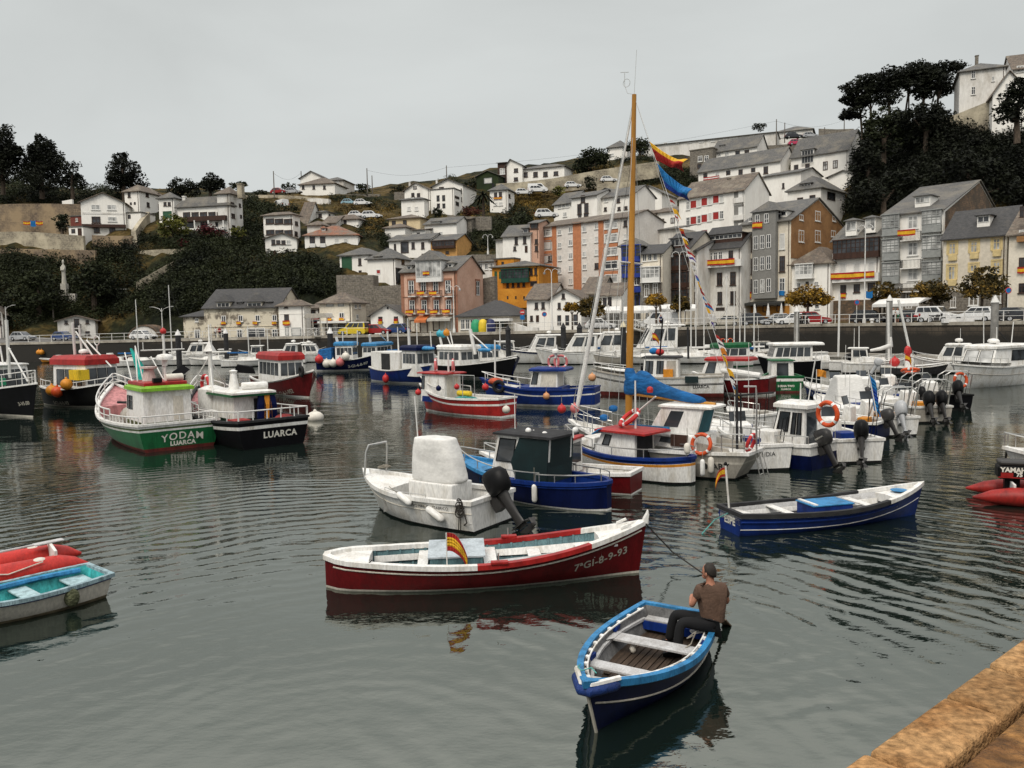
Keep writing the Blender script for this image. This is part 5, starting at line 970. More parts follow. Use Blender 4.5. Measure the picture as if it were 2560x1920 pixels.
class Boat:
 def __init__(s,label,bow,stern,zb,zs,gm,B,hull=PW,name='boat',cat='boat',group=None,tw=.7,rake=.35,trk=.0,wl=.82,p=2.2,tm=.42,boot=.08,bootm=None,anti=P_ANTB,bands=(),cap=PW,capw=.09,caph=.045,th=.06,inner=None,deck=None,bul=.25,floor=None,dr=.35,world=False,ribs=None,rnd=0,shp=1.8):
  if world:Bp,Sp=V3((*bow,0)),V3((*stern,0))
  else:Bp=wz(bow,zb);Sp=wz(stern,zs)
  d=Bp-Sp;d.z=0;s.L=d.length;s.yaw=atan2(d.y,d.x);s.O=V3((Sp.x,Sp.y,0));s.B=B
  s.fx=V3((cos(s.yaw),sin(s.yaw),0));s.fy=V3((-sin(s.yaw),cos(s.yaw),0))
  s.gs,s.gm,s.gb=zs,gm,zb;s.tw,s.rake,s.trk,s.wl,s.p,s.tm=tw,rake,trk,wl,p,tm;s.th=th;s.shp=shp;s.rnd=rnd
  s.root=empty(name,s.O,s.yaw,label,cat,group)
  rows=[('w',-dr),('w',0.0),('w',boot)]
  mids=[('f',.3),('f',.55),('f',.8)]
  for a,b,M in bands:mids+=[('t',a),('t',b)]
  g0=lambda t:s.g(t)
  def zz(r,t):return r[1]if r[0]=='w'else(boot+(g0(t)-boot)*r[1]if r[0]=='f'else g0(t)-r[1])
  mids.sort(key=lambda r:zz(r,.4))
  if bands:
   lowest=max(a for a,b,_ in bands);mids=[m for m in mids if m[0]=='t'or zz(m,.4)<g0(.4)-lowest-.03]
  rows+=mids+[('t',0.0)];nT=26;ts=[i/nT for i in range(nT+1)]
  def mat(i):
   if i<1:return anti
   if i==1:return bootm or hull
   za=zz(rows[i],.4);zb_=zz(rows[i+1],.4);zc=g0(.4)-(za+zb_)/2
   for a,b,M in bands:
    if b-.001<=zc<=a+.001:return M
   return hull
  mb=MB(hull);grid=[]
  for side in(1,-1):
   grid.append([[s.S(side,t,zz(r,t))for t in ts]for r in rows])
  for k,side in enumerate((1,-1)):
   for i in range(len(rows)-1):
    mb.mat(mat(i));o=len(mb.v);mb.v+=[tuple(p)for p in grid[k][i]]+[tuple(p)for p in grid[k][i+1]];n=nT+1
    for j in range(nT):mb.f.append((o+j,o+j+1,o+n+j+1,o+n+j));mb.mi.append(mb.c)
  for i in range(len(rows)-1):
   mb.mat(mat(i));mb.face(grid[0][i][0],grid[0][i+1][0],grid[1][i+1][0],grid[1][i][0])
  s.hull=mb.build('hull',s.root)
  import bmesh
  bm=bmesh.new();bm.from_mesh(s.hull.data);bmesh.ops.remove_doubles(bm,verts=bm.verts,dist=.0015);bmesh.ops.recalc_face_normals(bm,faces=bm.faces);bm.to_mesh(s.hull.data);bm.free()
  s.hull.data.polygons.foreach_set('use_smooth',[True]*len(s.hull.data.polygons));s.hull.data.set_sharp_from_angle(angle=R(38))
  if cap:
   P=[s.S(1,t,s.g(t))for t in ts]+[s.S(-1,t,s.g(t))for t in reversed(ts[:-1])]
   T=ts+list(reversed(ts[:-1]));n=len(P);outs=[]
   for i in range(n):
    a=P[i-1];b=P[(i+1)%n];q=P[i];e1=(q-a);e2=(b-q);e1.z=0;e2.z=0;e1.normalize();e2.normalize()
    n1=V3((e1.y,-e1.x,0));n2=V3((e2.y,-e2.x,0));nn=(n1+n2);nn=nn.normalized()if nn.length>1e-6 else n1
    outs.append(-nn*min(1.6,1/max(.45,nn.dot(n1))))
   cen=sum(P,Vector())/n
   if(P[3]-cen).dot(outs[3])<0:outs=[-o for o in outs]
   cf=cap if callable(cap)else(lambda t:cap);mb=MB()
   for i in range(n):
    j=(i+1)%n;mb.mat(cf((T[i]+T[j])/2));q=[]
    for k in(i,j):
     a=P[k]+outs[k]*.035;b=P[k]-outs[k]*capw;q.append([a+V3((0,0,-.05)),a+V3((0,0,caph)),b+V3((0,0,caph)),b+V3((0,0,-.05))])
    mb.loft(q,False,False)
   o=mb.build('gunwale',s.root);
  zd=(lambda t:floor)if floor is not None else(lambda t:s.g(t)-bul)
  s.zd=zd;it=[.015+.955*i/22 for i in range(23)];mb=MB(inner or PW)
  top=[[s.inn(sd,t,s.g(t))for t in it]for sd in(1,-1)];bot=[[s.inn(sd,t,min(zd(t),s.g(t)-.03))for t in it]for sd in(1,-1)]
  for k in(0,1):
   for j in range(len(it)-1):mb.face(top[k][j],top[k][j+1],bot[k][j+1],bot[k][j])
  mb.face(top[0][0],top[1][0],bot[1][0],bot[0][0])
  mb.build('inner_side',s.root)
  mb=MB(deck or PK)
  for j in range(len(it)-1):mb.face(bot[0][j],bot[0][j+1],bot[1][j+1],bot[1][j])
  mb.build('floor'if floor is not None else 'deck',s.root)
  if ribs:
   M,n,t0,t1=ribs
   for i in range(n):
    t=t0+(t1-t0)*i/(n-1);m=MB(M)
    for sd in(1,-1):
     a=s.inn(sd,t,s.g(t)-.04);b=s.inn(sd,t,zd(t)+.02);mid=s.inn(sd,t,(a.z+b.z)/2)
     off=V3((0,-sd*.018,0))
     m.loft([[q+V3((-.022,0,0)),q+V3((.022,0,0)),q+V3((.022,0,0))+off*2,q+V3((-.022,0,0))+off*2]for q in(b,mid,a)])
    m.build('rib',s.root)
 def hb(s,t):
  if t<=s.tm:return(s.tw+(1-s.tw)*sin(pi/2*t/s.tm))*(max(.3,sqrt(max(0,1-((s.rnd-t)/s.rnd)**2)))if t<s.rnd else 1)
  u=(t-s.tm)/(1-s.tm);return max(0,1-u**s.p)
 def g(s,t):
  if t<.45:return s.gm+(s.gs-s.gm)*((.45-t)/.45)**2
  return s.gm+(s.gb-s.gm)*((t-.45)/.55)**s.shp
 def S(s,side,t,z):
  g=s.g(t);f=z/g;fc=max(0,min(1.05,f));w=s.wl*(1-.72*t*t)
  y=s.hb(t)*s.B/2*(w+(1-w)*fc**.72)
  if f<0:y*=max(.2,1+f*1.3)
  y=max(y,.012)
  x=t*s.L-s.rake*t**4*(1-fc)+s.trk*(1-t)**6*(1-fc)-(s.rake*.5*t**4*(-f)if f<0 else 0)
  return V3((x,side*y,z))
 def inn(s,side,t,z):
  p=s.S(side,t,z);p.y=side*max(.006,abs(p.y)-s.th);return p
 def w(s,x,y,z):return s.O+s.fx*x+s.fy*y+V3((0,0,z))
 def cl(s,crop,x,y,off=0.0):
  P=rP(px(crop,x,y),s.O+s.fy*off,s.fy)-s.O;return(P.dot(s.fx),P.z)
 def lz(s,crop,x,y,z):
  P=wz(px(crop,x,y),z)-s.O;return(P.dot(s.fx),P.dot(s.fy))
 def patch(s,t0,t1,dz,M,name='foredeck',n=10,under=.25,camber=.04):
  m=MB(M);L=[]
  for i in range(n+1):
   t=t0+(t1-t0)*i/n;a=s.inn(1,t,s.g(t)-dz);b=s.inn(-1,t,s.g(t)-dz);c=(a+b)/2+V3((0,0,camber*min(1,abs(a.y)*2)));L.append((a,c,b))
  for q,r in zip(L,L[1:]):m.face(q[0],r[0],r[1],q[1]);m.face(q[1],r[1],r[2],q[2])
  for q in(L[0],L[-1]):
   d=V3((0,0,-under));m.face(q[0],q[1],q[1]+d,q[0]+d);m.face(q[1],q[2],q[2]+d,q[1]+d)
  return m.build(name,s.root)
 def thwart(s,x,wid,z,M,name='thwart',thick=.035,knee=None):
  t=x/s.L;y=abs(s.inn(1,t,z).y)-.005;m=MB(M);m.bx(x-wid/2,x+wid/2,-y,y,z-thick,z)
  if knee:
   for sd in(1,-1):m.prism([(x-wid/2,sd*y),(x+wid/2,sd*y),(x+wid/2+knee,sd*y*.98),(x+wid/2,sd*(y-knee*.8)),(x-wid/2,sd*(y-knee*.8))],z+.001,z+.012,'z')
  return m.build(name,s.root,bev=.008)
 def strake(s,drop,r,M,t0=.0,t1=1.0,name='rubbing_strake',sides=(1,-1),n=26):
  m=MB(M)
  for sd in sides:
   m.tube([s.S(sd,t0+(t1-t0)*i/n,s.g(t0+(t1-t0)*i/n)-drop)+V3((0,sd*r*.3,0))for i in range(n+1)],r,6)
  return m.build(name,s.root,smooth=1)
 def stringer(s,z0,z1,M,t0,t1,name='stringer',n=16,th=.02):
  for sd in(1,-1):
   m=MB(M)
   for i in range(n):
    q=[]
    for t in(t0+(t1-t0)*i/n,t0+(t1-t0)*(i+1)/n):
     a=s.inn(sd,t,s.g(t)*z0);b=s.inn(sd,t,s.g(t)*z1);o=V3((0,-sd*.05,0));o2=V3((0,-sd*(.05+th),0))
     q.append([a+o,b+o,b+o2,a+o2])
    m.loft(q)
   m.build(name,s.root)
 def rail(s,pts,r=.018,M=None,name='rail',posts=None,closed=False):
  m=MB(M or STEEL);m.tube(pts,r,6,closed=closed)
  for a,b in posts or():m.rod(a,b,r*.9,5)
  return m.build(name,s.root,smooth=1)
 def sR(s,t0,t1,h,M=None,r=.018,n=10,sides=(1,-1),inset=.05,name='rail',mid=False,posts=None,join=False):
  for sd in(sides if not join else(0,)):
   tt=[t0+(t1-t0)*i/n for i in range(n+1)]
   def pt(sd_,t,hh):q=s.S(sd_,t,s.g(t));q.y=sd_*max(0.02,abs(q.y)-inset);return q+V3((0,0,hh))
   seqs=[[(sd,t)for t in tt]]if not join else[[(1,t)for t in tt]+[(-1,t)for t in reversed(tt)]]
   for sq in seqs:
    m=MB(M or STEEL);m.tube([pt(a,t,h)for a,t in sq],r,6)
    if mid:m.tube([pt(a,t,h*.5)for a,t in sq],r*.7,5)
    k=max(1,posts or 2)
    for i,(a,t)in enumerate(sq):
     if i%k==0 or i==len(sq)-1:m.rod(pt(a,t,0),pt(a,t,h),r*.85,5)
    m.build(name,s.root,smooth=1)
 def text(s,body,size,t,drop,side,M,name='lettering',bold=.01,slope=True,space=1.0,shear=0):
  me=text_mesh(body,M,size,bold=bold,space=space,font_shear=shear)
  for v in me.vertices:
   x=t*s.L+(v.co.x if side<0 else-v.co.x);tt=min(.995,max(0,x/s.L));z=s.g(tt)-drop+v.co.y
   for _ in range(3):tt=min(.999,max(0,tt+(x-s.S(side,tt,z).x)/s.L));z=s.g(tt)-drop+v.co.y
   q=s.S(side,tt,z);v.co=q+V3((0,side*.008,0))
  o=bpy.data.objects.new(name,me);C.objects.link(o);o.parent=s.root;return o
 def stext(s,body,size,M,z,name='lettering',y=0,**k):
  x=s.S(1,0,z).x;dxdz=(s.S(1,0,z+.1).x-s.S(1,0,z-.1).x)/.2
  return text_on(body,M,size,(x-.015,y,z),(0,-1,0),(dxdz,0,1),s.root,name,**k)
 def cabin(s,x0,x1,w,z0,z1,rf=.2,rb=0,M=PW,RM=PW,over=(.15,.15,.1),th=.06,tum=.92,wins=(),name='wheelhouse',yc=0,roof=True,RM2=None,bev=.02):
  m=MB(M);ring0=[(x0,-w/2,z0),(x1,-w/2,z0),(x1,w/2,z0),(x0,w/2,z0)];ring1=[(x0+rb,-w/2*tum,z1),(x1-rf,-w/2*tum,z1),(x1-rf,w/2*tum,z1),(x0+rb,w/2*tum,z1)]
  ring0=[(a,b+yc,c)for a,b,c in ring0];ring1=[(a,b+yc,c)for a,b,c in ring1]
  m.loft([ring0,ring1]);o=m.build(name,s.root,bev=bev)
  F={'P':(3,2),'S':(0,1),'F':(1,2),'B':(0,3)}
  ctr=V3(((x0+x1)/2,yc,(z0+z1)/2))
  for q in wins:
   f,u0,u1,v0,v1=q[:5];n=q[5]if len(q)>5 else 1;GM=q[6]if len(q)>6 else BGL;FM=q[7]if len(q)>7 else None
   i,j=F[f];A,Bq,Cq,D=[Vector(v)for v in(ring0[i],ring0[j],ring1[j],ring1[i])]
   nn=(Bq-A).cross(D-A).normalized()
   if nn.dot((A+Bq+Cq+D)/4-ctr)<0:nn=-nn
   bl=lambda u,v:(A*(1-u)+Bq*u)*(1-v)+(D*(1-u)+Cq*u)*v
   for k in range(n):
    ua=u0+(u1-u0)*(k+.06)/n;ub=u0+(u1-u0)*(k+.94)/n;c=[bl(ua,v0),bl(ub,v0),bl(ub,v1),bl(ua,v1)]
    m=MB(GM);m.loft([[p-nn*.01 for p in c],[p+nn*.012 for p in c]])
    if FM:m.mat(FM);m.tube([p+nn*.012 for p in c],.025,4,closed=True)
    m.build('window'if GM in(BGL,GL,GLW)else 'panel',o)
  if roof:
   m=MB(RM);a,b,cc=over;xa=x0+rb-b;xb=x1-rf+a;ww=w/2*tum+cc
   m.loft([[(xa,-ww+yc,z1),(xb,-ww*.96+yc,z1),(xb,ww*.96+yc,z1),(xa,ww+yc,z1)],[(xa,-ww+yc,z1+th),(xb,-ww*.96+yc,z1+th),(xb,ww*.96+yc,z1+th),(xa,ww+yc,z1+th)],[(xa+.12,-ww*.8+yc,z1+th*1.7),(xb-.12,-ww*.78+yc,z1+th*1.7),(xb-.12,ww*.78+yc,z1+th*1.7),(xa+.12,ww*.8+yc,z1+th*1.7)]])
   m.build('roof',o)
  return o
 def mast(s,x,z0,z1,r=.05,M=ALU,y=0,x1=None,name='mast',r1=None):
  m=MB(M);m.tube([(x,y,z0),(x if x1 is None else x1,y,z1)],[r,r1 or r*.7],8);return m.build(name,s.root,smooth=1)
 def wire(s,a,b,r=.006,M=IRON,sag=0,name='stay'):
  a=Vector(a);b=Vector(b);m=MB(M);m.tube([a+(b-a)*i/6-V3((0,0,sag*sin(pi*i/6)))for i in range(7)],r,4);return m.build(name,s.root)
 def outboard(s,x=0,y=0,z=None,sc=1.0,tilt=0,M=BLK,label=None,turn=0):
  z=s.gs if z is None else z;ro=Matrix.Translation((x,y,z))@Matrix.Rotation(R(turn),4,'Z')@Matrix.Rotation(R(tilt),4,'Y')@Matrix.Scale(sc,4)
  def fin(m,nm,par,**k):
   m.v=[tuple(ro@Vector(v))for v in m.v];return m.build(nm,par,**k)
  m=MB(GRYM if M is not SILV else SILV)
  prof=lambda xc,wx,wy,z:[(xc+wx*cos(a)*(1 if cos(a)>0 else 1.15),wy*sin(a),z)for a in[2*pi*k/12 for k in range(12)]]
  m.loft([prof(-.26,.13,.10,.02),prof(-.26,.11,.07,-.2),prof(-.27,.10,.05,-.5),prof(-.28,.11,.04,-.72),prof(-.29,.13,.035,-.80)])
  m.bx(-.52,-.10,-.11,.11,-.74,-.72);m.loft([prof(-.30,.24,.055,-.84),prof(-.30,.22,.03,-.95)]);m.prism([(-.42,-.92),(-.16,-.92),(-.28,-1.15),(-.40,-1.12)],-.012,.012,'y')
  m.bx(-.16,.06,-.10,.10,-.25,.04);m.mat(BLK);m.bx(-.1,.35,-.02,.02,.06,.10)
  o=fin(m,'outboard_motor',s.root,smooth=1)
  m=MB(M);m.loft([prof(-.25,.20,.15,.0),prof(-.26,.25,.19,.06),prof(-.27,.28,.205,.2),prof(-.28,.29,.20,.36),prof(-.25,.25,.17,.47),prof(-.2,.16,.11,.53),prof(-.18,.05,.04,.55)])
  fin(m,'cowl',o,smooth=1)
  m=MB(GRYM if M is not SILV else GRYM);m.tube([(-.5,0,-.88),(-.62,0,-.88)],[.05,.03],8)
  for k in range(3):
   a=2*pi*k/3;c,d=cos(a),sin(a);q=lambda r,x_,tw_:(x_,r*c-tw_*d,-.88+r*d+tw_*c)
   m.face(q(.04,-.54,-.03),q(.16,-.52,-.07),q(.17,-.59,.05),q(.04,-.59,.03));m.face(q(.04,-.59,.031),q(.17,-.59,.051),q(.16,-.525,-.07),q(.04,-.545,-.03))
  fin(m,'propeller',o)
  if label:
   for sd in(-1,1):
    t=text_on(label,LETW,.085,(-.28,sd*.212,.26),(-sd,0,0)if sd>0 else(1,0,0),(0,0,1),o);t.data.transform(ro)
  return o
def lB(P,ax,Rr,label,M=ORB,r=None,group='lifebuoys on the boats'):
 m=MB(M);ax=Vector(ax).normalized();a=ax.orthogonal().normalized();b=ax.cross(a);n=28;r=r or Rr*.2
 pts=[(a*cos(2*pi*i/n)+b*sin(2*pi*i/n))*Rr for i in range(n)]
 rings=[]
 for i in range(n):
  e=pts[i].normalized();rings.append([pts[i]+(e*cos(2*pi*k/8)+ax*sin(2*pi*k/8))*r for k in range(8)])
 for i in range(n):
  m.mat(F_WHT if i%7==0 else M);m.loft([rings[i],rings[(i+1)%n]],False,False)
 o=m.build('lifebuoy',loc=P,smooth=1);return tag(o,label,'lifebuoy',group)
def buoy(P,r,label,M=ORB,long=1.0,name='buoy',group='round fender buoys'):
 m=MB(M);m.ball((0,0,0),(r,r,r*long),14,10);m.lathe([(r*.22,r*long*.9),(r*.2,r*long*1.15),(r*.08,r*long*1.3)],8);m.mat(ROPE);m.rod((0,0,r*long*1.2),(0,0,r*long+.35),.012,4)
 o=m.build(name,loc=P,smooth=60);return tag(o,label,'buoy',group)
def fender(P,r,L,label,M=None,tilt=None,up=.5,group='sausage fenders on the boat sides'):
 m=MB(M or PW);prof=[(r*.2,-L/2),(r*.75,-L/2+r*.3),(r,-L/2+r),(r,L/2-r),(r*.75,L/2-r*.3),(r*.25,L/2)]
 m.lathe(prof,12);m.mat(ROPE);m.rod((0,0,L/2),(0,0,L/2+up),.009,4)
 o=m.build('fender',loc=P,smooth=50);
 if tilt:o.rotation_euler=tilt
 return tag(o,label,'fender',group)
def rope(label,pts,r=.012,M=ROPED,cat='rope',sag=0.0):
 pts=[Vector(p)for p in pts];out=[]
 for a,b in zip(pts,pts[1:]):
  for i in range(8):t=i/8;out.append(a+(b-a)*t-V3((0,0,sag*4*t*(1-t))))
 out.append(pts[-1]);O=out[0].copy();m=MB(M);m.tube([p-O for p in out],r,5)
 return tag(m.build('rope',loc=O,smooth=1),label,cat)
def sF(P,h,wid,hgt,stripes,label,fly=(1,0,0),droop=.6,r=.012,M=ALU,lean=(0,0,0),group='small flags on the boats'):
 ro=empty('flag',P,0,label,'flag',group);L=Vector(lean);top=V3((0,0,h))+L*h;MB(M).rod((0,0,-.05),top,r,6).build('staff',ro,smooth=1)
 cloth(ro,top,V3((0,0,-1))-L,fly,wid,hgt,stripes,droop);return ro
def cloth(ro,top,down,fly,wid,hgt,stripes,droop=.5,seed=0,name='cloth'):
 down=Vector(down).normalized();fly=Vector(fly).normalized();n=10;rows=[0.0]
 for f,_ in stripes:rows.append(rows[-1]+f)
 tot=rows[-1];sub=[]
 for(f,M),r0,r1 in zip(stripes,rows,rows[1:]):
  k=3
  for i in range(k):sub.append((r0/tot+(r1-r0)/tot*i/k,r0/tot+(r1-r0)/tot*(i+1)/k,M))
 side=fly.cross(down).normalized()
 def pt(u,v):
  return top+down*(hgt*v*(1-.12*u))+fly*(wid*u*(1-.28*droop*u))+V3((0,0,-droop*wid*.75*u*u))+side*(wid*.10*sin(u*7+v*2+seed)*min(1,u*3))
 m=MB()
 for v0,v1,M in sub:
  m.mat(M)
  for i in range(n):m.face(pt(i/n,v0),pt((i+1)/n,v0),pt((i+1)/n,v1),pt(i/n,v1))
 o=m.build(name,ro,smooth=180);md=o.modifiers.new('thick','SOLIDIFY');md.thickness=.004;return o
ES=[(1,F_RED),(2,F_YEL),(1,F_RED)]
b=Boat('long dark red rowing boat with white deck ends, nearest the middle of the water',px('M',2150,652),px('M',88,868),1.02,.60,.50,1.72,P_RED,name='rowing_boat',cat='rowing boat',tw=.42,rake=.16,wl=.80,p=2.6,rnd=.085,tm=.44,boot=.045,bootm=P_CREAM,anti=P_ANTB,cap=lambda t:P_RED2 if .47<t<.80 else PW,capw=.10,caph=.04,inner=P_TEAL,deck=PD,floor=.10,ribs=(P_TEAL,19,.14,.86))
RB=b;L=b.L
b.strake(.135,.016,P_CREAM,.03,.985)
b.patch(.0,.135,.03,PW,'stern_deck',8,.25);b.patch(.845,.985,.04,PW,'foredeck',10,.28)
b.stringer(.52,.74,PW,.14,.86)
for xx,wd_ in((b.lz('M',715,880,.45)[0],.20),(b.lz('M',1140,850,.45)[0],.26),(b.lz('M',1425,830,.47)[0],.26),(b.lz('M',1725,785,.52)[0],.28)):b.thwart(xx,wd_,.42 if xx<4.5 else .50,PW)
x0=b.lz('M',765,930,.3)[0];x1=b.lz('M',1095,925,.3)[0]
m=MB(P_TEAL);m.bx(x0,x1,-.42,.42,.12,.56);o=m.build('engine_box',b.root,bev=.01)
m=MB(paint('box_lid',(.42,.47,.50),.5));m.add([(x0-.04,-.44,.565),(x1+.05,-.44,.565),(x1+.05,.46,.66),(x0-.04,.46,.66),(x0-.04,-.44,.595),(x1+.05,-.44,.595),(x1+.05,.46,.69),(x0-.04,.46,.69)],[(0,3,2,1),(4,5,6,7),(0,1,5,4),(1,2,6,5),(2,3,7,6),(3,0,4,7)]);m.build('lid',o)
for sd,xp,yp in((-1,1200,895),(1,1258,730)):
 x=b.lz('M',xp,yp,.55)[0];t=x/L;y=abs(b.S(1,t,b.g(t)).y);m=MB(P_RED2);m.bx(x-.16,x+.16,sd*y-.07,sd*y+.07,b.g(t)+.04,b.g(t)+.09);o=m.build('oarlock_pad',b.root,bev=.01);MB(STEEL).rod((x-.02,sd*y,b.g(t)+.06),(x-.02,sd*y,b.g(t)+.24),.014).build('thole_pin',o)
m=MB(PW);m.prism([(L-.10,.98),(L+.02,.98),(L+.05,1.16),(L+.03,1.26),(L-.01,1.18),(L-.06,1.10)],-.05,.05,'y');m.build('stem_head',b.root,bev=.015)
for sd in(1,-1):
 q=b.S(sd,.93,b.g(.93));MB(PW).plank(q+V3((-.12,-sd*.05,.05)),q+V3((.08,-sd*.05,.13)),.04,.05).build('mooring_cleat',b.root,bev=.008)
b.text('7ªGI-8-9-93',.215,.845,.40,-1,LETG,bold=.004,space=1.08)
x=b.lz('M',868,930,.55)[0];sF(b.w(x,-.74,.52),.62,.56,.34,ES,'small Spanish flag on the near gunwale of the red rowing boat',b.fx,1.15)
rope('wet mooring rope from the stern of the red rowing boat',[b.w(b.lz('M',390,905,.6)[0],-.6,.64),wz(px('M',175,1085))],.011)
m=MB(P_PALE);m.plank(b.w(3.9,-.35,.50),b.w(5.6,-.30,.66),.05,.04);
bl=b.w(5.6,-.3,.66);m.plank(b.w(3.1,-.38,.44),b.w(3.95,-.35,.50),.13,.02);o=m.build('oar');
oO=b.w(3.9,-.35,.5);o.data.transform(Matrix.Translation(-oO));o.location=oO;tag(o,'pale oar lying on the thwarts of the red rowing boat','oar')
b=Boat('dark blue rowing boat with sky-blue rim, rowed by the man',px('N',135,1150),px('N',925,540),.74,.52,.47,1.52,P_NAVY,name='rowing_boat',cat='rowing boat',tw=.76,rake=.30,wl=.78,p=1.85,tm=.38,boot=.09,bootm=P_NAVY,anti=P_ANTB,cap=P_SKY,capw=.05,caph=.035,inner=mk('grimy_grey_inside',(.20,.20,.20),.8,.4,4,fine=.3),deck=P_WOOD,floor=.13)
ROW=b;L=b.L
b.strake(.30,.014,P_CREAM,.02,.975);b.strake(.06,.022,P_SKY,.0,.99,'rubbing_strake')
m=MB(P_WOOD)
for i in range(9):
 y=-.40+i*.1;xe=max(x for x in[L*(.3+.01*q)for q in range(52)]if abs(b.inn(1,x/L,.15).y)>abs(y)+.07);m.bx(.55,xe,y-.042,y+.042,.14,.155)
m.build('floorboards',b.root,bev=.004)
m=MB(PW);
for sd in(1,-1):
 m.tube([b.inn(sd,.06+.88*i/20,b.g(.06+.88*i/20))+V3((0,-sd*.05,.01))for i in range(21)],.013,5)
 for i in range(11):
  t=.08+.84*i/10;q=b.inn(sd,t,b.g(t));m.bx(q.x-.03,q.x+.03,min(q.y,q.y-sd*.05),max(q.y,q.y-sd*.05),q.z-.01,q.z+.02)
m.build('inwale',b.root)
for sd in(1,-1):
 m=MB(P_PALE);m.tube([b.inn(sd,.05+.75*i/12,.34)+V3((0,-sd*.02,0))for i in range(13)],.03,4);m.build('riser',b.root)
def nx(x,y,z):return b.lz('N',x,y,z)[0]
b.thwart(nx(700,815,.38),.26,.38,P_PALE,knee=.12);b.thwart(nx(440,1030,.40),.22,.40,P_PALE);b.thwart(nx(715,590,.36)+.02,.34,.36,P_PALE,'stern_seat')
m=MB(P_BLUE);xx=nx(715,590,.36)+.2;y=abs(b.inn(1,xx/L,.3).y);m.bx(xx,xx+.02,-y,y,.20,.33);m.build('seat_riser',b.root)
b.patch(.875,.985,.02,P_PALE,'foredeck',8,.16)
for sd in(1,-1):
 for xp,yp in((330,700),(205,950)):
  m=MB(P_BLUE);x=nx(xp,yp,.4);t=x/L;q=b.inn(1,t,.44);m.bx(x-.08,x+.08,min(sd*q.y,sd*(q.y-.06)),max(sd*q.y,sd*(q.y-.06)),.40,.47);m.build('thwart_bracket',b.root,bev=.008)
pts=[b.S(1,1-.11*(1-i/8),b.g(.9)-.03)+V3((.02,.06,.0))for i in range(9)]+[b.S(-1,1-.11*(i/8),b.g(.9)-.03)+V3((.02,-.06,.0))for i in range(9)]
m=MB(paint('dark_blue_fender',(.010,.035,.16),.6,.3,6,bump=.4,bscale=40));m.tube(pts,[.04]+[.062]*16+[.04],10);m.build('bow_fender',b.root,smooth=1)
m=MB(PW);m.tube([p+V3((-.03,0,.075))for p in pts],.035,6);m.build('fender_lining',b.root,smooth=1)
m=MB(P_CREAM);m.tube([b.S(1,1,z)+V3((.012,0,0))for z in(0,.2,.4,.6)],.022,5);m.build('stem_band',b.root)
rope('coil of thin pale line on the far rim of the rowed boat',[b.w(nx(300,640,.5),.52,.53),b.w(nx(300,640,.5)+.1,.56,.58),b.w(nx(300,640,.5)+.05,.45,.50),b.w(nx(300,640,.5)-.1,.53,.56),b.w(nx(300,640,.5)+.03,.50,.42),b.w(nx(300,640,.5)+.13,.42,.36)],.009,ROPE)
rope('turquoise line lying on the bow deck of the rowed boat',[b.w(L*.90,.0,.72),b.w(L*.88,-.1,.74),b.w(L*.93,-.15,.76),b.w(L*.9,-.25,.75),b.w(L*.86,-.28,.72)],.008,ROPEB)
m=MB(WHB);m.ball((0,0,0),(.05,.05,.07),8,6);o=m.build('bailer',loc=b.w(nx(900,935,.25),-.32,.24),smooth=1);tag(o,'small pale bailer on the dark floorboards of the rowed boat','bailer')
b=Boat('bright blue rowing boat with a light blue box, right of the red one',px('O',2098,372),px('O',430,612),.78,.50,.44,1.5,P_BLUE,name='rowing_boat',cat='rowing boat',tw=.70,rake=.22,wl=.80,p=2.4,boot=.10,bootm=P_BLUE,anti=P_ANTI,bands=((.075,.035,PW),),cap=lambda t:PW if t>.72 else PD,capw=.07,inner=P_PALE,deck=PD,floor=.08)
ESPE=b;L=b.L;b.strake(.16,.024,P_BLUE,.0,.8);b.strake(b.gm-.10,.010,PW,0,.99,'waterline_stripe')
b.patch(.80,.985,.05,PW,'foredeck',10,.2);b.stringer(.5,.72,PW,.05,.8);b.patch(.0,.10,.10,PW,'stern_deck',4,.15)
ox=lambda x,y,z:b.lz('O',x,y,z)
b.thwart(ox(930,620,.40)[0],.2,.40,PW);b.thwart(ox(1590,545,.44)[0],.2,.44,PW)
xa=ox(1070,620,.3)[0];xb=ox(1395,590,.3)[0]
m=MB(P_BLUE);m.bx(xa,xb,-.34,.36,.1,.50);o=m.build('box',b.root,bev=.01);m=MB(P_SKY);m.bx(xa-.03,xb+.03,-.36,.38,.50,.53);m.build('lid',o,bev=.008);m=MB(PW);m.bx(xa+.02,xa+.10,-.34,.36,.531,.56);m.build('batten',o)
m=MB(P_SKY);m.lathe([(.20,0),(.20,.012),(.0,.012)],20,(L*.87,0,b.g(.87)+.0));m.build('deck_disc',b.root)
b.stext('ESPE',.25,LETW,.28,y=-.02,bold=.008)
ms=ox(425,570,.5);MB(PW).rod((.05,.1,.4),(-.02,.16,1.55),.024,8).build('stern_pole',b.root,smooth=1)
MB(BLK).ball((-.02,.16,1.58),(.04,.04,.05)).build('stern_light',b.root,smooth=1)
ro=empty('flag',b.w(-.02,.16,1.5),0,'small red and yellow flag drooping on the blue boat stern pole','flag','small flags on the boats');cloth(ro,V3((0,0,0)),(0,0,-1),(-1,.25,0),.36,.22,ES,1.3)
rope('turquoise mooring rope from the blue boat transom into the water',[b.w(.02,-.1,.52),wz(px('O',300,690),.2),wz(px('O',188,812))],.012,ROPEB)
b=Boat('white open motorboat with a canvas-covered console and black outboard',px('S',140,525),((1143+1322)/2,(1254+1229)/2),1.02,.74,.70,2.02,PW,name='motorboat',cat='motorboat',tw=.90,rake=.55,wl=.86,p=2.5,boot=.05,bootm=P_ANTB,anti=P_ANTB,cap=PW,capw=.13,caph=.05,inner=PW,deck=PK,floor=.22)
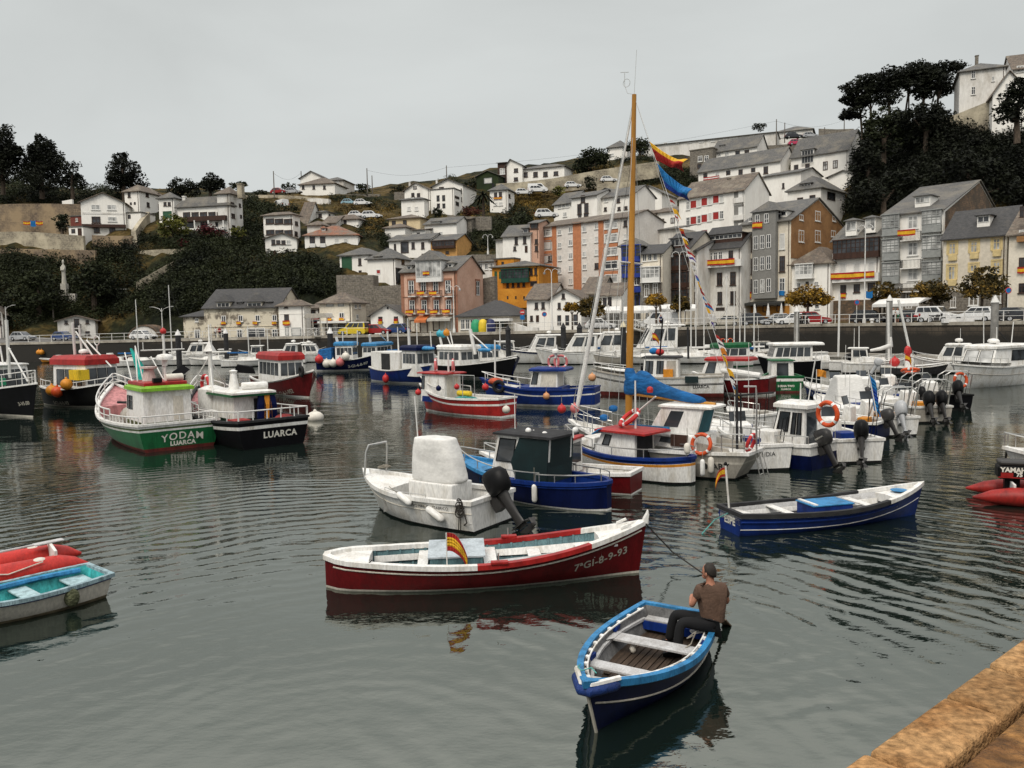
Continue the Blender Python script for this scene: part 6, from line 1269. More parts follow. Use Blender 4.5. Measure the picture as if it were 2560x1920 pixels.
WM=b;L=b.L;b.strake(.26,.012,P_CREAM,.0,.97);b.patch(.66,.985,.02,PW,'foredeck',10,.55)
sx=lambda x,y,z:b.lz('S',x,y,z)
c0,_=b.cl('S',1270,760);c1,_=b.cl('S',775,740);
_,zt=b.cl('S',1010,150);zt=min(zt,2.15);_,zm=b.cl('S',1010,665)
m=MB(PW);m.bx(c0,c1,-.42,.42,.22,zm+.05);m.build('console',b.root,bev=.03)
def ringc(x0,x1,w,z,k=5):
 w*=.80
 return[(x0,-w,z),((x0+x1)/2,-w*1.03,z),(x1,-w,z),(x1+.03,0,z),(x1,w,z),((x0+x1)/2,w*1.03,z),(x0,w,z),(x0-.03,0,z)]
m=MB(CANV);H_=zt-zm;dx=c1-c0
m.loft([ringc(c0-.07,c1+.05,.48,zm-.06),ringc(c0-.05,c1+.05,.47,zm+H_*.16),ringc(c0+.01,c1+.04,.46,zm+H_*.3),ringc(c0+.06,c1+.03,.45,zm+H_*.5),ringc(c0+.18,c1+.02,.43,zm+H_*.75),ringc(c0+.26,c1-.02,.40,zm+H_*.93),ringc(c0+.28,c1-.03,.38,zm+H_*.97),ringc(c0+.34,c1-.08,.33,zm+H_*1.01)])
o=m.build('canvas_cover',b.root,smooth=60);md=o.modifiers.new('sub','SUBSURF');md.levels=3;md.render_levels=3
tx=bpy.data.textures.new('folds','CLOUDS');tx.noise_scale=.6;tx.noise_depth=2;md=o.modifiers.new('folds','DISPLACE');md.texture=tx;md.strength=.06;md.mid_level=.5
q=b.cl('S',870,150);MB(ALU).rod((c1-.1,.1,zt-.3),(c1-.02,.1,b.cl('S',885,-320)[1]),.018,6).build('antenna',b.root)
h0=b.lz('S',350,480,1.0);h1=b.lz('S',540,540,1.0);zt2=b.cl('S',420,150)[1]
hx=(h0[0]+h1[0])/2
m=MB(STEEL);m.tube([(hx,.42,.98),(hx-.06,.40,1.6),(hx-.10,.34,1.78),(hx-.10,-.34,1.78),(hx-.06,-.40,1.6),(hx,-.42,.98)],.028,8);m.build('bow_hoop',b.root,smooth=1)
m=MB(ROPE)
for i in range(5):m.torus((hx-.1+ru(-.1,.1),-.3+ru(-.2,.2),1.06+.02*i),.10,.012,(ru(-.4,.4),ru(-.4,.4),1),12,5)
o=m.build('mooring_line');o.matrix_world=Matrix.Translation(b.O)@Matrix.Rotation(b.yaw,4,'Z');tag(o,'loose mooring line coiled under the bow hoop of the white motorboat','rope')
b.outboard(-.05,0,.66,1.22,38,BLK,turn=-6)
b.text('NUEVO MAR CANTABRICO',.105,.30,.17,1 if b.w(0,1,0).y<b.O.y else-1,LETB,bold=.0)
near=1 if b.w(0,1,0).y<b.O.y else-1
def side_fender(bt,crop,x,y,r,Lh,label,M=None,tilt=None,up=.45,sd=None,outw=.0):
 v=None;sd=sd or(1 if bt.w(0,1,0).length<bt.w(0,-1,0).length else-1)
 P=rP(px(crop,x,y),bt.O+bt.fy*sd*(bt.B/2*.93),bt.fy)-bt.O;xl=P.dot(bt.fx);zz=P.z;t=max(0.02,min(.97,xl/bt.L));yy=abs(bt.S(1,t,max(0,zz)).y)+r+.01+outw
 return fender(bt.w(xl,sd*yy,zz),r,Lh,label,M,tilt,up)
side_fender(b,'S',650,845,.085,.5,'white sausage fender tilted on the white motorboat, forward one',tilt=(0,R(62),b.yaw),up=.3)
side_fender(b,'S',985,1030,.095,.58,'white sausage fender low by the lettering of the white motorboat, aft one',tilt=(0,R(64),b.yaw),up=.3)
m=MB(ROPED);
for i in range(6):m.torus((0,0,-.05*i+.1),.09+.012*(i%3),.014,(1,.25*(i-3)*.3,.2*(i%2)),14,5)
m.tube([(0,0,.1),(.02,0,-.3),(.05,.0,-.55),(-.03,0,-.58),(-.05,0,-.2)],.013,5);o=m.build('mooring_line');xl=b.lz('S',1155,930,.7)[0];o.location=b.w(.28,near*(b.B/2*.93+.04),.66);o.rotation_euler=(0,0,b.yaw+1.57);tag(o,'bundle of dark rope hung on the stern quarter of the white motorboat','rope')
rope('dark rope falling from the white motorboat stern corner to the water',[b.w(.2,near*.98,.66),b.w(.05,near*1.0,.3),wz(px('S',1245,1205))],.016)
b.sR(.30,.62,.13,r=.010,n=6,inset=-.0,sides=(near,),posts=2)
m=MB(PW);m.bx(.02,.55,-.85*1,-.45,.22,.66);m.bx(.02,.55,.45,.85,.22,.66);m.build('stern_locker',b.root,bev=.02)
m=MB(DGRC);m.bx(.6,1.0,-.7,.7,.22,.42);m.build('wet_gear_bin',b.root,bev=.02)
b=Boat('blue fishing launch with a dark green canvas wheelhouse behind the white motorboat',px('M',925,222),px('M',1910,400),.98,.74,.66,1.95,P_NAVY,name='fishing_launch',cat='boat',rnd=.12,tw=.42,rake=.4,wl=.82,p=2.2,boot=.05,bootm=PW,anti=P_ANTB,cap=lambda t:P_SKY if t>.6 else P_BLUE,capw=.10,inner=P_BLUE,deck=PK,bul=.34)
L=b.L;b.strake(.10,.022,P_BLUE,.0,.98)
cx0,_=b.cl('M',1585,300);cx1,_=b.cl('M',1225,330);_,zt=b.cl('M',1420,90)
o=b.cabin(cx0,cx1,1.15,.55,zt,rf=.32,rb=-.10,M=PW,RM=PD,over=(.12,.15,.12),tum=.96,wins=[('F',.12,.88,.40,.94,1,BGL,BLK),('S',.60,.96,.42,.92,1,BGL,BLK),('P',.60,.96,.42,.92,1,BGL,BLK),('B',.03,.97,.04,.97,1,DGRC)])
m=MB(DGRC)
for sd in(1,-1):m.prism([(cx0-.02,.62),(cx0+(cx1-cx0)*.52,.62),(cx0+(cx1-cx0)*.60,1.1),(cx0+(cx1-cx0)*.44,zt-.03),(cx0-.10,zt-.03)],sd*.555,sd*.60,'y')
m.bx(cx0-.05,cx0+.02,-.56,.56,.62,zt-.04);m.build('canvas_side',b.root)
m=MB(P_BLUE);m.bx(cx0-.02,cx1+.05,-.6,.6,.45,.66);m.build('cabin_base',b.root,bev=.02)
for xx,yy in((1288,82),(1425,62),(1525,86),(1680,68)):
 q=b.cl('M',xx,yy);m=MB(F_WHT);m.ball((q[0],ru(-.3,.3),q[1]),.085,10,8);m.rod((q[0],0,zt),(q[0],0,q[1]),.02);m.build('deck_lamp',b.root,smooth=1)
b.mast(cx1-.5,zt,zt+1.1,.015);b.sR(.30,.97,.28,n=14,join=True,posts=3);b.sR(.02,.32,.24,n=6,posts=2)
b.patch(.72,.98,.04,P_SKY,'foredeck',8,.3)
side_fender(b,'M',1437,470,.075,.5,'white fender hanging on the side of the blue canopied launch')
buoy(b.w(b.lz('M',1075,272,1.1)[0],.3,1.14),.09,'small orange float on the bow of the blue canopied launch')
m=MB(ROPE);m.torus((L*.62,.3,.72),.16,.02);m.torus((L*.64,.25,.76),.14,.02);o=m.build('rope_coil');o.matrix_world=Matrix.Translation(b.O)@Matrix.Rotation(b.yaw,4,'Z');tag(o,'rope coil on the foredeck of the blue canopied launch','rope')
b=Boat('small red launch with white bow squeezed behind the blue canopied launch',px('M',1085,206),px('M',2085,330),.86,.62,.55,1.5,P_RED,name='launch',cat='boat',tw=.72,rake=.4,wl=.82,p=2.3,boot=.05,bootm=PW,anti=P_ANTI,cap=PW,capw=.1,inner=PW,deck=PK,bul=.3)
L=b.L;b.patch(.55,.985,-.02,PW,'foredeck',10,.3);b.sR(.66,.97,.34,n=8,join=True,posts=4)
cx0,_=b.cl('M',1700,250);cx1,_=b.cl('M',1540,250);_,zt=b.cl('M',1620,118)
b.cabin(cx0,cx1,.95,.45,zt,rf=.1,M=PW,RM=P_RED2,over=(.3,.05,.08),wins=[('S',.45,1.0,.14,.92,1,P_NAVY),('S',.0,1.0,.0,.22,1,P_RED2),('B',.1,.9,.3,.9,1,BGL)])
b=Boat('white launch with blue and orange bands and a red roofed cabin',(1408,1088),px('K',748,1452),1.02,.80,.70,1.95,PW,name='launch',cat='boat',rnd=.12,tw=.45,rake=.35,wl=.84,p=2.2,boot=.06,bootm=P_ANTB,anti=P_ANTB,bands=((.24,.16,P_ORNG),(.15,.02,P_BLUE)),cap=P_BLUE,capw=.10,inner=P_BLUE,deck=PD,bul=.36)
L=b.L;cx0,_=b.cl('J',1790,1400);cx1,_=b.cl('J',1345,1400);_,zt=b.cl('J',1560,1225)
o=b.cabin(cx0,cx1,1.1,.50,zt,rf=.42,M=PW,RM=P_RED2,over=(.18,.5,.2),wins=[('S',.66,.86,.52,.88,1,BGL,BLK),('P',.66,.86,.52,.88,1,BGL,BLK),('F',.1,.9,.5,.9,1,BGL,BLK),('S',.02,.56,.05,.90,1,PG),('B',.05,.95,.05,.92,1,PD),('S',.06,.50,.05,.42,1,P_NAVY)])
m=MB(P_SKY);m.add([(cx1-.42+.20,-.80,zt-.08),(cx1-.42+.20,.80,zt-.08),(cx1-.5,.8,zt+.10),(cx1-.5,-.8,zt+.10),(cx0-.4,-.8,zt+.12),(cx0-.4,-.80,zt-.02)],[(0,1,2,3),(0,3,4,5)]);o2=m.build('sun_visor',b.root);md=o2.modifiers.new('t','SOLIDIFY');md.thickness=.03
b.patch(.68,.98,.03,PW,'foredeck',8,.3);m=MB(PW);m.loft([[(cx1-.05,-.5,.8),(cx1+.9,-.35,.9),(cx1+.9,.35,.9),(cx1-.05,.5,.8)],[(cx1-.05,-.45,1.15),(cx1+.8,-.25,1.08),(cx1+.8,.25,1.08),(cx1-.05,.45,1.15)]]);m.build('cabin_trunk',b.root,bev=.04)
b.sR(.02,.60,.30,n=8,posts=3);b.sR(.62,.97,.42,n=8,join=True,posts=3)
lB(b.w((cx0+cx1)/2-.2,-.1,zt+.42),(.35*b.fx.x+.5*b.fy.x,.35*b.fx.y+.5*b.fy.y,.75),.36,'red lifebuoy leaning on the red cabin roof',REDB)
m=MB(REDB);m.lathe([(.09,0),(.10,.1),(.08,.16),(.03,.19)],10);o=m.build('lamp',b.root,loc=b.cl('J',1845,835)and(b.cl('J',1845,835)[0],0,b.cl('J',1845,835)[1]));b.mast(cx0+.35,zt,b.cl('J',1860,720)[1],.035)
bst=b.cl('J',1500,1190);m=MB(ALU);m.rod((bst[0],-.2,bst[1]),(b.cl('J',1866,880)[0],-.2,b.cl('J',1866,880)[1]),.03);m.build('boom',b.root)
side_fender(b,'K',735,1570,.07,.5,'white fender on the stern corner of the red roofed launch')
side_fender(b,'K',600,1390,.1,.34,'short fender between the red roofed launch and the grey yacht',M=WHB)
b=Boat('beige sailing yacht with a tall varnished mast and blue sail cover',px('J',1010,1120),px('K',1330,1395),1.42,.86,.82,2.5,PG,name='sailing_yacht',cat='sailing yacht',tw=.52,rake=1.0,trk=.5,wl=.80,p=2.0,boot=.06,bootm=P_ANTB,anti=P_ANTB,bands=((.34,.27,P_CREAM),),cap=PW,capw=.08,caph=.05,inner=PW,deck=PW,bul=.07)
YA=b;L=b.L
mx,_=b.cl('K',150,1000);_,mz=b.cl('R',245,210);mzb=b.g(mx/L)-.05
rt=.10;mtop=b.cl('R',247,212);mbase=b.cl('K',148,1060)
m=MB(VARN);m.tube([(mbase[0],0,.9),((mbase[0]*2+mtop[0])/3,0,.9+(mtop[1]-.9)/3),(mtop[0],0,mtop[1])],[.125,.12,.075],12);m.build('mast',b.root,smooth=1)
MX=lambda z:mbase[0]+(mtop[0]-mbase[0])*(z-.9)/(mtop[1]-.9)
m=MB(ALU);zs_=b.cl('D',985,1078)[1];m.rod((MX(zs_),-.75,zs_),(MX(zs_),.75,zs_),.03);m.build('spreader',b.root)
m=MB(STEEL);z=mtop[1];m.rod((mtop[0],0,z),(mtop[0]-.1,0,z+1.4),.008,4);m.tube([(mtop[0],0,z),(mtop[0]+.25,0,z+.08),(mtop[0]+.35,0,z+.35),(mtop[0]+.35,0,z+.75)],.01,4);m.torus((mtop[0]+.28,0,z+.42),.13,.01,(0,1,0),12,4);m.rod((mtop[0]+.2,0,z+.75),(mtop[0]+.5,0,z+.8),.012,4);m.build('masthead_vane',b.root)
jb=b.cl('J',1060,960);jb=(L-.15,max(1.25,jb[1]));jt=b.cl('R',215,245)
m=MB(CANV);A=V3((L-.25,0,1.55));T=V3((MX(mtop[1]-.5)+.05,0,mtop[1]-.45));m.tube([A,A+(T-A)*.1,A+(T-A)*.5,A+(T-A)*.75,T],[.05,.085,.065,.04,.025],8);m.build('furled_jib',b.root,smooth=1)
for sd in(1,-1):
 b.wire((MX(4)-.1,sd*1.15,.95),(MX(mtop[1]-.7),0,mtop[1]-.7),.008,STEEL);b.wire((MX(4)+.3,sd*1.15,.95),(MX(zs_),sd*.75,zs_),.007,STEEL)
b.wire((L-.05,0,1.5),(MX(mtop[1])+.02,0,mtop[1]-.1),.008,STEEL)
b.wire((L-.9,.3,1.1),(MX(mtop[1]-2),.0,mtop[1]-1.8),.006,IRON)
bz=b.cl('K',150,860)[1];be=b.cl('K',955,965);bm_=b.cl('K',890,950)
m=MB(VARN);m.tube([(MX(bz)-.05,0,bz),(be[0],0,be[1])],[.06,.065],8);m.build('boom',b.root,smooth=1)
zt=b.cl('K',165,610)[1];zb_=b.cl('K',150,870)[1];bx_=MX(zt)
def ov(c,rx,rz,n=12,ry=None,tl=0):return[(c[0]+rx*cos(2*pi*k/n)*0+sin(2*pi*k/n)*tl,(ry or rx)*cos(2*pi*k/n),c[1]+rz*sin(2*pi*k/n))for k in range(n)]
cov=[]
pts=[(150,640,150,40),(200,720,60,0),(290,790,0,0)]
def ringh(cx,cz,rx,ry,n=14):return[(cx+rx*cos(2*pi*k/n),ry*sin(2*pi*k/n),cz)for k in range(n)]
p1=b.cl('K',380,830);p2=b.cl('K',640,895);p3=b.cl('K',880,945)
k=(bm_[0]-bx_)
tube=[(V3((bx_+.02,0,zt)),.14,.17),(V3((bx_-.0,0,zt-.22)),.19,.20),(V3((bx_-.10,0,zt-.55)),.30,.22),(V3((bx_-.28,0,(zt+zb_)/2-.02)),.42,.24),(V3((bx_-.62,0,p1[1]+.22)),.42,.22),(V3((p1[0],0,p1[1]+.06)),.26,.17),(V3((p2[0],0,p2[1]+.03)),.19,.13),(V3((p3[0],0,p3[1]+.02)),.12,.11)]
rings=[];P=[q[0]for q in tube]
for i,(c,ra,ry)in enumerate(tube):
 t=(P[min(i+1,len(P)-1)]-P[max(i-1,0)]).normalized();n=V3((t.z,0,-t.x));rings.append([c+n*ra*cos(2*pi*k/14)+V3((0,ry*sin(2*pi*k/14),0))for k in range(14)])
m=MB(BLUC);m.loft(rings);m.loft([ringh(bx_-.02,zb_-.02,.20,.17),ringh(bx_-.12,zb_+.12,.36,.22),ringh(bx_-.2,zb_+.4,.42,.24),ringh(bx_-.22,zb_+.6,.4,.24)])
o=m.build('sail_cover',b.root,smooth=80);md=o.modifiers.new('s','SUBSURF');md.levels=2;md.render_levels=2
md=o.modifiers.new('folds','DISPLACE');md.texture=tx;md.strength=.045
a0,_=b.cl('K',880,1250);a1,_=b.cl('J',1290,1200)
m=MB(PW);m.loft([[(a0,-.85,.82),(a1,-.55,1.0),(a1,.55,1.0),(a0,.85,.82)],[(a0,-.78,1.32),(a1-.3,-.45,1.25),(a1-.3,.45,1.25),(a0,.78,1.32)]]);o=m.build('cabin_trunk',b.root,bev=.05)
sd=-1 if b.w(0,-1,0).y<b.w(0,1,0).y else 1
for f in(.28,.62):
 xx=a0+(a1-a0)*f;yy=.85-(.30)*f;mm=MB(BGL);mm.obox((xx,sd*(yy-.035),1.12),(.55,-sd*.09,0),(0,.02,0),(0,-sd*.03,.17));mm.mat(STEEL);mm.obox((xx,sd*(yy-.03),1.22),(.6,-sd*.09,0),(0,.02,0),(0,0,.03));mm.build('window',o)
d0,_=b.cl('K',860,1050);d1,_=b.cl('K',395,1050);_,dz=b.cl('K',600,975)
b.cabin(max(d0+.1,d1-1.9),d1,1.1,1.25,dz,rf=.5,rb=-.25,M=PW,RM=PW,over=(.1,.3,.08),wins=[('S',.40,.75,.3,.88,1,BGL),('P',.40,.75,.3,.88,1,BGL),('F',.08,.92,.3,.9,2,BGL),('B',.06,.94,.03,.92,1,paint('teal_canvas',(.012,.10,.13),.7)),('S',.02,.30,.05,.9,1,paint('teal_canvas',(.012,.10,.13),.7))],name='doghouse')
hx,hz=b.cl('K',720,1225);m=MB(BRN);m.bx(hx-.28,hx+.28,sd*.80-.05,sd*.80+.05,.95,1.32);m.build('companionway_door',b.root)
m=MB(PG);
for s_ in(1,-1):m.prism([(.5,.8),(a0+.1,.8),(a0+.1,1.12),(.6,1.0)],s_*.72,s_*.80,'y')
m.build('cockpit_coaming',b.root,bev=.02)
b.sR(.80,.985,.62,n=8,join=True,posts=3,mid=True,name='pulpit');b.sR(.02,.16,.60,n=3,posts=1,mid=True,name='pushpit');b.sR(.16,.80,.58,n=12,posts=3,r=.008,name='lifeline')
b.text('MARY',.27,.135,.42,sd,LETB,bold=.006)
m=MB(STEEL)
for y in(-.17,.17):m.rod((-.02,y,.86),(-.18,y,.12),.018);m.rod((-.12,y,.86),(-.35,y,.05),.015)
for i in range(5):z=.82-.16*i;m.rod((-.03-.035*i,-.17,z),(-.03-.035*i,.17,z),.014)
m.build('stern_ladder',b.root,smooth=1)
lB(b.w(1.35,sd*1.02,1.12),b.fy*sd+V3((0,0,.2)),.30,'orange lifebuoy on the cockpit rail of the beige yacht',ORB)
lB(b.w(.1,sd*.2,1.15),V3((b.fx.x,b.fx.y,.3)),.27,'red horseshoe lifebuoy on the stern rail of the beige yacht',REDB)
m=MB(PD)
pz=b.cl('K',1165,780)[1];m.rod((b.cl('K',1165,1200)[0],.1,.9),(b.cl('K',1160,780)[0],.1,pz),.045);m.rod((b.cl('K',1190,1150)[0],0,1.1),(b.cl('K',1185,860)[0],0,b.cl('K',1185,860)[1]),.03);m.rod((b.cl('K',1120,880)[0],.1,b.cl('K',1120,880)[1]),(b.cl('K',1500,850)[0],.1,b.cl('K',1500,850)[1]),.03);m.build('mizzen_mast',b.root)
m=MB(STEEL);m.tube([(b.cl('K',1365,1300)[0],.3,.9),(b.cl('K',1365,900)[0],.3,b.cl('K',1365,900)[1]),(b.cl('K',1360,790)[0],.3,b.cl('K',1360,790)[1]),(b.cl('K',1250,790)[0],.3,b.cl('K',1250,790)[1])],.03,6);m.build('stern_gantry',b.root)
side_fender(b,'K',893,1530,.10,.52,'pale fender below the cockpit of the beige yacht',M=WHB)
for c,x,y,r_,t,M in(('J',930,1005,.16,'round pink buoy on the yacht bow rail',REDB),('J',1065,1000,.17,'pale pink round buoy beside the furled jib foot',PNKB)):
 q=b.cl(c,x,y);buoy(b.w(q[0],0,q[1]),r_,t,M)
for c,x,y,t in(('J',1465,1000,'left'),('J',1370,1095,'lower')):
 q=b.cl(c,x,y);m=MB(BLUC);m.ball((0,0,0),(.18,.14,.12));o=m.build('winch_cover',b.root,loc=(q[0],0,q[1]),smooth=1)
tp=V3((mtop[0],0,mtop[1]-.05));bt_=b.cl('K',1130,850);bot=V3((bt_[0],0,bt_[1]))
b.wire(tp,bot,.009,F_WHT,0,'backstay');b.wire(tp,(bot.x-.4,.2,1.0),.006,STEEL,0,'backstay')
def stayat(crop,x,y):
 z=b.cl(crop,x,y)[1];f=(tp.z-z)/(tp.z-bot.z);return tp+(bot-tp)*f
def W_(p):return b.w(p.x,p.y,p.z)
def bigflag(c0,c1,poly,label,mats):
 p0,p1=stayat('R',*c0),stayat('R',*c1);e=[V3((b.cl('R',*q)[0],0,b.cl('R',*q)[1]))for q in poly]
 O=W_(p0);ro=empty('flag',O,b.yaw,label,'flag','large flags on the yacht backstay');n=14;rows=len(mats)*3;m=MB()
 def pt(u,v):
  a=p0+(p1-p0)*v;t0=p0.lerp(e[0],u);t1=p1.lerp(e[1],u);q=t0.lerp(t1,v);q.y=.16*sin(u*8+v*1.6)*min(1,u*2.5)+.25*u*sin(v*3);q.z+=-.10*sin(u*pi)*(1-v)+.07*sin(u*7+1+v)*u;return q-p0
 for j in range(rows):
  m.mat(mats[j//3])
  for i in range(n):m.face(pt(i/n,j/rows),pt((i+1)/n,j/rows),pt((i+1)/n,(j+1)/rows),pt(i/n,(j+1)/rows))
 o=m.build('cloth',ro,smooth=180);md=o.modifiers.new('t','SOLIDIFY');md.thickness=.006;return ro
bigflag((400,655),(470,830),[(775,850),(715,950)],'large Spanish flag streaming from the yacht backstay',[F_YEL,F_RED,F_RED,F_YEL][:3])
bigflag((472,855),(556,1090),[(815,1130),(770,1230)],'large blue flag with a yellow mark below the Spanish one',[F_BLU,F_BLU,mk('flag_deep_blue',(.01,.05,.30),.7)])
PM={'r':F_RED,'y':F_YEL,'b':F_BLU,'w':F_WHT,'o':mk('flag_orange',(.6,.2,.02),.7),'k':mk('flag_dark',(.03,.03,.05),.7),'v':mk('flag_violet',(.10,.06,.28),.7),'g':mk('flag_green',(.02,.25,.12),.7)}
PN_=[('R',605,1200,'rw','red and white pennant just under the blue flag'),('R',630,1280,'y','plain yellow pennant under the red and white one'),('R',660,1340,'rw','red striped white pennant before the red-shuttered block'),('R',690,1470,'or','orange pennant before the red-shuttered block'),('R',710,1520,'kw','dark pennant above the roof of the brown glazed house'),('E',190,885,'y','bright yellow square pennant before the dark dormer'),('E',215,935,'rw','ragged pink white pennant under the yellow square'),('E',225,985,'rw','red and white pennant at the long flag balcony height'),('E',250,1025,'vw','violet and white pennant, upper one'),('E',262,1080,'w','white pennant in front of the long Spanish flag'),('E',283,1165,'vb','violet blue pennant beside the white four-storey house'),('E',300,1215,'y','little yellow pennant beside the upper window row'),('E',332,1262,'r','small plain red pennant'),('E',338,1330,'bw','blue and white pennant over the awnings'),('E',352,1370,'rb','red and blue pennant over the awnings'),('E',372,1408,'y','wide yellow pennant over the parked cars'),('E',385,1460,'w','white pennant over the parked cars'),('E',405,1520,'vw','violet patterned pennant at railing height'),('K',965,320,'rw','red corner pennant at the quay wall'),('K',985,375,'kw','black and white pennant on the dark quay wall'),('K',1015,430,'o','orange bundle pennant before the green roof'),('K',1040,495,'y','yellow bundle pennant before the green roof'),('K',1060,630,'y','short yellow pennant beside the rolled white sail'),('K',1095,685,'kw','checkered black and white pennant'),('K',1108,755,'wb','white pennant with a blue cross'),('K',1130,825,'y','yellow pennant at the end of the bunting line')]
for i,(c,x,y,k,t)in enumerate(PN_):
 p=stayat(c,x,y);O=W_(p);ro=empty('pennant',O,b.yaw,t,'pennant','bunting pennants on the yacht backstay');h=.20 if c!='K'else .25
 d=(bot-tp).normalized();cloth(ro,V3((0,0,0)),d,(-1,ru(-.8,.8),ru(-.4,.1)),.25*ru(.7,1.3),h,[(1,PM[q])for q in(k if len(k)>1 else k*2)],ru(.3,1.0),i)
def tyre(b,t,side,drop,label,r=.24):
 P=b.S(side,t,b.g(t)-drop)+V3((0,side*.09,0));m=MB(TYRE);m.torus((0,0,0),r,r*.36,b.fy*side,16,8);o=m.build('tyre',loc=b.w(*P),smooth=1);return tag(o,label,'tyre','tyre fenders on the fishing boats')
def radar(b,x,y,z,r=.3):
 m=MB(PW);m.lathe([(r*.3,-.25),(r*.3,0),(r,.02),(r*1.05,.14),(r*.8,.24),(r*.2,.28)],14,(x,y,z));m.build('radar',b.root,smooth=50)
def dirs(b,side):return b.fy*side
b=Boat('green and white fishing boat with lettering on its wide stern',(284,958),(450,1056),2.25,1.12,1.0,3.75,P_GREEN,name='fishing_boat',cat='fishing boat',tw=.86,rake=1.0,trk=.12,wl=.84,p=2.4,boot=.14,bootm=P_ANTI,anti=P_ANTI,bands=((.30,.22,PW),(.21,.15,paint('olive_band',(.07,.09,.03),.5)),(.14,.0,PW)),cap=PW,capw=.14,inner=PINKD,deck=PK,bul=.55)
YO=b;L=b.L
yo=b.stext('YODAM',.42,LETW,.57,y=-.1,bold=.006,space=1.2)
for v in yo.data.vertices:v.co.z-=.10*((v.co.y+.1)/.85)**2
b.stext('LUARCA',.25,LETW,.27,y=-.1,bold=.012,space=1.08)
OL=paint('olive_band',(.07,.09,.03),.5)
o=b.cabin(1.5,4.2,2.0,.5,2.36,rf=.25,rb=.0,M=PW,RM=P_LIME,over=(.2,.2,.10),th=.13,tum=.97,wins=[('S',.62,.92,.55,.86,2,BGL,BLK),('P',.62,.92,.55,.86,2,BGL,BLK),('F',.06,.94,.5,.88,4,BGL,BLK),('P',.0,1,.20,.29,1,OL),('S',.0,1,.20,.29,1,OL),('B',.0,1,.20,.29,1,OL),('B',.16,.40,.32,.86,1,P_CREAM)])
m=MB(P_RED2);m.bx(1.5,4.0,-.85,.9,2.56,2.72);m.build('roof_box',b.root,bev=.03)
m=MB(paint('pale_pink',(.62,.50,.46),.5));m.lathe([(.32,2.6),(.26,2.9),(.20,3.2),(.22,3.24),(.34,3.26),(.34,3.34)],14,(2.9,.30,0));m.build('funnel',b.root,smooth=50)
b.mast(2.5,2.4,4.75,.07,x1=2.45,y=-.25);z=4.05;m=MB(ALU);m.rod((2.45,-1.1,z),(2.45,.7,z),.03);m.rod((2.45,-1.0,z),(2.45,-1.0,z+.3),.02);m.rod((2.45,.6,z),(2.45,.6,z+.35),.02);m.build('crosstree',b.root)
radar(b,2.45,-.25,3.6,.34)
buoy(b.w(2.45,-.25,4.85),.13,'red lamp ball on the mast of the green fishing boat',REDB,name='mast_ball')
for y0,x1,z1 in((.75,4.2,4.1),(.45,4.9,4.2),(.9,5.6,3.9),(-.5,4.6,3.7)):b.rail([(3.0,y0,2.35),(x1,y0*.6,z1)],.028,ALU,'derrick')
tpx=b.cl('G',1465,300);
net=MB(mk('turquoise_net',(.02,.38,.32),.9,.4,6,bump=.8,bscale=14));P0=V3((4.9,.3,5.2));
net.loft([[(4.9-.05-.10*i,.3+(.06+.05*i)*cos(k*pi/5),5.1-.42*i+.0*k)for k in range(10)]and[(4.9-.16*i+(.04+.035*i)*cos(k*pi/5),.45-.05*i+(.04+.035*i)*sin(k*pi/5)*(1+.3*(k%2)),4.1-.24*i)for k in range(10)]for i in range(7)])
o=net.build('fishing_net');o.matrix_world=Matrix.Translation(b.O)@Matrix.Rotation(b.yaw,4,'Z');tag(o,'turquoise fishing net hung from a pole of the green boat','net')
b.sR(.34,.985,.55,ALU,.035,n=14,join=True,posts=2,mid=True);b.sR(.01,.34,.34,ALU,.03,n=8,posts=1)
m=MB(ALU);y=1.45;m.rod((.02,-y,1.46),(.02,y,1.46),.03);
for i in range(7):yy=-y+2*y*i/6;m.rod((.02,yy,1.12),(.02,yy,1.46),.025)
m.build('stern_rail',b.root)
b.patch(.74,.985,.06,PINKD,'foredeck',8,.7);m=MB(PG);m.ball((L*.55,0,1.0),(.8,.9,.55));m.mat(PD);m.rod((L*.5,-.8,1.5),(L*.62,.8,1.6),.06);m.build('winch',b.root,smooth=1)
sF(b.w(3.0,-.3,2.9),.9,.5,.34,ES,'Spanish flag hanging beside the funnel of the green boat',-b.fx,1.4)
m=MB(WHB);m.lathe([(.14,-.35),(.16,-.32),(.16,.32),(.14,.35)],12);o=m.build('liferaft_canister',b.root,loc=(1.9,-.45,2.87),smooth=50);o.rotation_euler=(R(90),0,0)
MB(BLK).bx(1.4,1.6,.2,.55,2.72,2.9).build('floodlight',b.root)
buoy(b.w(-.25,-1.95,.62),.30,'orange-red round buoy between the green and the black stern',ORB);buoy(b.w(.4,-2.25,.2),.22,'lower dark red buoy beside the green stern',REDB)
b=Boat('black fishing boat with white lettering on its stern, beside the green one',(494,966),(686,1048),2.1,1.15,1.02,3.5,P_BLACK,name='fishing_boat',cat='fishing boat',tw=.88,rake=1.0,trk=.1,wl=.84,p=2.4,boot=.10,bootm=P_BLACK,bands=((.34,.20,PW),),cap=PD,capw=.12,inner=paint('brown_bulwark',(.12,.07,.05),.6),deck=PK,bul=.6)
LU=b;L=b.L
b.stext('LUARCA',.36,LETW,.52,y=-.25,bold=.012,space=1.1)
DG2=paint('bottle_green',(.006,.022,.012),.4)
b.cabin(2.3,4.7,1.6,.55,2.10,rf=.2,M=PW,RM=PW,over=(.25,.45,.25),th=.08,wins=[('S',.0,1,.0,.30,1,DG2),('P',.0,1,.0,.30,1,DG2),('B',.0,1,.0,.30,1,DG2),('S',.55,.95,.5,.85,2,BGL,BLK),('F',.05,.95,.5,.88,3,BGL,BLK),('B',.10,.42,.02,.85,1,PD)])
m=MB(P_GREEN);m.bx(1.9,4.7,-1.0,1.0,2.0,2.095);m.build('roof_edge',b.root)
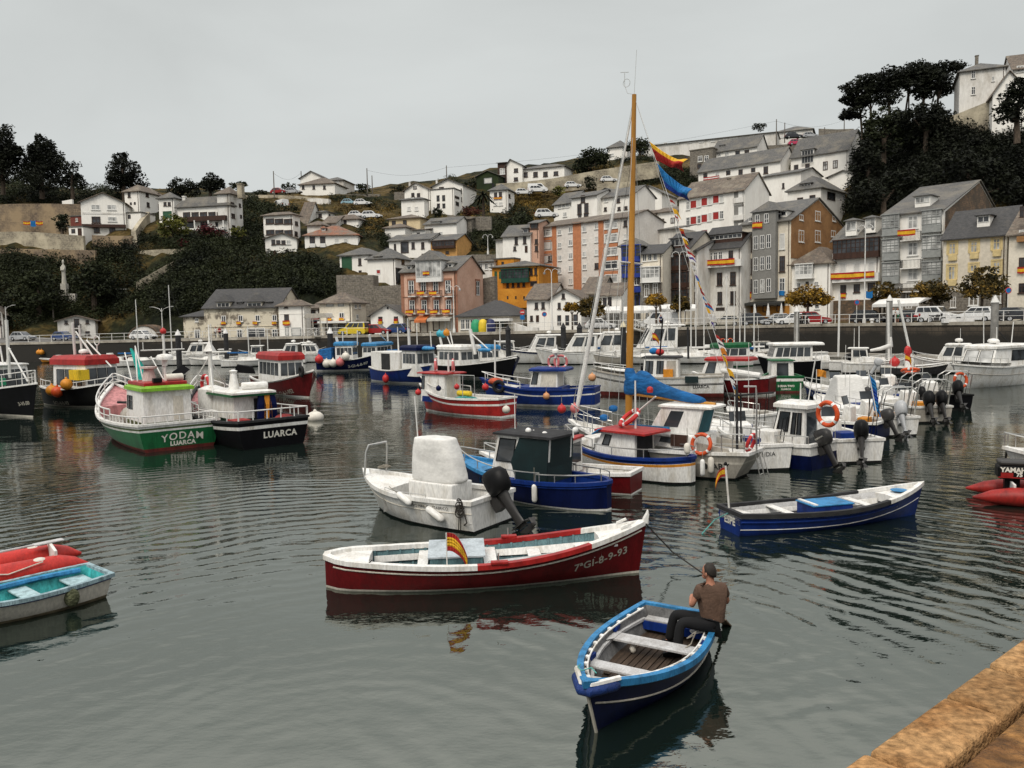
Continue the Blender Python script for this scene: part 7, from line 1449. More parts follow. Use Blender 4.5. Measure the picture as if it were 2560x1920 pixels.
m=MB(PW);m.lathe([(.15,-.55),(.18,-.5),(.18,.5),(.15,.55)],12);o=m.build('liferaft_canister',b.root,loc=(2.6,-.35,2.38),smooth=50);o.rotation_euler=(0,R(90),R(75))
m=MB(PW);m.lathe([(.26,2.15),(.18,2.6),(.13,2.95),(.16,2.97),(.18,3.05),(.06,3.1)],12,(3.4,.25,0));m.build('funnel',b.root,smooth=50)
q=(5.2,.55);m=MB(ALU);m.tube([(q[0],q[1],1.0),(q[0],q[1],3.9)],[.12,.09],10);m.mat(PW);m.lathe([(.30,3.9),(.04,4.35),(.03,5.1)],4,(q[0],q[1],0));m.build('mast',b.root,smooth=40)
m=MB(PW);m.lathe([(.62,1.0),(.60,2.2),(.2,2.35)],12,(q[0],q[1],0));m.build('mast_housing',b.root,smooth=50)
for a,c in(((6.8,1.2,1.8),(5.2,.55,3.7)),((6.6,-.9,1.8),(5.2,.55,3.5)),((3.9,1.0,2.1),(5.2,.55,3.2))):b.rail([a,c],.03,ALU,'mast_brace')
b.sR(.45,.985,.6,ALU,.03,n=12,join=True,posts=2,mid=True);b.sR(.01,.45,.42,ALU,.028,n=8,posts=2)
m=MB(ALU);m.rod((.02,-1.5,1.57),(.02,1.5,1.57),.03)
for i in range(6):yy=-1.5+3*i/5;m.rod((.02,yy,1.15),(.02,yy,1.57),.025)
m.build('stern_rail',b.root)
for y,M,t in((-.35,P_NAVY,'navy oilskin hanging at the wheelhouse door of the black boat'),(-.62,P_ORNG,'orange oilskin hanging at the wheelhouse door of the black boat'),(-.85,P_NAVY,'second navy oilskin, right of the orange one')):
 m=MB(M);m.loft([[(1.98,y-.10,2.1),(2.06,y-.10,2.1),(2.06,y+.10,2.1),(1.98,y+.10,2.1)],[(1.9,y-.17,1.6),(2.06,y-.17,1.6),(2.06,y+.17,1.6),(1.9,y+.17,1.6)],[(1.92,y-.19,1.0),(2.06,y-.19,1.0),(2.06,y+.19,1.0),(1.92,y+.19,1.0)]]);o=m.build('oilskin');o.matrix_world=Matrix.Translation(b.O)@Matrix.Rotation(b.yaw,4,'Z');tag(o,t,'oilskin','oilskins at the wheelhouse door')
b.patch(.78,.985,.06,PINKD,'foredeck',8,.6);m=MB(P_RED2);m.bx(.7,1.5,.7,1.4,.55,1.15);o=m.build('fish_crate');o.matrix_world=Matrix.Translation(b.O)@Matrix.Rotation(b.yaw,4,'Z');tag(o,'red fish crate on the black boat deck','crate')
m=MB(mk('red_net',(.25,.03,.03),.9,.5,6,bump=.8));m.ball((0,0,0),(.45,.55,.25));o=m.build('net_heap',loc=b.w(1.2,-1.0,.95));tag(o,'heap of red net on the black boat stern','net')
buoy(wz(px('H',1608,1010),.12),.46,'big white mooring buoy floating right of the black boat',WHB,.72)
lB(b.w(6.6,.3,2.3),b.fy,.42,'rust-red lifebuoy behind the mast of the black boat',REDB)
for i,(x,y,z,a)in enumerate(((4.4,-.7,3.0,.5),(6.9,1.3,2.9,-.6),(6.2,1.5,2.6,.3))):
 m=MB(P_BLACK);m.prism([(-.5,-.25),(.5,-.05),(.35,.28),(-.35,.2)],-.04,.04,'y');o=m.build('trawl_flag');o.location=b.w(x,y,z);o.rotation_euler=(a,.5*a,i*1.1);tag(o,['ragged black marker flag over the black boat roof','black marker flag leaning left over the boat','black marker flag beside the white mast'][i],'flag','black dan buoy flags');
b=Boat('black fishing boat with a white wheelhouse and red roof line, second from the left',(304,952),(145,962),1.7,1.25,1.2,3.9,P_BLACK,name='fishing_boat',cat='fishing boat',tw=.62,rake=.9,wl=.82,p=2.6,boot=.10,bootm=P_CREAM,cap=PW,capw=.12,inner=PK,deck=PK,bul=.5)
L=b.L;a0,_=b.cl('G',720,500);a1,_=b.cl('G',1060,500);zt=b.cl('G',850,455)[1];
b.cabin(a0,a1,2.3,.7,zt,rf=.1,M=PW,RM=P_RED2,over=(.15,.15,.15),th=.35,wins=[('S',.1,.9,.35,.85,3,BGL,BLK),('P',.1,.9,.35,.85,3,BGL,BLK),('F',.05,.95,.4,.88,3,BGL,BLK)])
for x0,y0,x1,y1,r in((735,420,735,30,.09),(810,420,805,60,.07),(985,480,770,120,.05),(1110,490,880,210,.05),(985,480,860,240,.05),(900,490,990,370,.045)):
 p=b.cl('G',x0,y0);q=b.cl('G',x1,y1);b.rail([(p[0],.3,p[1]),(q[0],.1,q[1])],r,ALU,'derrick')
p=b.cl('G',972,215);m=MB(ALU);m.torus((p[0],.2,p[1]),.30,.035,(0,1,0),16,6);q=b.cl('G',975,330);m.rod((p[0],.2,p[1]-.3),(q[0],.2,q[1]),.04);m.build('direction_finder',b.root)
radar(b,b.cl('G',838,330)[0],.2,b.cl('G',838,345)[1],.3)
m=MB(paint('yellow_bin',(.70,.48,.02),.5));q=b.cl('G',1018,555);m.bx(-.55,.55,-.35,.35,-.32,.32);o=m.build('fish_bin',loc=b.w(q[0],-1.25,q[1]),rz=b.yaw);tag(o,'yellow fish bin on the rail of the black boat at left','bin')
b.text('1-GI-4-8-97',.34,.42,.95,-1,LETG,bold=.01);b.sR(.02,.35,.5,ALU,.028,n=6,posts=2);b.sR(.6,.985,.35,ALU,.028,n=8,join=True,posts=3)
for x,y,r,t,M in((555,730,.36,'yellow-orange round buoy left of the red one on the black bow boat',P_ORNG),(610,745,.36,'red-orange round buoy on the black boat side',ORB),(705,665,.36,'pale orange round buoy higher on the black boat side',P_ORNG),):
 q=b.cl('G',x,y,-1.9);buoy(b.w(q[0],-2.0,max(.4,q[1])),r,t,M)
b=Boat('black fishing boat cut by the left edge, bow with white railings',(92,958),(-190,962),2.0,1.3,1.3,3.8,P_BLACK,name='fishing_boat',cat='fishing boat',tw=.7,rake=.8,wl=.82,p=2.4,boot=.10,bootm=P_CREAM,cap=PW,capw=.12,inner=PK,deck=PK,bul=.5)
L=b.L;b.sR(.5,.985,.75,ALU,.035,n=12,join=True,posts=2,mid=True)
for x0,y0,x1,y1,r in((100,600,65,0,.10),(20,640,105,300,.05),(290,640,90,290,.05),(60,620,0,270,.05)):
 p=b.cl('G',x0,y0);q=b.cl('G',x1,y1);b.rail([(p[0],0,p[1]),(q[0],0,q[1])],r,ALU,'derrick')
a0,_=b.cl('G',-300,500);a1,_=b.cl('G',200,520);zt=b.cl('G',100,470)[1];o=b.cabin(a0,a1-1.2,2.2,.8,zt,rf=.3,M=PW,RM=PW,wins=[('F',.05,.95,.4,.88,3,BGL,BLK),('S',.3,.95,.4,.85,4,BGL,BLK)])
b.text('VI-50',.36,.62,1.2,-1,LETG,bold=.01);b.text('3-VI-50',.30,.93,1.1,-1,LETG,bold=.01)
m=MB(mk('green_crate',(.02,.25,.12),.6));m.bx(-.7,.7,-.4,.4,-.2,.2);q=b.cl('G',110,630);o=m.build('fish_crate',loc=b.w(q[0],-.9,q[1]),rz=b.yaw);tag(o,'green fish crate on the deck at the left edge','crate')
b=Boat('dark red fishing boat with a red topped white wheelhouse and a tyre on its bow',px('H',1592,520),px('H',1080,575),1.95,1.1,1.0,3.3,P_RED,name='fishing_boat',cat='fishing boat',tw=.7,rake=1.0,wl=.8,p=2.2,boot=.10,bootm=PW,anti=P_ANTI,bands=((.12,.0,PW),),cap=PW,capw=.1,inner=P_WOOD,deck=PK,bul=.5)
L=b.L;a0,_=b.cl('H',1140,470);a1,_=b.cl('H',1365,470);zt=b.cl('H',1250,405)[1]
b.cabin(a0,a1,1.9,.5,zt,rf=.1,M=PW,RM=P_RED2,over=(.15,.1,.15),th=.32,wins=[('S',.05,.97,.45,.9,5,BGL),('F',.05,.95,.45,.9,3,BGL)])
b.text('2-GI-4-1-952',.42,.68,1.0,-1,LETG,bold=.012);tyre(b,.92,-1,-.15,'white rimmed tyre on the bow of the red fishing boat',.3)
rope('mooring rope from the red bow with the tyre into the water',[b.w(L,0,1.7),wz(px('H',1690,700))],.03)
def trawler(label,bow,stern,zb,zs,B,hull,wh,roofM,extra=(),letter=None,boot=PW,cover=None,masts=(),**k):
 b=Boat(label,bow,stern,zb,zs,min(zs,zb)*.86,B,hull,name='fishing_boat',cat='fishing boat',tw=.7,rake=.9,wl=.82,p=2.4,boot=.12,bootm=boot,anti=P_ANTI,cap=PW,capw=.1,inner=PK,deck=PK,bul=.5,**k)
 c,x0,x1,yt=wh;a0,a1=sorted((b.cl(c,x0,yt)[0],b.cl(c,x1,yt)[0]));zt=b.cl(c,(x0+x1)/2,yt)[1];zt=max(zt,zs+.9)
 sd=-1 if b.w(0,-1,0).length<b.w(0,1,0).length else 1;S_='S'if sd<0 else 'P'
 b.cabin(a0,a1,B*.58,zs*.5,zt,rf=.1,M=PW,RM=roofM,over=(.2,.15,.15),th=.25,wins=[(S_,.08,.95,.5,.88,4,BGL),('F',.05,.95,.5,.88,3,BGL),('B',.3,.7,.1,.85,1,PD)])
 for cc,mx,yb,mx2,yt2,r in masts:
  p=b.cl(cc,mx,yb);q=b.cl(cc,mx2,yt2);b.rail([(p[0],0,p[1]),(q[0],0,q[1])],r,ALU,'mast')
 if letter:b.text(letter,.42,.66 if sd<0 else .66,.75,sd,LETW,bold=.01)
 return b,sd
b,sd=trawler('blue fishing boat under a bright blue tarpaulin, farthest blue one at left',px('I',722,415),px('I',75,478),1.9,1.35,3.8,P_NAVY,('I',265,450,345),P_SKY,letter='3-GI-4-8-97',masts=(('I',270,330,250,260,.16),('I',320,330,318,200,.06),('I',470,350,470,190,.06)))
a0,_=b.cl('I',82,430);a1,_=b.cl('I',240,430);m=MB(BLUC);m.loft([[(a0,-1.5,.8),(a1,-1.7,.8),(a1,1.7,.8),(a0,1.5,.8)],[(a0+.2,-1.3,2.3),(a1,-1.4,2.55),(a1,1.4,2.55),(a0+.2,1.3,2.3)]]);o=m.build('tarpaulin',b.root,bev=.1)
for x,y,t,M in((75,490,'pink-red buoy at the stern corner of the tarpaulin boat',REDB),(155,535,'left pale green buoy under the blue tarpaulin',WHB),(222,530,'right pale green buoy under the blue tarpaulin',WHB),(293,520,'bright pink buoy on the tarpaulin boat side',PNKB),(352,462,'white buoy on the tarpaulin boat rail',WHB)):
 q=b.cl('I',x,y,sd*1.95);buoy(b.w(q[0],sd*2.05,max(.45,q[1])),.45,t,M)
b,sd=trawler('blue fishing boat with white fish hold shelter, in front of the dark hulls',px('I',1230,545),px('I',712,560),1.6,1.25,3.4,P_BLUE,('I',1025,1180,395),P_NAVY,masts=(('I',1010,380,1000,170,.12),('I',900,400,890,260,.05),('I',1240,395,1225,200,.05)))
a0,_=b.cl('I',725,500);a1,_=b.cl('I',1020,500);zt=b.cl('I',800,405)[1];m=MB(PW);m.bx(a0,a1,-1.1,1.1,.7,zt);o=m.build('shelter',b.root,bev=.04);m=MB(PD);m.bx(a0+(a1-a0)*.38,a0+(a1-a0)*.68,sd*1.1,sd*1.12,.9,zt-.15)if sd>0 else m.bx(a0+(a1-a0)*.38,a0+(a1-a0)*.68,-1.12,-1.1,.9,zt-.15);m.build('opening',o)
m=MB(P_SKY);m.ball((0,0,0),(1.3,.5,.22));q=b.cl('I',1170,378);o=m.build('covered_dinghy',loc=b.w(q[0],0,q[1]),rz=b.yaw,smooth=1);tag(o,'sky-blue covered tender on the blue shelter boat roof','tender')
buoy(b.w(b.cl('I',958,690)[0],sd*1.85,.4),.28,'red pear buoy below the blue shelter boat',REDB,1.3)
b,sd=trawler('navy fishing boat with sky-blue wheelhouse behind the tarpaulin boat',px('I',640,400),px('I',900,395),1.6,1.3,3.4,P_NAVY,('I',590,760,345),P_SKY,masts=(('I',610,340,595,235,.15),('I',790,370,782,200,.12),('I',770,300,700,230,.06)))
b,sd=trawler('black fishing boat with blue roof covers and raised white masts',px('J',462,470),px('I',1190,505),1.9,1.3,4.2,P_BLACK,('I',1400,1640,385),PW,masts=(('I',1360,420,1320,225,.12),('I',1690,440,1640,180,.16),('I',1660,230,1866,420,.06),('I',1440,350,1380,200,.05),('I',1480,440,1430,200,.06)))
for x,y,w_,t in((1530,385,.9,'left sky-blue roof cover on the black boat with masts'),(1790,395,.9,'right sky-blue roof cover on the black boat with masts')):
 m=MB(P_SKY);m.ball((0,0,0),(w_,.4,.2));q=b.cl('I',x,y);o=m.build('roof_cover',loc=b.w(q[0],0,q[1]),rz=b.yaw,smooth=1);tag(o,t,'cover')
for x,y,t,M in((1322,225,'left turquoise balloon buoy high on a mast',mk('turq_buoy',(.05,.35,.45),.5)),(1360,230,'right turquoise balloon buoy high on a mast',mk('turq_buoy',(.05,.35,.45),.5)),(1395,215,'orange balloon buoy beside the turquoise ones',P_ORNG)):
 q=b.cl('I',x,y);buoy(b.w(q[0],0,q[1]),.33,t,M)
b,sd=trawler('navy hulled fishing boat behind the black one, bow to the right',px('J',465,448),px('J',60,470),1.9,1.4,3.6,P_NAVY,('J',70,190,395),P_SKY,boot=P_BLACK,masts=(('J',20,400,-10,200,.1),))
b=Boat('bright red inshore fishing boat with white rail and red roof, centre',px('I',1118,745),px('J',370,892),1.5,1.0,.92,2.35,P_RED2,name='fishing_boat',cat='fishing boat',tw=.62,rake=.5,wl=.82,p=2.2,boot=.10,bootm=PW,anti=P_ANTI,bands=((.36,.26,PW),),cap=PW,capw=.1,inner=PW,deck=PK,bul=.5)
L=b.L;sd=-1 if b.w(0,-1,0).length<b.w(0,1,0).length else 1;S_='S'if sd<0 else 'P'
a0,_=b.cl('I',1460,800);a1,_=b.cl('I',1215,800);zt=b.cl('I',1330,635)[1]
b.cabin(a0,a1,1.35,.6,zt,rf=.1,M=PW,RM=P_RED2,over=(.3,.35,.15),wins=[(S_,.86,.99,.45,.92,1,BGL,BLK),('F',.1,.9,.45,.9,2,BGL,BLK),('B',.1,.9,.05,.9,1,P_CREAM),(S_,.0,1,.0,.2,1,P_BLUE)])
b.sR(.55,.985,.45,PW and ALU,.03,n=10,join=True,posts=3)
for x,t in((1282,'left pink lifebuoy standing on the red roof of the inshore boat'),(1462,'right pink lifebuoy leaning on the red roof of the inshore boat')):
 q=b.cl('I',x,535);lB(b.w(q[0],0,zt+.42),(b.fx*.75+b.fy*.65),.36,t,PNKB)
q=b.cl('I',1415,600);b.mast(q[0],zt,zt+1.1,.06)
m=MB(paint('yellow_float',(.70,.50,.03),.5));m.lathe([(.1,-.5),(.16,-.45),(.16,.45),(.1,.5)],10);q=b.cl('I',1580,845);o=m.build('float',loc=b.w(q[0],0,q[1]),smooth=1);o.rotation_euler=(0,R(90),b.yaw);tag(o,'yellow cylinder float on the red inshore boat deck','float')
m=MB(mk('turq_net',(.06,.30,.28),.9,.5,8,bump=.8));m.ball((0,0,0),(.7,.5,.2));q=b.cl('I',1600,885);o=m.build('net_heap',loc=b.w(q[0],.1,q[1]-.1));tag(o,'turquoise net heap on the red inshore boat deck','net')
for c,x,y,t,M,r in(('I',1112,832,'red buoy on the bow of the red inshore boat',REDB,.17),('I',1322,790,'dark navy buoy at the red boat wheelhouse',P_NAVY,.15),('I',1512,775,'red buoy behind the red boat wheelhouse',REDB,.15),('J',365,1010,'pale orange buoy at the red inshore boat stern',WHB,.2)):
 q=b.cl(c,x,y,sd*1.2);buoy(b.w(q[0],sd*1.28,q[1]),r,t,M)
b.rail([(b.cl('I',1545,600)[0],.6,zt),(b.cl('I',1760,605)[0],.6,zt),(b.cl('I',1765,830)[0],.6,1.0)],.025,STEEL,'frame',posts=[((b.cl('I',1545,600)[0],.6,zt),(b.cl('I',1545,850)[0],.6,1.0)),((b.cl('I',1640,600)[0],.6,zt),(b.cl('I',1640,850)[0],.6,1.0))])
b=Boat('blue inshore fishing boat with white rail and blue roof, right of the red one',px('J',88,684),px('J',1300,775),1.6,1.12,1.0,2.7,P_BLUE,name='fishing_boat',cat='fishing boat',tw=.6,rake=.6,wl=.8,p=2.2,boot=.14,bootm=PW,anti=P_ANTI,bands=((.38,.30,PW),),cap=P_BLUE,capw=.1,inner=PW,deck=PK,bul=.5)
L=b.L;sd=-1 if b.w(0,-1,0).length<b.w(0,1,0).length else 1;S_='S'if sd<0 else 'P'
a0,_=b.cl('J',920,700);a1,_=b.cl('J',610,700);zt=b.cl('J',800,605)[1]
b.cabin(a0,a1,1.6,.6,zt,rf=.35,M=PW,RM=P_BLUE,over=(.2,.55,.2),th=.12,wins=[(S_,.74,.97,.48,.95,1,BGL,BLK),('F',.1,.9,.5,.92,2,BGL,BLK),(S_,.02,.66,.25,.95,1,P_CREAM),('B',.1,.9,.1,.9,1,P_CREAM)])
b.sR(.6,.985,.42,ALU,.03,n=10,join=True,posts=3);m=MB(P_BLUE);m.bx(a0-.3,a1+.6,-.95,.95,.55,1.15);m.build('engine_casing',b.root,bev=.02)
q=b.cl('J',240,690);q2=b.cl('J',237,290);b.rail([(q[0],0,q[1]),(q2[0],0,q2[1])],.055,ALU,'mast')
for x,t in((840,'left pink lifebuoy on the blue roof'),(915,'right pink lifebuoy on the blue roof')):
 q=b.cl('J',x,515);lB(b.w(q[0],-.1,zt+.5),(b.fy*.9+b.fx*.3*(1 if x<900 else-1)),.36,t,PNKB)
radar(b,b.cl('J',870,440)[0],.1,zt+1.0,.2);b.mast(b.cl('J',880,560)[0],zt,zt+1.5,.05)
tyre(b,.80,sd,.1,'dark tyre on the bow shoulder of the blue inshore boat',.3)
for x,y,t,M in((145,778,'red buoy at the bow of the blue inshore boat',REDB),(775,870,'pale orange buoy on the blue inshore boat side',mk('pale_orange',(.62,.30,.14),.5))):
 q=b.cl('J',x,y,sd*1.4);buoy(b.w(q[0],sd*1.5,q[1]),.2,t,M)
m=MB(paint('orange_tarp',(.50,.09,.04),.7));m.ball((0,0,0),(.45,.3,.22));q=b.cl('J',280,750);o=m.build('tarpaulin_bundle',loc=b.w(q[0],sd*.6,1.45));tag(o,'red-orange tarpaulin bundle on the blue inshore boat bow','bundle')
b=Boat('long white working boat with black stripes and red bottom behind the blue sail',px('J',1242,595),px('K',1030,692),1.7,1.32,1.25,3.2,PW,name='fishing_boat',cat='fishing boat',tw=.72,rake=.6,wl=.82,p=2.3,boot=.26,bootm=P_ANTI,anti=P_ANTI,bands=((.52,.46,P_BLACK),(.44,.40,P_BLACK)),cap=PG,capw=.1,inner=PW,deck=PK,bul=.4)
L=b.L;sd=-1 if b.w(0,-1,0).length<b.w(0,1,0).length else 1;S_='S'if sd<0 else 'P'
a0,_=b.cl('K',620,600);a1,_=b.cl('K',290,600);zt=b.cl('K',450,530)[1]
b.cabin(a0,a1,1.9,.8,zt,rf=.15,M=PW,RM=PD,over=(.2,.2,.1),wins=[(S_,.05,.35,.3,.9,1,PG),(S_,.42,.62,.4,.9,2,BGL,BLK),(S_,.72,.95,.4,.9,2,BGL,BLK),('F',.05,.95,.5,.9,3,BGL)])
b.patch(.72,.985,-.25,PW,'foredeck',8,.3);m=MB(DGRC);q=b.cl('K',745,730);m.bx(q[0]-.4,q[0]+.4,sd*1.5-.03,sd*1.5+.08,.95,1.35);m.build('cloth_patch',b.root)
b.text('LUARCA',.26,.16,.62,sd,LETB,bold=.008);b.sR(.70,.985,.5,ALU,.022,n=8,join=True,posts=3);b.outboard(L*.62,.0,1.5,.8,0,BLK)
q=b.cl('K',430,680);q2=b.cl('K',470,170);b.rail([(q[0],.2,q[1]),(q2[0],.2,q2[1])],.05,P_BLACK,'mast');q=b.cl('K',705,540);q2=b.cl('K',700,250);b.rail([(q[0],.2,q[1]),(q2[0],.2,q2[1])],.07,PD,'mast')
q=b.cl('J',1278,665);buoy(b.w(q[0],sd*1.2,q[1]),.26,'pale pink-orange buoy on the bow of the long white working boat',mk('pale_orange',(.62,.30,.14),.5))
q=b.cl('K',370,345);sF(b.w(q[0],0,zt+.1),1.5,.6,.42,ES,'Spanish flag on the long white working boat roof',-b.fx,1.0);q=b.cl('K',385,470);m=MB(F_BLU);m.ball((0,0,0),(.3,.2,.22));o=m.build('cloth_bundle',loc=b.w(q[0],0,q[1]));tag(o,'sky-blue cloth bundle on the long white boat roof','bundle');m=MB(REDB);m.ball((0,0,0),(.3,.25,.22));q=b.cl('K',440,480);o=m.build('cloth_bundle',loc=b.w(q[0],0,q[1]));tag(o,'dark red bundle beside the sky-blue one on the long white boat','bundle')
m=MB(P_ORNG);m.bx(-.3,.3,-.3,.3,-.25,.25);q=b.cl('K',530,665);o=m.build('fish_crate',loc=b.w(q[0],sd*.9,q[1]),rz=b.yaw);tag(o,'orange crate beside the white working boat wheelhouse','crate')
b=Boat('dark red launch with a white raked cabin behind the bunting',px('K',742,662),px('K',1480,706),1.35,1.15,1.0,2.5,P_RED,name='launch',cat='boat',tw=.7,rake=.6,wl=.82,p=2.2,boot=.12,bootm=PW,anti=P_ANTI,cap=PW,capw=.1,inner=PW,deck=PK,bul=.4)
sd=-1 if b.w(0,-1,0).length<b.w(0,1,0).length else 1;S_='S'if sd<0 else 'P'
a0,_=b.cl('K',1080,650);a1,_=b.cl('K',835,650);zt=b.cl('K',1000,555)[1]
b.cabin(a0,a1,1.7,.8,zt,rf=.55,M=PW,RM=P_RED2,over=(.1,1.6,.15),th=.14,wins=[(S_,.42,.86,.35,.92,1,BGL,BLK),('F',.05,.95,.35,.92,2,BGL,BLK)])
q0=b.cl('K',1060,640);q1=b.cl('K',1410,690);m=MB(CANV);m.tube([(q0[0],sd*1.0,q0[1]),((q0[0]*3+q1[0])/4,sd*1.0,(q0[1]*3+q1[1])/4),(q1[0],sd*1.0,q1[1])],[.13,.22,.2],10);o=m.build('rolled_sail');o.matrix_world=Matrix.Translation(b.O)@Matrix.Rotation(b.yaw,4,'Z');tag(o,'thick rolled white sail lying along the dark red launch','sail')
b=Boat('green boat with a white stripe, showing its stern beyond the red launch',(1945,925),px('K',1605,705),1.3,1.05,.95,2.6,P_GREEN,name='fishing_boat',cat='fishing boat',tw=.85,rake=.5,wl=.85,p=2.3,boot=.1,bootm=P_ANTI,bands=((.32,.14,PW),),cap=P_GREEN,capw=.1,inner=PW,deck=PK,bul=.4)
b.stext('BERNA TWO',.18,LETW,.42,bold=.008);b.stext('LUARCA',.16,LETW,.22,bold=.008);b.cabin(1.2,2.8,1.5,.6,2.0,rf=.2,M=PW,RM=P_GREEN,wins=[('B',.2,.8,.3,.9,1,BGL),('S',.2,.8,.5,.9,2,BGL)])
b=Boat('green roofed boat with orange lifebuoys under the gangway',px('K',900,490),px('K',1265,505),1.4,1.1,1.0,2.4,PW,name='boat',cat='boat',boot=.1,bootm=P_GREEN,cap=PW,bul=.3)
a0,_=b.cl('K',1230,480);a1,_=b.cl('K',920,480);b.cabin(a0,a1,1.7,.8,1.9,rf=.4,M=PW,RM=P_GREEN,th=.3,wins=[('S',.1,.9,.3,.9,3,BGL),('P',.1,.9,.3,.9,3,BGL)])
for x,t in((1020,'left orange lifebuoy on the green roof'),(1090,'right orange lifebuoy on the green roof')):q=b.cl('K',x,425);lB(b.w(q[0],0,2.5),b.fy,.3,t)
b=Boat('white cabin boat with blue lower hull, lifebuoy and grey outboard',(1795,1068),px('L',372,1318),.98,.82,.76,2.15,PW,name='cabin_boat',cat='cabin boat',tw=.85,rake=.5,wl=.85,p=2.3,boot=.48,bootm=P_NAVY,anti=P_ANTB,cap=PW,capw=.12,inner=PW,deck=PW,bul=.35)
L=b.L;a0,_=b.cl('L',255,1000);a1=a0+1.3;zt=min(1.95,b.cl('K',1640,905)[1]);sd=-1 if b.w(0,-1,0).length<b.w(0,1,0).length else 1;S_='S'if sd<0 else 'P'
b.cabin(a0,a1,.95,.5,zt,rf=.35,M=PW,RM=PW,over=(.15,.15,.1),th=.12,wins=[(S_,.10,.24,.4,.9,1,BGL,BLK),(S_,.28,.42,.4,.9,1,BGL,BLK),(S_,.50,.90,.45,.9,1,BGL,BLK),('F',.05,.95,.4,.9,2,BGL,BLK),('B',.1,.9,.05,.9,1,BGL)],bev=.06)
m=MB(PW);q=b.cl('K',1560,1190);m.bx(q[0]-.35,q[0]+.35,sd*.75-.3,sd*.75+.3,.6,1.2);m.build('gas_locker',b.root,bev=.03);b.patch(.66,.985,-.05,PW,'foredeck',8,.3)
q=b.cl('L',402,1050,sd*.9);lB(b.w(q[0],sd*.9,q[1]),b.fy*sd+b.fx*.2,.36,'orange lifebuoy hung on the white cabin boat with blue hull',ORB)
b.outboard(-.05,sd*.35,.70,1.0,30,GRYM,'YAMAHA',turn=-12);b.sR(.02,.4,.3,n=6,posts=2);b.mast(a0+.4,zt,zt+.8,.03);b.sR(.6,.98,.4,n=8,join=True,posts=3)
q=b.cl('L',215,830);q2=b.cl('L',300,480);b.rail([(q[0],0,zt),(q2[0],0,q2[1])],.02,ALU,'antenna');q=b.cl('L',300,640);sF(b.w(q[0],0,q[1]-.6),.6,.38,.24,[(1,P_ORNG),(1,P_ORNG)],'orange yellow flag on the antenna of the white cabin boat',(1,.1,0),.3)
def oB(label,bow,stern,zb,zs,B,hull,out,tilt=25,sc=1.0,word=None,console=True,tent=False,bands=(),anti=P_ANTB,turn=0,outn=1,arch=False,**k):
 b=Boat(label,bow,stern,zb,zs,min(zb,zs)*.95,B,hull,name='motorboat',cat='motorboat',tw=.86,rake=.5,wl=.86,p=2.3,boot=.08,bootm=P_ANTB,anti=anti,bands=bands,cap=PW if hull is not P_BLACK else BLK,capw=.12,inner=PW,deck=PK,bul=.38,**k)
 L=b.L;b.patch(.64,.985,-.02,PW,'foredeck',8,.35)
 if console:
  m=MB(PW);m.loft([[(L*.36,-.35,.4),(L*.5,-.35,.4),(L*.5,.35,.4),(L*.36,.35,.4)],[(L*.37,-.32,1.25),(L*.45,-.32,1.35),(L*.45,.32,1.35),(L*.37,.32,1.25)]]);o=m.build('console',b.root,bev=.03);m=MB(BGL);m.obox((L*.47,0,1.5),(.03,0,.0),(0,.6,0),(.1,0,.35));m.build('windscreen',o)
 if tent:
  m=MB(CANV);m.loft([[(L*.3,-.75,.8),(L*.62,-.7,.8),(L*.62,.7,.8),(L*.3,.75,.8)],[(L*.38,-.6,2.1),(L*.46,-.6,2.15),(L*.46,.6,2.15),(L*.38,.6,2.1)]]);m.build('canvas_tent',b.root,bev=.08)
 for i in range(outn):b.outboard(-.05,(i-(outn-1)/2)*.6,zs-.05,sc,tilt,out,word,turn=turn)
 if arch:
  m=MB(STEEL)
  for x in(.25,.75):m.tube([(x,-B*.4,zs),(x-.35,-B*.36,zs+1.05),(x-.4,-B*.2,zs+1.25),(x-.4,B*.2,zs+1.25),(x-.35,B*.36,zs+1.05),(x,B*.4,zs)],.03,6)
  m.build('roll_bar',b.root,smooth=1)
 b.sR(.55,.98,.32,n=8,join=True,posts=3);b.mast(L*ru(.2,.5),zs,zs+ru(1.6,3.2),.016,y=.3,name='antenna')
 for q in range(3):b.rail([(L*.1+q*.25,-B*.4,zs),(L*.08+q*.3,-B*.45,zs+ru(.6,1.5))],.014,BLK,'fishing_rod')
 m=MB(random.choice((P_BLUE,P_ORNG,PG,DGRC)));m.bx(L*.18,L*.30,-.4,.2,.35,zs+.12);m.build('locker',b.root,bev=.03)
 return b
b=oB('white motorboat with a round stern and a big black outboard',(1985,1045),px('L',700,1290),.95,.80,2.0,PW,BLK,32,1.15,'MERCURY',turn=-25)
b=oB('dark hulled motorboat carrying the blue flag pole',(2010,1030),px('L',920,1120),.9,.72,1.9,P_NAVY,GRYM,30,.9,None,turn=-20)
q=b.lz('L',905,1100,.7);P=b.w(.3,-.3,.6);O=P;ro=empty('flag',O,0,'tall blue flag hanging down its pole among the outboard boats','flag','small flags on the boats');hh=rP(px('L',865,650),O,V3((0,1,0))).z-O.z;MB(ALU).rod((0,0,0),(-.45,0,hh),.025).build('staff',ro);cloth(ro,V3((-.43,0,hh-.1)),(.16,0,-1),(1,.2,-.9),.62,hh*.72,[(1,F_BLU),(1,mk('flag_deep_blue',(.01,.05,.30),.7)),(1,F_BLU)],.5)
b=oB('white motorboat with a silver outboard',(2085,1005),px('L',1060,1085),.95,.78,2.1,PW,SILV,36,1.15,None,turn=-18,arch=True)
b=oB('white motorboat with a grey canvas tent',(2040,985),px('L',820,1000),.95,.78,2.0,PW,BLK,30,.9,None,console=False,tent=True,turn=-20)
b=oB('white and blue motorboat with an orange lifebuoy on its roof rail',(2120,972),px('L',1240,905),.95,.80,2.0,PW,BLK,30,1.0,None,bands=((.2,.1,P_SKY),),turn=-20,arch=True)
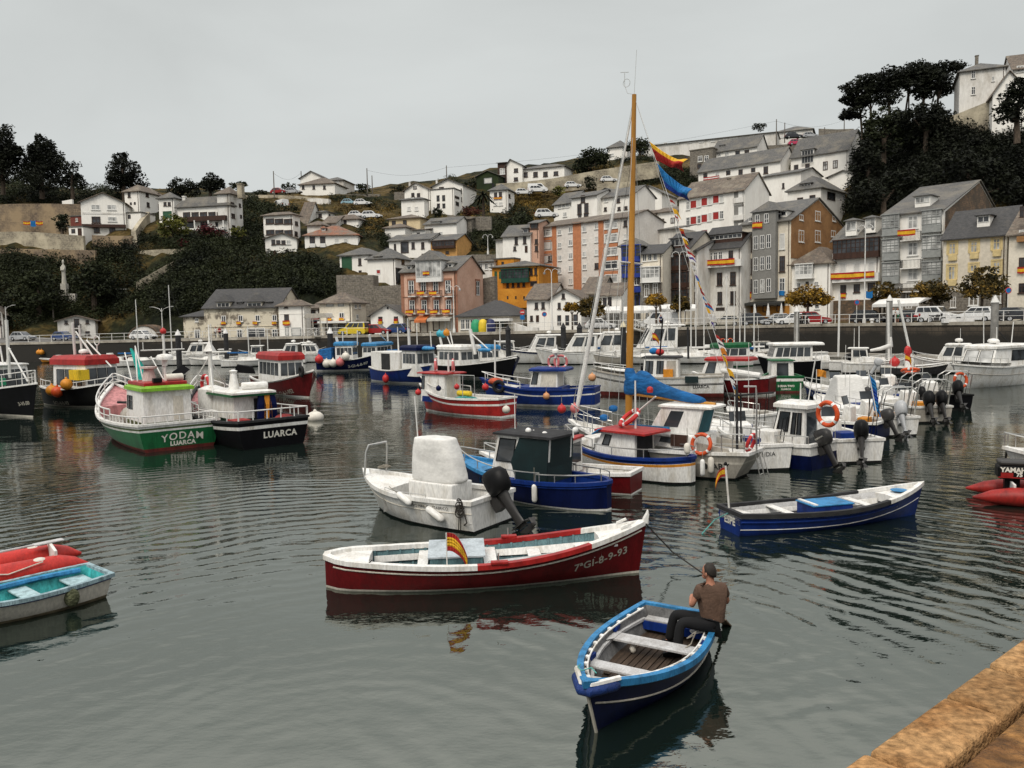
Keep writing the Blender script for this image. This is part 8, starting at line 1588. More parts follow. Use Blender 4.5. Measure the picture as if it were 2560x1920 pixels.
lB(b.w(.5,0,2.15),(.1,.3,1),.38,'orange lifebuoy lying flat on the roll bar of the white and blue motorboat');sF(b.w(.6,.3,2.1),.9,.5,.35,ES,'small Spanish flag on the white and blue motorboat',(1,0,0),1.0)
b=oB('grey hulled motorboat with two black outboards near the right edge',(2190,985),px('L',1380,985),.9,.74,2.1,PG,BLK,38,1.2,None,outn=2,turn=-18,arch=True);b.stext('SEROI',.16,LETB,.45)
b=oB('black motorboat with a tilted outboard, last of the row at right',(2240,960),px('L',1590,880),.9,.74,2.1,P_BLACK,BLK,42,1.25,None,turn=-18,arch=True)
lB(b.w(.3,-.4,1.5),V3((.2,-1,.2)),.36,'orange lifebuoy on the roll bar of the black motorboat',ORB)
b=oB('white boat with red bottom tucked behind the beige yacht stern',(1770,1055),px('K',1440,1345),.95,.82,1.9,PW,BLK,30,.8,None,anti=P_ANTI,outn=0);b.stext('LIDIA',.2,LETB,.55)
oB('low white speedboat with its bow to the left, behind the white cabin boat',px('K',1068,985),px('K',1470,1055),.85,.7,1.9,PW,BLK,30,.8,None,console=False,outn=0)
oB('white open boat with an upturned pale dinghy shape, beside the yacht cockpit',px('K',885,1095),px('K',1310,1190),.95,.8,1.9,PW,BLK,30,.8,None,console=False,outn=0)
oB('small blue open boat between the white tent boat and the harbour row',(2010,955),px('L',760,880),.8,.65,1.8,P_BLUE,GRYM,35,.8,None,turn=-20)
oB('cream open boat behind the blue flag',(2075,950),px('L',1010,860),.8,.65,1.8,P_CREAM,BLK,35,.8,None,turn=-20)
oB('white open boat with a red locker behind the row of outboards',(2150,945),px('L',1180,830),.8,.65,1.8,PW,BLK,35,.8,None,turn=-18)
b=Boat('black hulled launch with a long white cabin against the harbour wall',px('K',1338,510),px('L',300,545),1.7,1.3,1.25,3.4,P_BLACK,name='cabin_boat',cat='cabin boat',tw=.7,rake=.6,boot=.1,cap=PW,capw=.1,bul=.2)
a0,_=b.cl('L',230,480);a1,_=b.cl('K',1440,480);zt=b.cl('K',1650,415)[1];b.cabin(a0,a1,2.2,1.1,zt,rf=.4,M=PW,RM=PW,over=(.3,.9,.2),th=.14,wins=[('S',.05,.95,.35,.88,5,BGL),('P',.05,.95,.35,.88,5,BGL),('F',.05,.95,.35,.9,3,BGL)])
for x,t in((138,'left red lifebuoy on the black launch stern'),(228,'right red lifebuoy on the black launch stern')):q=b.cl('L',x,565);lB(b.w(q[0],-1.7,q[1]),(0,-1,.1),.36,t,REDB)
def sB(label,crop,x0,x1,yw,kind,yaw=0,hull=PW,h=.8,out=None,M2=None,zt=1.1,Lmin=4.0,mast=None,flip=False,cat=None,word=None):
 A=wz(px(crop,x0,yw));B_=wz(px(crop,x1,yw));c=(A+B_)/2;k=min(1,(quay_at(c.x/c.y).y-4-(len(label)%4)*1.5)/c.y);A*=k;B_*=k;c*=k;A.z=B_.z=c.z=0;Lmin=max(Lmin,5);L=max(Lmin,(B_-A).length/max(.35,abs(cos(R(yaw)))))
 f=V3((cos(R(yaw)),sin(R(yaw)),0))*(-1 if flip else 1);s=c-f*L/2;e=c+f*L/2
 b=Boat(label,(e.x,e.y),(s.x,s.y),h*1.35,h,h*.92,min(3.4,L*.34),hull,name={'sail':'sailing_boat','cruiser':'motor_cruiser'}.get(kind,'motorboat'),cat=cat or{'sail':'sailing boat','cruiser':'motor cruiser'}.get(kind,'motorboat'),group='boats moored along the far pontoons',tw=.82,rake=L*.09,wl=.84,p=2.3,boot=.1,bootm=P_ANTB,cap=M2 or PW,capw=.1,inner=PW,deck=PW,bul=.2,world=True)
 W_=b.B
 b.patch(.5,.985,-.12,PW,'foredeck',8,.3)
 if kind=='cruiser':
  b.cabin(L*.22,L*.62,W_*.68,h,h+zt,rf=L*.13,rb=-.1,M=PW,RM=PW,over=(.0,L*.08,.1),th=.1,wins=[('S',.08,.44,.35,.88,1,BGL,BLK),('S',.48,.86,.35,.86,1,BGL,BLK),('P',.08,.44,.35,.88,1,BGL,BLK),('P',.48,.86,.35,.86,1,BGL,BLK),('F',.05,.95,.2,.92,2,BGL,WF)],bev=.06);radar(b,L*.3,0,h+zt+.3,.28);b.sR(.5,.98,.45,n=8,join=True,posts=2);b.mast(L*.28,h+zt,h+zt+1.4,.02)
 elif kind=='cabin':
  b.cabin(L*.36,L*.66,W_*.6,h*.6,h+zt,rf=.25,M=PW,RM=M2 or PW,over=(.15,.3,.1),wins=[('S',.1,.92,.5,.9,2,BGL,BLK),('P',.1,.92,.5,.9,2,BGL,BLK),('F',.08,.92,.5,.9,2,BGL,BLK),('B',.2,.8,.1,.9,1,BGL)]);b.mast(L*.4,h+zt,h+zt+1.8,.025);b.sR(.5,.98,.4,n=8,join=True,posts=3)
 elif kind=='sail':
  m=MB(PW);m.loft([[(L*.3,-W_*.28,h),(L*.72,-W_*.2,h),(L*.72,W_*.2,h),(L*.3,W_*.28,h)],[(L*.32,-W_*.24,h+.5),(L*.66,-W_*.15,h+.42),(L*.66,W_*.15,h+.42),(L*.32,W_*.24,h+.5)]]);m.build('cabin_trunk',b.root,bev=.04)
  b.sR(.02,.98,.5,n=12,posts=2,r=.012)
 else:
  m=MB(PW);m.bx(L*.36,L*.48,-.35,.35,.4,h+.65);o=m.build('console',b.root,bev=.03)
 if out:b.outboard(-.05,0,h-.05,1.1,30,out)
 if mast:
  for cc,mx,yb,mx2,yt2,r in mast:
   p=b.cl(cc,mx,yb);q=b.cl(cc,mx2,yt2);b.rail([(p[0],0,max(.4,p[1])),(q[0],0,q[1])],r,ALU,'mast')
 return b
sB('small white boat with an orange hatch and black outboard, right of the black launch','L',150,480,640,'sail',-12,out=BLK,h=.8,flip=True)
b=sB('white sailing boat with a tall white mast near the harbour wall','L',540,860,655,'cabin',-25,h=.9,mast=[('L',500,520,512,-60,.09),('L',690,480,692,240,.04)])
b=sB('white sailing boat with a furled mainsail and orange hatch','L',640,1010,672,'sail',-15,h=.9,mast=[('L',968,600,958,20,.10)])
q0=b.cl('L',795,465);q1=b.cl('L',985,340);q2=b.cl('L',985,450);m=MB(CANV);m.tube([(q0[0],0,q0[1]),((q0[0]+q2[0])/2,0,q2[1]+.02),(q2[0],0,q2[1]+.3),(q1[0],0,q1[1])],[.1,.16,.22,.08],10);m.build('furled_mainsail',b.root,smooth=1)
buoy(b.w(b.cl('L',986,592)[0],-1.5,1.0),.4,'bright red ball buoy among the white boats at right',REDB)
b=sB('dark hulled rigid inflatable with a leaning white mast','L',1080,1320,690,'open',-20,hull=PD,h=.7,out=SILV,mast=[('L',1170,520,1055,0,.10)])
m=MB(REDB);m.ball((0,0,0),(.3,.25,.5));o=m.build('red_cover',loc=b.w(b.L*.4,0,1.9));tag(o,'red cloth cover on the rigid inflatable console','cover')
sB('white cabin boat with green tinted windows','L',1320,1640,670,'cruiser',-35,h=1.0,out=GRYM,zt=1.3,flip=True)
b=Boat('large white cruiser with raked windows near the right edge',px('L',1555,590),px('L',2130,585),1.65,1.35,1.35,3.1,PW,name='motor_cruiser',cat='motor cruiser',tw=.85,rake=.9,wl=.80,p=2.2,boot=.08,cap=PW,capw=.12,bul=.15,deck=PW)
a0,_=b.cl('L',2115,480);a1,_=b.cl('L',1760,520);zt=b.cl('L',1950,440)[1];b.cabin(a0,a1,2.2,1.2,zt,rf=.7,M=PW,RM=PW,over=(.1,.2,.15),th=.16,wins=[('S',.05,.55,.38,.88,1,BGL,BLK),('S',.6,.92,.38,.88,1,GLW,BLK),('P',.05,.55,.38,.88,1,BGL,BLK),('F',.04,.96,.3,.9,2,GLW,BLK)],bev=.05);b.patch(.45,.985,-.25,PW,'foredeck',10,.3);radar(b,b.cl('L',1895,390)[0],.3,zt+.35,.32);radar(b,b.cl('L',1970,400)[0],-.3,zt+.35,.35);b.sR(.5,.985,.55,n=10,join=True,posts=2);q=b.cl('L',1730,548,-1.4);lB(b.w(q[0],-1.3,q[1]),(0,-1,.3),.42,'dark ring lifebuoy on the large white cruiser',PG)
for x,y0,y1 in((1840,420,200),(2095,400,200),(1960,380,250)):p=b.cl('L',x,y0);q=b.cl('L',x+(20 if x>2000 else 0),y1);b.rail([(p[0],0,p[1]),(q[0],0,q[1])],.03,ALU,'antenna')
b.strake(.55,.02,PG,.05,.95)
sB('white boat cut by the right edge beside the large cruiser','L',2140,2420,700,'open',0,h=1.0,Lmin=6)
sB('white motor yacht with a domed cabin, centre back row','J',470,860,530,'cruiser',6,h=1.3,zt=1.9,Lmin=8,flip=True,M2=P_NAVY)
sB('white flybridge yacht right of the domed one','J',880,1250,540,'cruiser',-10,h=1.4,zt=1.9,Lmin=9,flip=True)
sB('second white flybridge yacht with a radar arch','J',1150,1540,520,'cruiser',-6,h=1.3,zt=2.1,Lmin=9,flip=True)
sB('white motorboat behind the black boat, centre','J',190,520,460,'cabin',10,h=1.2,zt=1.3,Lmin=7)
sB('white tour boat with a peaked upper deck under the gangway','K',130,560,505,'cruiser',8,h=1.5,zt=2.6,Lmin=11,flip=True)
sB('grey open boat beside the yellow mast','J',1370,1600,540,'open',5,hull=PG,h=.9,flip=True)
sB('grey canopied boat left of the black launch','K',1290,1480,520,'cabin',12,hull=PG,h=1.0,M2=PG)
sB('white motor cruiser nearest the stone house','H',190,480,418,'cruiser',8,h=1.2,zt=1.5,Lmin=6,flip=True)
sB('tiny dark red open boat left of the white lantern mast','H',400,540,428,'open',4,hull=P_RED,h=.6,Lmin=4)
sB('white motorboat with black outboard behind the lantern mast','H',530,800,418,'cabin',10,h=1.0,out=BLK,flip=True,zt=.9)
sB('white cabin boat under the peeling stone house','H',900,1110,415,'cabin',6,h=1.1,zt=1.2,flip=True)
sB('white boat with a grey awning behind the red wheelhouse','H',1190,1430,410,'cruiser',6,h=1.1,zt=1.4,flip=True)
sB('white wheelhouse boat left of the tarpaulin boat','H',1455,1620,412,'cabin',6,h=1.2,zt=1.4)
sB('white domed boat touching the tarpaulin boat','I',0,100,500,'cruiser',4,h=1.1,zt=1.2,Lmin=5)
sB('red and yellow kayak-like boat against the left harbour wall','G',470,700,440,'open',2,hull=P_ORNG,h=.5,flip=True)
sB('long dark red boat with white rail behind the black boats','G',1020,1340,420,'open',2,hull=P_RED,h=.8)
sB('pale blue open boat behind the green net','G',1110,1330,480,'open',4,hull=P_SKY,h=.6,flip=True)
b=Boat('weathered turquoise and cream dinghy at the left edge',(-9.75,12.75),(-7.93,14.95),.52,.44,.42,1.36,P_CREAM,name='dinghy',cat='dinghy',tw=.78,rake=.2,trk=.1,wl=.82,p=2.4,boot=.06,bootm=mk('weedy_cream',(.22,.18,.11),.8,.5,4),anti=mk('weedy_cream',(.22,.18,.11),.8),bands=((.09,.0,paint('worn_violet_blue',(.06,.07,.20),.6,.4,5,fine=.4)),),cap=paint('worn_pale_blue',(.30,.42,.46),.6,.4,5,fine=.4),capw=.05,caph=.02,inner=P_TURQ,deck=PD,floor=.08,world=True)
L=b.L;b.thwart(1.25,.3,.30,paint('pale_turquoise',(.40,.55,.58),.6,.3,5,fine=.3));b.thwart(.34,.42,.28,paint('pale_turquoise',(.40,.55,.58),.6,.3,5),'stern_seat');
sdN=1 if b.w(1,1,0).length<b.w(1,-1,0).length else-1
m=MB(P_SKY);m.tube([b.inn(-sdN,.06+.5*i/8,.36)+V3((0,sdN*.05,.02))for i in range(9)],.05,6);m.build('inner_fender',b.root)
t=.27;q=b.S(sdN,t,.2);m=MB(mk('weedy_rope',(.12,.13,.07),.95,.5,12,bump=.9,bscale=30));m.ball((0,0,0),(.14,.10,.17),10,8);o=m.build('rope_fender',loc=b.w(q.x,q.y+sdN*.06,.24));tag(o,'weedy ball of rope hung on the turquoise dinghy','fender')
def iF(label,bow,stern,B,r,M,cone=.55,world=True):
 Bp,Sp=V3((*bow,0)),V3((*stern,0));d=Bp-Sp;L=d.length;yaw=atan2(d.y,d.x);ro=empty('inflatable_boat',Sp,yaw,label,'inflatable boat');y=B/2-r;z=r*.9
 pts=[(-cone,-y,z-.06),(-cone*.5,-y,z-.02),(0,-y,z),(L*.4,-y,z),(L*.72,-y*.95,z+.06),(L*.9,-y*.62,z+.14),(L-r,-y*.25,z+.2),(L-r,y*.25,z+.2),(L*.9,y*.62,z+.14),(L*.72,y*.95,z+.06),(L*.4,y,z),(0,y,z),(-cone*.5,y,z-.02),(-cone,y,z-.06)]
 m=MB(M);m.tube(pts,[.03,r*.72]+[r]*10+[r*.72,.03],14);m.build('tube',ro,smooth=1)
 m=MB(PG);m.prism([(0,-y),(L*.75,-y*.9),(L*.92,0),(L*.75,y*.9),(0,y)],.06,.10,'z');m.build('floor',ro);m=MB(PW);m.bx(.02,.08,-y,y,.05,.55);m.build('transom',ro,bev=.01)
 return ro,L,yaw,y,z,Sp
ro,L,yaw,y,z,Sp=iF('red inflatable tender behind the turquoise dinghy',(-12.6,14.0),(-9.55,16.3),1.5,.24,paint('inflatable_red',(.50,.030,.022),.45,.2,2))
f=V3((cos(yaw),sin(yaw),0));l=V3((-f.y,f.x,0));sN=1 if(Sp+l).length<(Sp-l).length else-1
for i,(xx,sd)in enumerate(((.35,-sN),(.35,sN),(1.2,sN))):
 m=MB(WHB);m.ball((xx,sd*(y+.03),z+.19),(.14,.10,.07));m.build('grab_pad',ro,smooth=1)
m=MB(PG);m.tube([(-.2,sN*(y+.245),z-.05),(1.2,sN*(y+.245),z-.05),(2.2,sN*(y+.24),z-.02)],.03,6);m.build('rubbing_strake',ro)
m=MB(P_PALE);a=Sp+f*2.6+l*sN*.1+V3((0,0,.52));c=Sp+f*.35-l*sN*.25+V3((0,0,.56));O=a.copy();m.tube([a-O,c-O],.022,6);dd=(c-a).normalized();m.plank(c-O,c-O+dd*.55,.2,.02);o=m.build('paddle',loc=O);tag(o,'pale paddle lying across the red inflatable','paddle')
rope('yellow grab rope along the red inflatable',[Sp+f*.3+l*sN*(y+.2)+V3((0,0,.42)),Sp+f*.9+l*sN*(y+.25)+V3((0,0,.3)),Sp+f*1.5+l*sN*(y+.2)+V3((0,0,.40))],.012,P_CREAM)
tip=wz(px('T',185,1035),.25);ro,L,yaw,y,z,Sp=iF('red inflatable boat with a black outboard at the right edge',(tip.x+5.0,tip.y-1.4),(tip.x+1.06,tip.y+.21),1.7,.25,paint('inflatable_dark_red',(.30,.016,.012),.5,.3,2),cone=.9)
m=MB(BLK);m.tube([(.4,-(y+.235),z-.03),(1.6,-(y+.235),z-.03),(3.0,-(y+.22),z)],.075,6);m.build('rubbing_strake',ro);m=MB(BLK);m.obox((.85,-(y+.16),z+.2),(.5,0,0),(0,.06,0),(0,0,.06));m.build('grab_handle',ro,bev=.02)
class _R:pass
rb=_R();rb.root=ro;rb.gs=.55
m=MB(BLK);m.bx(-.28,.75,-.28,.28,.62,.98);mo=m.build('outboard_motor',ro,bev=.06);m=MB(GRYM);m.bx(-.26,.73,-.26,.26,.98,1.10);m.build('cowl',mo,bev=.05);m=MB(P_RED2);m.bx(-.285,.755,-.286,-.28,.66,.685);m.build('red_stripe',mo)
m=MB(BLK);m.bx(-.1,.25,-.1,.1,-.4,.62);m.build('leg',mo)
text_on('YAMAHA',LETW,.17,(.12,-.29,.87),(1,0,0),(0,0,1),mo,bold=.008);text_on('75',LETW,.14,(.20,-.29,.75),(1,0,0),(0,0,1),mo,bold=.008);m=MB(P_RED2);m.bx(-.22,.06,-.289,-.281,.69,.80);m.build('red_badge',mo)
b=Boat('white boat with a bow platform cut by the right edge',(2508,1118),(2790,1135),1.0,.8,.75,2.0,PW,name='motorboat',cat='motorboat',tw=.85,rake=.6,p=2.2,boot=.2,bootm=P_BLACK,cap=PW,bul=.2)
b.patch(.5,.985,-.05,PW,'foredeck',8,.3);b.sR(.5,.99,.45,n=8,join=True,posts=2)
rope('dark tangled mooring rope under the right-edge white boat bow',[b.w(b.L-.1,0,.9),b.w(b.L-.2,-.3,.4),b.w(b.L-.3,-.1,.1)],.03)
def spot(crop,x,y,setback=None,d=None):
 p=px(crop,x,y)
 if d is not None:return wd(p,d)
 a=bear((p[0],800));q=quay_at(a);Y=q.y+setback;X=a*Y;return V3((X,Y,ground(X,Y)))
def qD(a):
 p=quay_at(a-.01);q=quay_at(a+.01);return atan2(q.y-p.y,q.x-p.x)
def car_proto(kind):
 L,Wd,Ht={'hatch':(4.1,1.74,1.48),'suv':(4.4,1.82,1.64),'van':(4.3,1.80,1.84),'bigvan':(4.9,1.95,2.1)}[kind]
 hb=Ht*.56;nose=.30 if kind in('van',)else .36
 if kind=='bigvan':roof=[(-L*.49,Ht-.05),(L*.22,Ht)],;bel=(-L*.49,L*.36);rf=(-L*.48,L*.20)
 elif kind=='van':bel=(-L*.49,L*.27);rf=(-L*.46,L*.10)
 elif kind=='suv':bel=(-L*.48,L*.24);rf=(-L*.38,L*.06)
 else:bel=(-L*.47,L*.24);rf=(-L*.33,L*.04)
 w=Wd/2;body=[(-L/2,.32),(-L/2-.02,.62),(bel[0],hb),(bel[1],hb+.02),(L*.44,hb*.86),(L/2,.60),(L/2+.02,.34),(L*.46,.22),(-L*.47,.22)]
 return L,Wd,Ht,hb,bel,rf,w,body
CARM={}
def car(label,P,yaw,kind,col,name='parked_car',cat='car',group='cars parked along the quay'):
 key=(kind,col)
 L,Wd,Ht,hb,bel,rf,w,body=car_proto(kind)
 M=paint('car_paint_'+col,{'white':(.68,.68,.67),'silver':(.36,.37,.38),'black':(.012,.012,.014),'dark':(.035,.037,.042),'red':(.26,.015,.015),'blue':(.02,.05,.16),'beige':(.40,.37,.31),'yellow':(.62,.46,.03),'skyblue':(.25,.40,.46),'pink':(.45,.04,.10)}[col],.25,.06,1)
 ro=empty(name,P,yaw,label,cat,group)
 if key in CARM:
  for ch in CARM[key]:
   c=ch.copy();C.objects.link(c);c.parent=ro
   for g in ch.children:d=g.copy();C.objects.link(d);d.parent=c
  return ro
 m=MB(M);n=len(body);
 m.loft([[(x*.985,-w,z)for x,z in body]and[(x,-w*.97,z)for x,z in body],[(x,-w,min(z,hb*.8))if z>hb*.8 else(x,-w,z)for x,z in body]and[(x,-w*.97,z)for x,z in body]])if False else m.loft([[(x,-w*(.94 if z>hb*.9 else 1),z)for x,z in body],[(x,w*(.94 if z>hb*.9 else 1),z)for x,z in body]])
 wt=w*.78
 m.loft([[(bel[0],-w*.94,hb),(bel[1],-w*.94,hb),(bel[1],w*.94,hb),(bel[0],w*.94,hb)],[(rf[0],-wt,Ht-.04),(rf[1],-wt,Ht-.04),(rf[1],wt,Ht-.04),(rf[0],wt,Ht-.04)],[(rf[0]+.15,-wt*.9,Ht),(rf[1]-.15,-wt*.9,Ht),(rf[1]-.15,wt*.9,Ht),(rf[0]+.15,wt*.9,Ht)]])
 if kind=='van'and col=='yellow':m.mat(PW);m.bx(rf[0]-.05,rf[1]+.05,-wt-.04,wt+.04,Ht-.12,Ht+.03);m.bx(bel[0]-.03,bel[1],-w*.96,w*.96,hb-.05,hb+.02)
 o=m.build('body',ro,bev=.04)
 def side(u,v,s):
  xb=bel[0]+(bel[1]-bel[0])*u;xr=rf[0]+(rf[1]-rf[0])*u;zz=hb+(Ht-.04-hb)*v;return(xb+(xr-xb)*v,s*((w*.94)+(wt-w*.94)*v+.012),zz)
 parts=[o]
 wins=((.07,.33),(.36,.62),(.65,.93))if kind!='bigvan'else((.66,.93),)
 for s in(-1,1):
  for u0,u1 in wins:
   m=MB(BGL);m.face(side(u0,.14,s),side(u1,.14,s),side(u1,.88,s),side(u0,.88,s));parts.append(m.build('window',ro))
 for xe,xr_ in((bel[1],rf[1]),(bel[0],rf[0])):
  if kind=='bigvan'and xe<0:continue
  e=.02 if xe>0 else-.02;f=lambda v,y:(xe+(xr_-xe)*v+e,y*((w*.94)+(wt-w*.94)*v),hb+(Ht-.04-hb)*v+.012)
  m=MB(BGL);m.face(f(.1,-.9),f(.1,.9),f(.9,.88),f(.9,-.88));parts.append(m.build('windscreen'if xe>0 else 'rear_window',ro))
 for sx in(-.31,.32):
  for s in(-1,1):
   m=MB(TYRE);m.loft([[(L*sx+.31*cos(a),s*(w-.19),.31+.31*sin(a))for a in[2*pi*k/14 for k in range(14)]],[(L*sx+.31*cos(a),s*(w+.012),.31+.31*sin(a))for a in[2*pi*k/14 for k in range(14)]]])
   t=m.build('wheel',ro);m=MB(SILV);m.loft([[(L*sx+.19*cos(a),s*(w+.0),.31+.19*sin(a))for a in[2*pi*k/10 for k in range(10)]],[(L*sx+.17*cos(a),s*(w+.024),.31+.17*sin(a))for a in[2*pi*k/10 for k in range(10)]]]);m.build('rim',t);parts.append(t)
 for s in(-1,1):
  m=MB(GLW);m.obox((L*.47,s*w*.72,hb*.78),(.14,0,0),(0,.36,0),(0,0,.14));parts.append(m.build('headlight',ro))
  m=MB(F_RED);m.obox((-L*.495,s*w*.78,hb*.88),(.06,0,0),(0,.22,0),(0,0,.22));parts.append(m.build('tail_light',ro))
 m=MB(BLK);m.bx(L*.495,L*.52,-w*.6,w*.6,.3,.44);m.bx(-L*.52,-L*.5,-w*.8,w*.8,.28,.40);parts.append(m.build('bumper_trim',ro))
 CARM[key]=parts;return ro
for crop,x,sb,kind,col,fl,t in(('A',150,5,'hatch','silver',0,'silver hatchback alone on the far left quay road'),('A',437,6,'hatch','blue',0,'blue car half hidden in front of the lone white cliff-foot house'),('A',985,6,'hatch','white',0,'white car in front of the painted boathouse arch'),('C',115,4,'van','yellow',1,'yellow and white camper van before the cream hip-roofed house'),('C',312,5,'hatch','red',0,'dark red car before the small white gabled house'),('C',455,6,'hatch','blue',1,'blue car at the garage of the small white gabled house'),('D',1205,6,'bigvan','white',1,'white delivery van before the white projecting gallery house'),('D',760,6,'hatch','white',0,'white car under the white awning, left of the mast'),('E',485,6,'hatch','beige',1,'beige car under the wide yellow pennant'),('E',725,5.5,'suv','dark',0,'dark car before the orange shopfront, left of the silver one'),('E',868,5.5,'hatch','silver',1,'silver car before the orange shopfront'),('E',990,4.5,'hatch','white',1,'white hatchback under the golden street tree'),('E',1150,6.5,'suv','red',0,'dark red car behind the trunk of the golden street tree'),('F',255,6,'suv','black',0,'black car beside the tall white double lamp'),('F',450,6,'hatch','dark',1,'dark car behind the red motorcycle'),('F',622,5,'van','white',0,'white van with dark windows before the grey galleries'),('F',840,4.5,'suv','white',1,'white sport utility car before the cream house'),('F',1075,5,'hatch','dark',0,'dark car cut by the right edge')):
 P=spot(crop,x,1500,sb);car(t,P,qD(P.x/P.y)+(pi if fl else 0)+ru(-.06,.06),kind,col)
HG='cars parked on the hillside roads'
for crop,x,y,d,kind,col,yw,t in(('B',825,282,199.5,'hatch','red',0,'red car on the ridge road behind the ochre wall'),('B',940,282,199,'hatch','silver',.1,'grey car beside the red one on the ridge road'),('B',835,412,186,'bigvan','white',2.6,'white van on the steep lane below the ochre wall'),('B',1412,376,190,'hatch','skyblue',0,'pale blue car on the upper grass road'),('B',1517,378,189,'hatch','white',.1,'white car beside the pale blue one on the upper grass road'),('B',1592,486,177,'suv','white',.1,'white car at the right on the lower grass road'),('B',1474,480,178,'hatch','white',.1,'white car at the left on the lower grass road'),('C',1522,357,192,'hatch','white',.3,'white car on the bank right of the lone hip-roofed house'),('C',1640,338,192,'suv','white',.3,'white car farther right along the same bank'),('D',285,548,195,'bigvan','white',.2,'white box van below the long retaining wall'),('D',548,512,196,'hatch','white',.25,'white car below the long retaining wall, left of the ball bush'),('D',818,470,197,'hatch','white',.25,'white car below the retaining wall, right of the ball bush'),('D',352,738,152,'suv','white',.2,'white car above the narrow pink house'),('E',1005,140,218,'suv','dark',.2,'dark car on the hilltop road at right'),('E',1130,136,217,'hatch','silver',.2,'silver car in the middle of the hilltop road'),('E',1405,136,214,'hatch','white',.2,'white car at the end of the hilltop road by the pines'),('E',1030,192,201,'hatch','pink',.1,'bright pink-red car below the hilltop road')):
 car(t,spot(crop,x,y,d=d),yw+R(-15),kind,col,group=HG)
def mO(label,P,yaw,col):
 M=paint('bike_'+col,{'red':(.32,.02,.02),'black':(.01,.01,.01),'grey':(.09,.09,.09)}[col],.35);ro=empty('motorcycle',P,yaw,label,'motorcycle','motorcycles parked on the quay')
 for x in(-.68,.68):
  m=MB(TYRE);m.torus((x,0,.31),.27,.055,(0,1,0),16,6);t=m.build('wheel',ro);m=MB(SILV);m.loft([[(x+.2*cos(a),-.02,.31+.2*sin(a))for a in[2*pi*k/8 for k in range(8)]],[(x+.2*cos(a),.02,.31+.2*sin(a))for a in[2*pi*k/8 for k in range(8)]]]);m.build('rim',t)
 m=MB(GRYM);m.rod((.68,.0,.31),(.42,0,.95),.035);m.rod((-.68,0,.31),(-.1,0,.5),.035);m.bx(-.25,.25,-.14,.14,.28,.58);m.rod((.42,0,.95),(.5,-.3,1.05),.016);m.rod((.42,0,.95),(.5,.3,1.05),.016);m.build('frame',ro)
 m=MB(M);m.ball((.12,0,.75),(.30,.15,.14));m.prism([(-.85,.78),(-.3,.62),(-.25,.72),(-.8,.86)],-.1,.1,'y');m.ball((.52,0,.88),(.12,.14,.16));m.build('fairing',ro,smooth=1);m=MB(BLK);m.bx(-.62,-.1,-.13,.13,.72,.82);m.build('seat',ro,bev=.03)
for x,sb,col,yw,t in((500,2.5,'red',.3,'red motorcycle before the white awnings'),(622,2.2,'black',.2,'black motorcycle in front of the white van'),(985,2.5,'grey',.3,'dark scooter right of the white sport utility car')):
 P=spot('F',x,1540,sb);mO(t,P,qD(P.x/P.y)+yw,col)
for x,t in((1060,'left black motorcycle at the golden tree railing'),(1105,'right black motorcycle at the golden tree railing')):
 P=spot('E',x,1520,2.2);mO(t,P,qD(P.x/P.y)+1.2,'black')
def railing(label,a0,a1,step=2.0,inset=.5,h=1.05,M=ALU):
 pts=[];a=a0;prev=None;acc=[]
 n=400;line=[]
 for i in range(n+1):
  aa=a0+(a1-a0)*i/n;q=quay_at(aa);line.append(V3((q.x,q.y+inset,quayz(q.x)+.09)))
 d=0;nxt=0
 for p,q in zip(line,line[1:]):
  L=(q-p).length
  while nxt<=d+L:acc.append(p+(q-p)*((nxt-d)/L));nxt+=step
  d+=L
 O=acc[0];ro=empty('railing',O,0,label,'railing')
 for p in acc:m=MB(M);m.bx(-.035,.035,-.035,.035,0,h);m.build('post',ro,loc=p-O)
 for z,r in((h,.035),(h*.5,.022)):
  m=MB(M);m.tube([p-O+V3((0,0,z))for p in acc],r,5);m.build('rail',ro)
railing('long white railing along the left quay road',bearing(60),bearing(880),2.4)
railing('long white railing along the quay edge, centre and right',bearing(1215),bearing(2600),1.9)
def lamp(label,P,H_,kind):
 ro=empty('street_lamp',P,0,label,'street lamp','street lamps along the quay');m=MB(ALU);m.lathe([(.2,0),(.2,.5),(.12,.7),(.075,1.2),(.055,H_)],10);m.build('post',ro,smooth=50)
 yaw=qD(P.x/P.y);e=V3((cos(yaw),sin(yaw),0))
 for s in((-1,1)if kind!='single'else(1,)):
  m=MB(ALU);
  if kind=='hook':pts=[V3((0,0,H_-.1)),e*s*.15+V3((0,0,H_+.35)),e*s*.5+V3((0,0,H_+.5)),e*s*.85+V3((0,0,H_+.3)),e*s*.92+V3((0,0,H_))]
  else:pts=[V3((0,0,H_-.6)),e*s*.4+V3((0,0,H_-.1)),e*s*1.5+V3((0,0,H_+.2)),e*s*1.9+V3((0,0,H_+.22))]
  m.tube(pts,.035,6);m.build('arm',ro,smooth=1)
  m=MB(GLW);c=pts[-1];(m.lathe([(.05,.1),(.16,0),(.14,-.18),(.04,-.24)],10,c)if kind=='hook'else m.obox(c,e*.6,V3((-e.y,e.x,0))*.2,V3((0,0,.1))));m.build('lantern',ro)
for crop,x,yt,sb,kind,t in(('F',222,1045,.9,'hook','tall white double-hook lamp before the dark timber gallery'),('D',1355,1020,1.2,'hook','tall white double-hook lamp before the brown glazed house'),('C',945,1140,1.2,'hook','tall white lamp before the tall pink house'),('D',393,1150,1.2,'hook','white lamp before the low white gabled house'),('A',1120,1300,3,'twin','twin-arm lamp at the painted boathouse arch'),('A',42,1290,3,'single','single-arm lamp at the left edge of the quay')):
 P=spot(crop,x,1500,sb);r=ray(*px(crop,x,yt));H_=(EYE+r*(P.y/r.y)).z-P.z;lamp(t,P,H_,kind)
P=spot('C',1228,850,d=150);lamp('small lamp on the stone wall above the pink house',P,3.2,'hook')
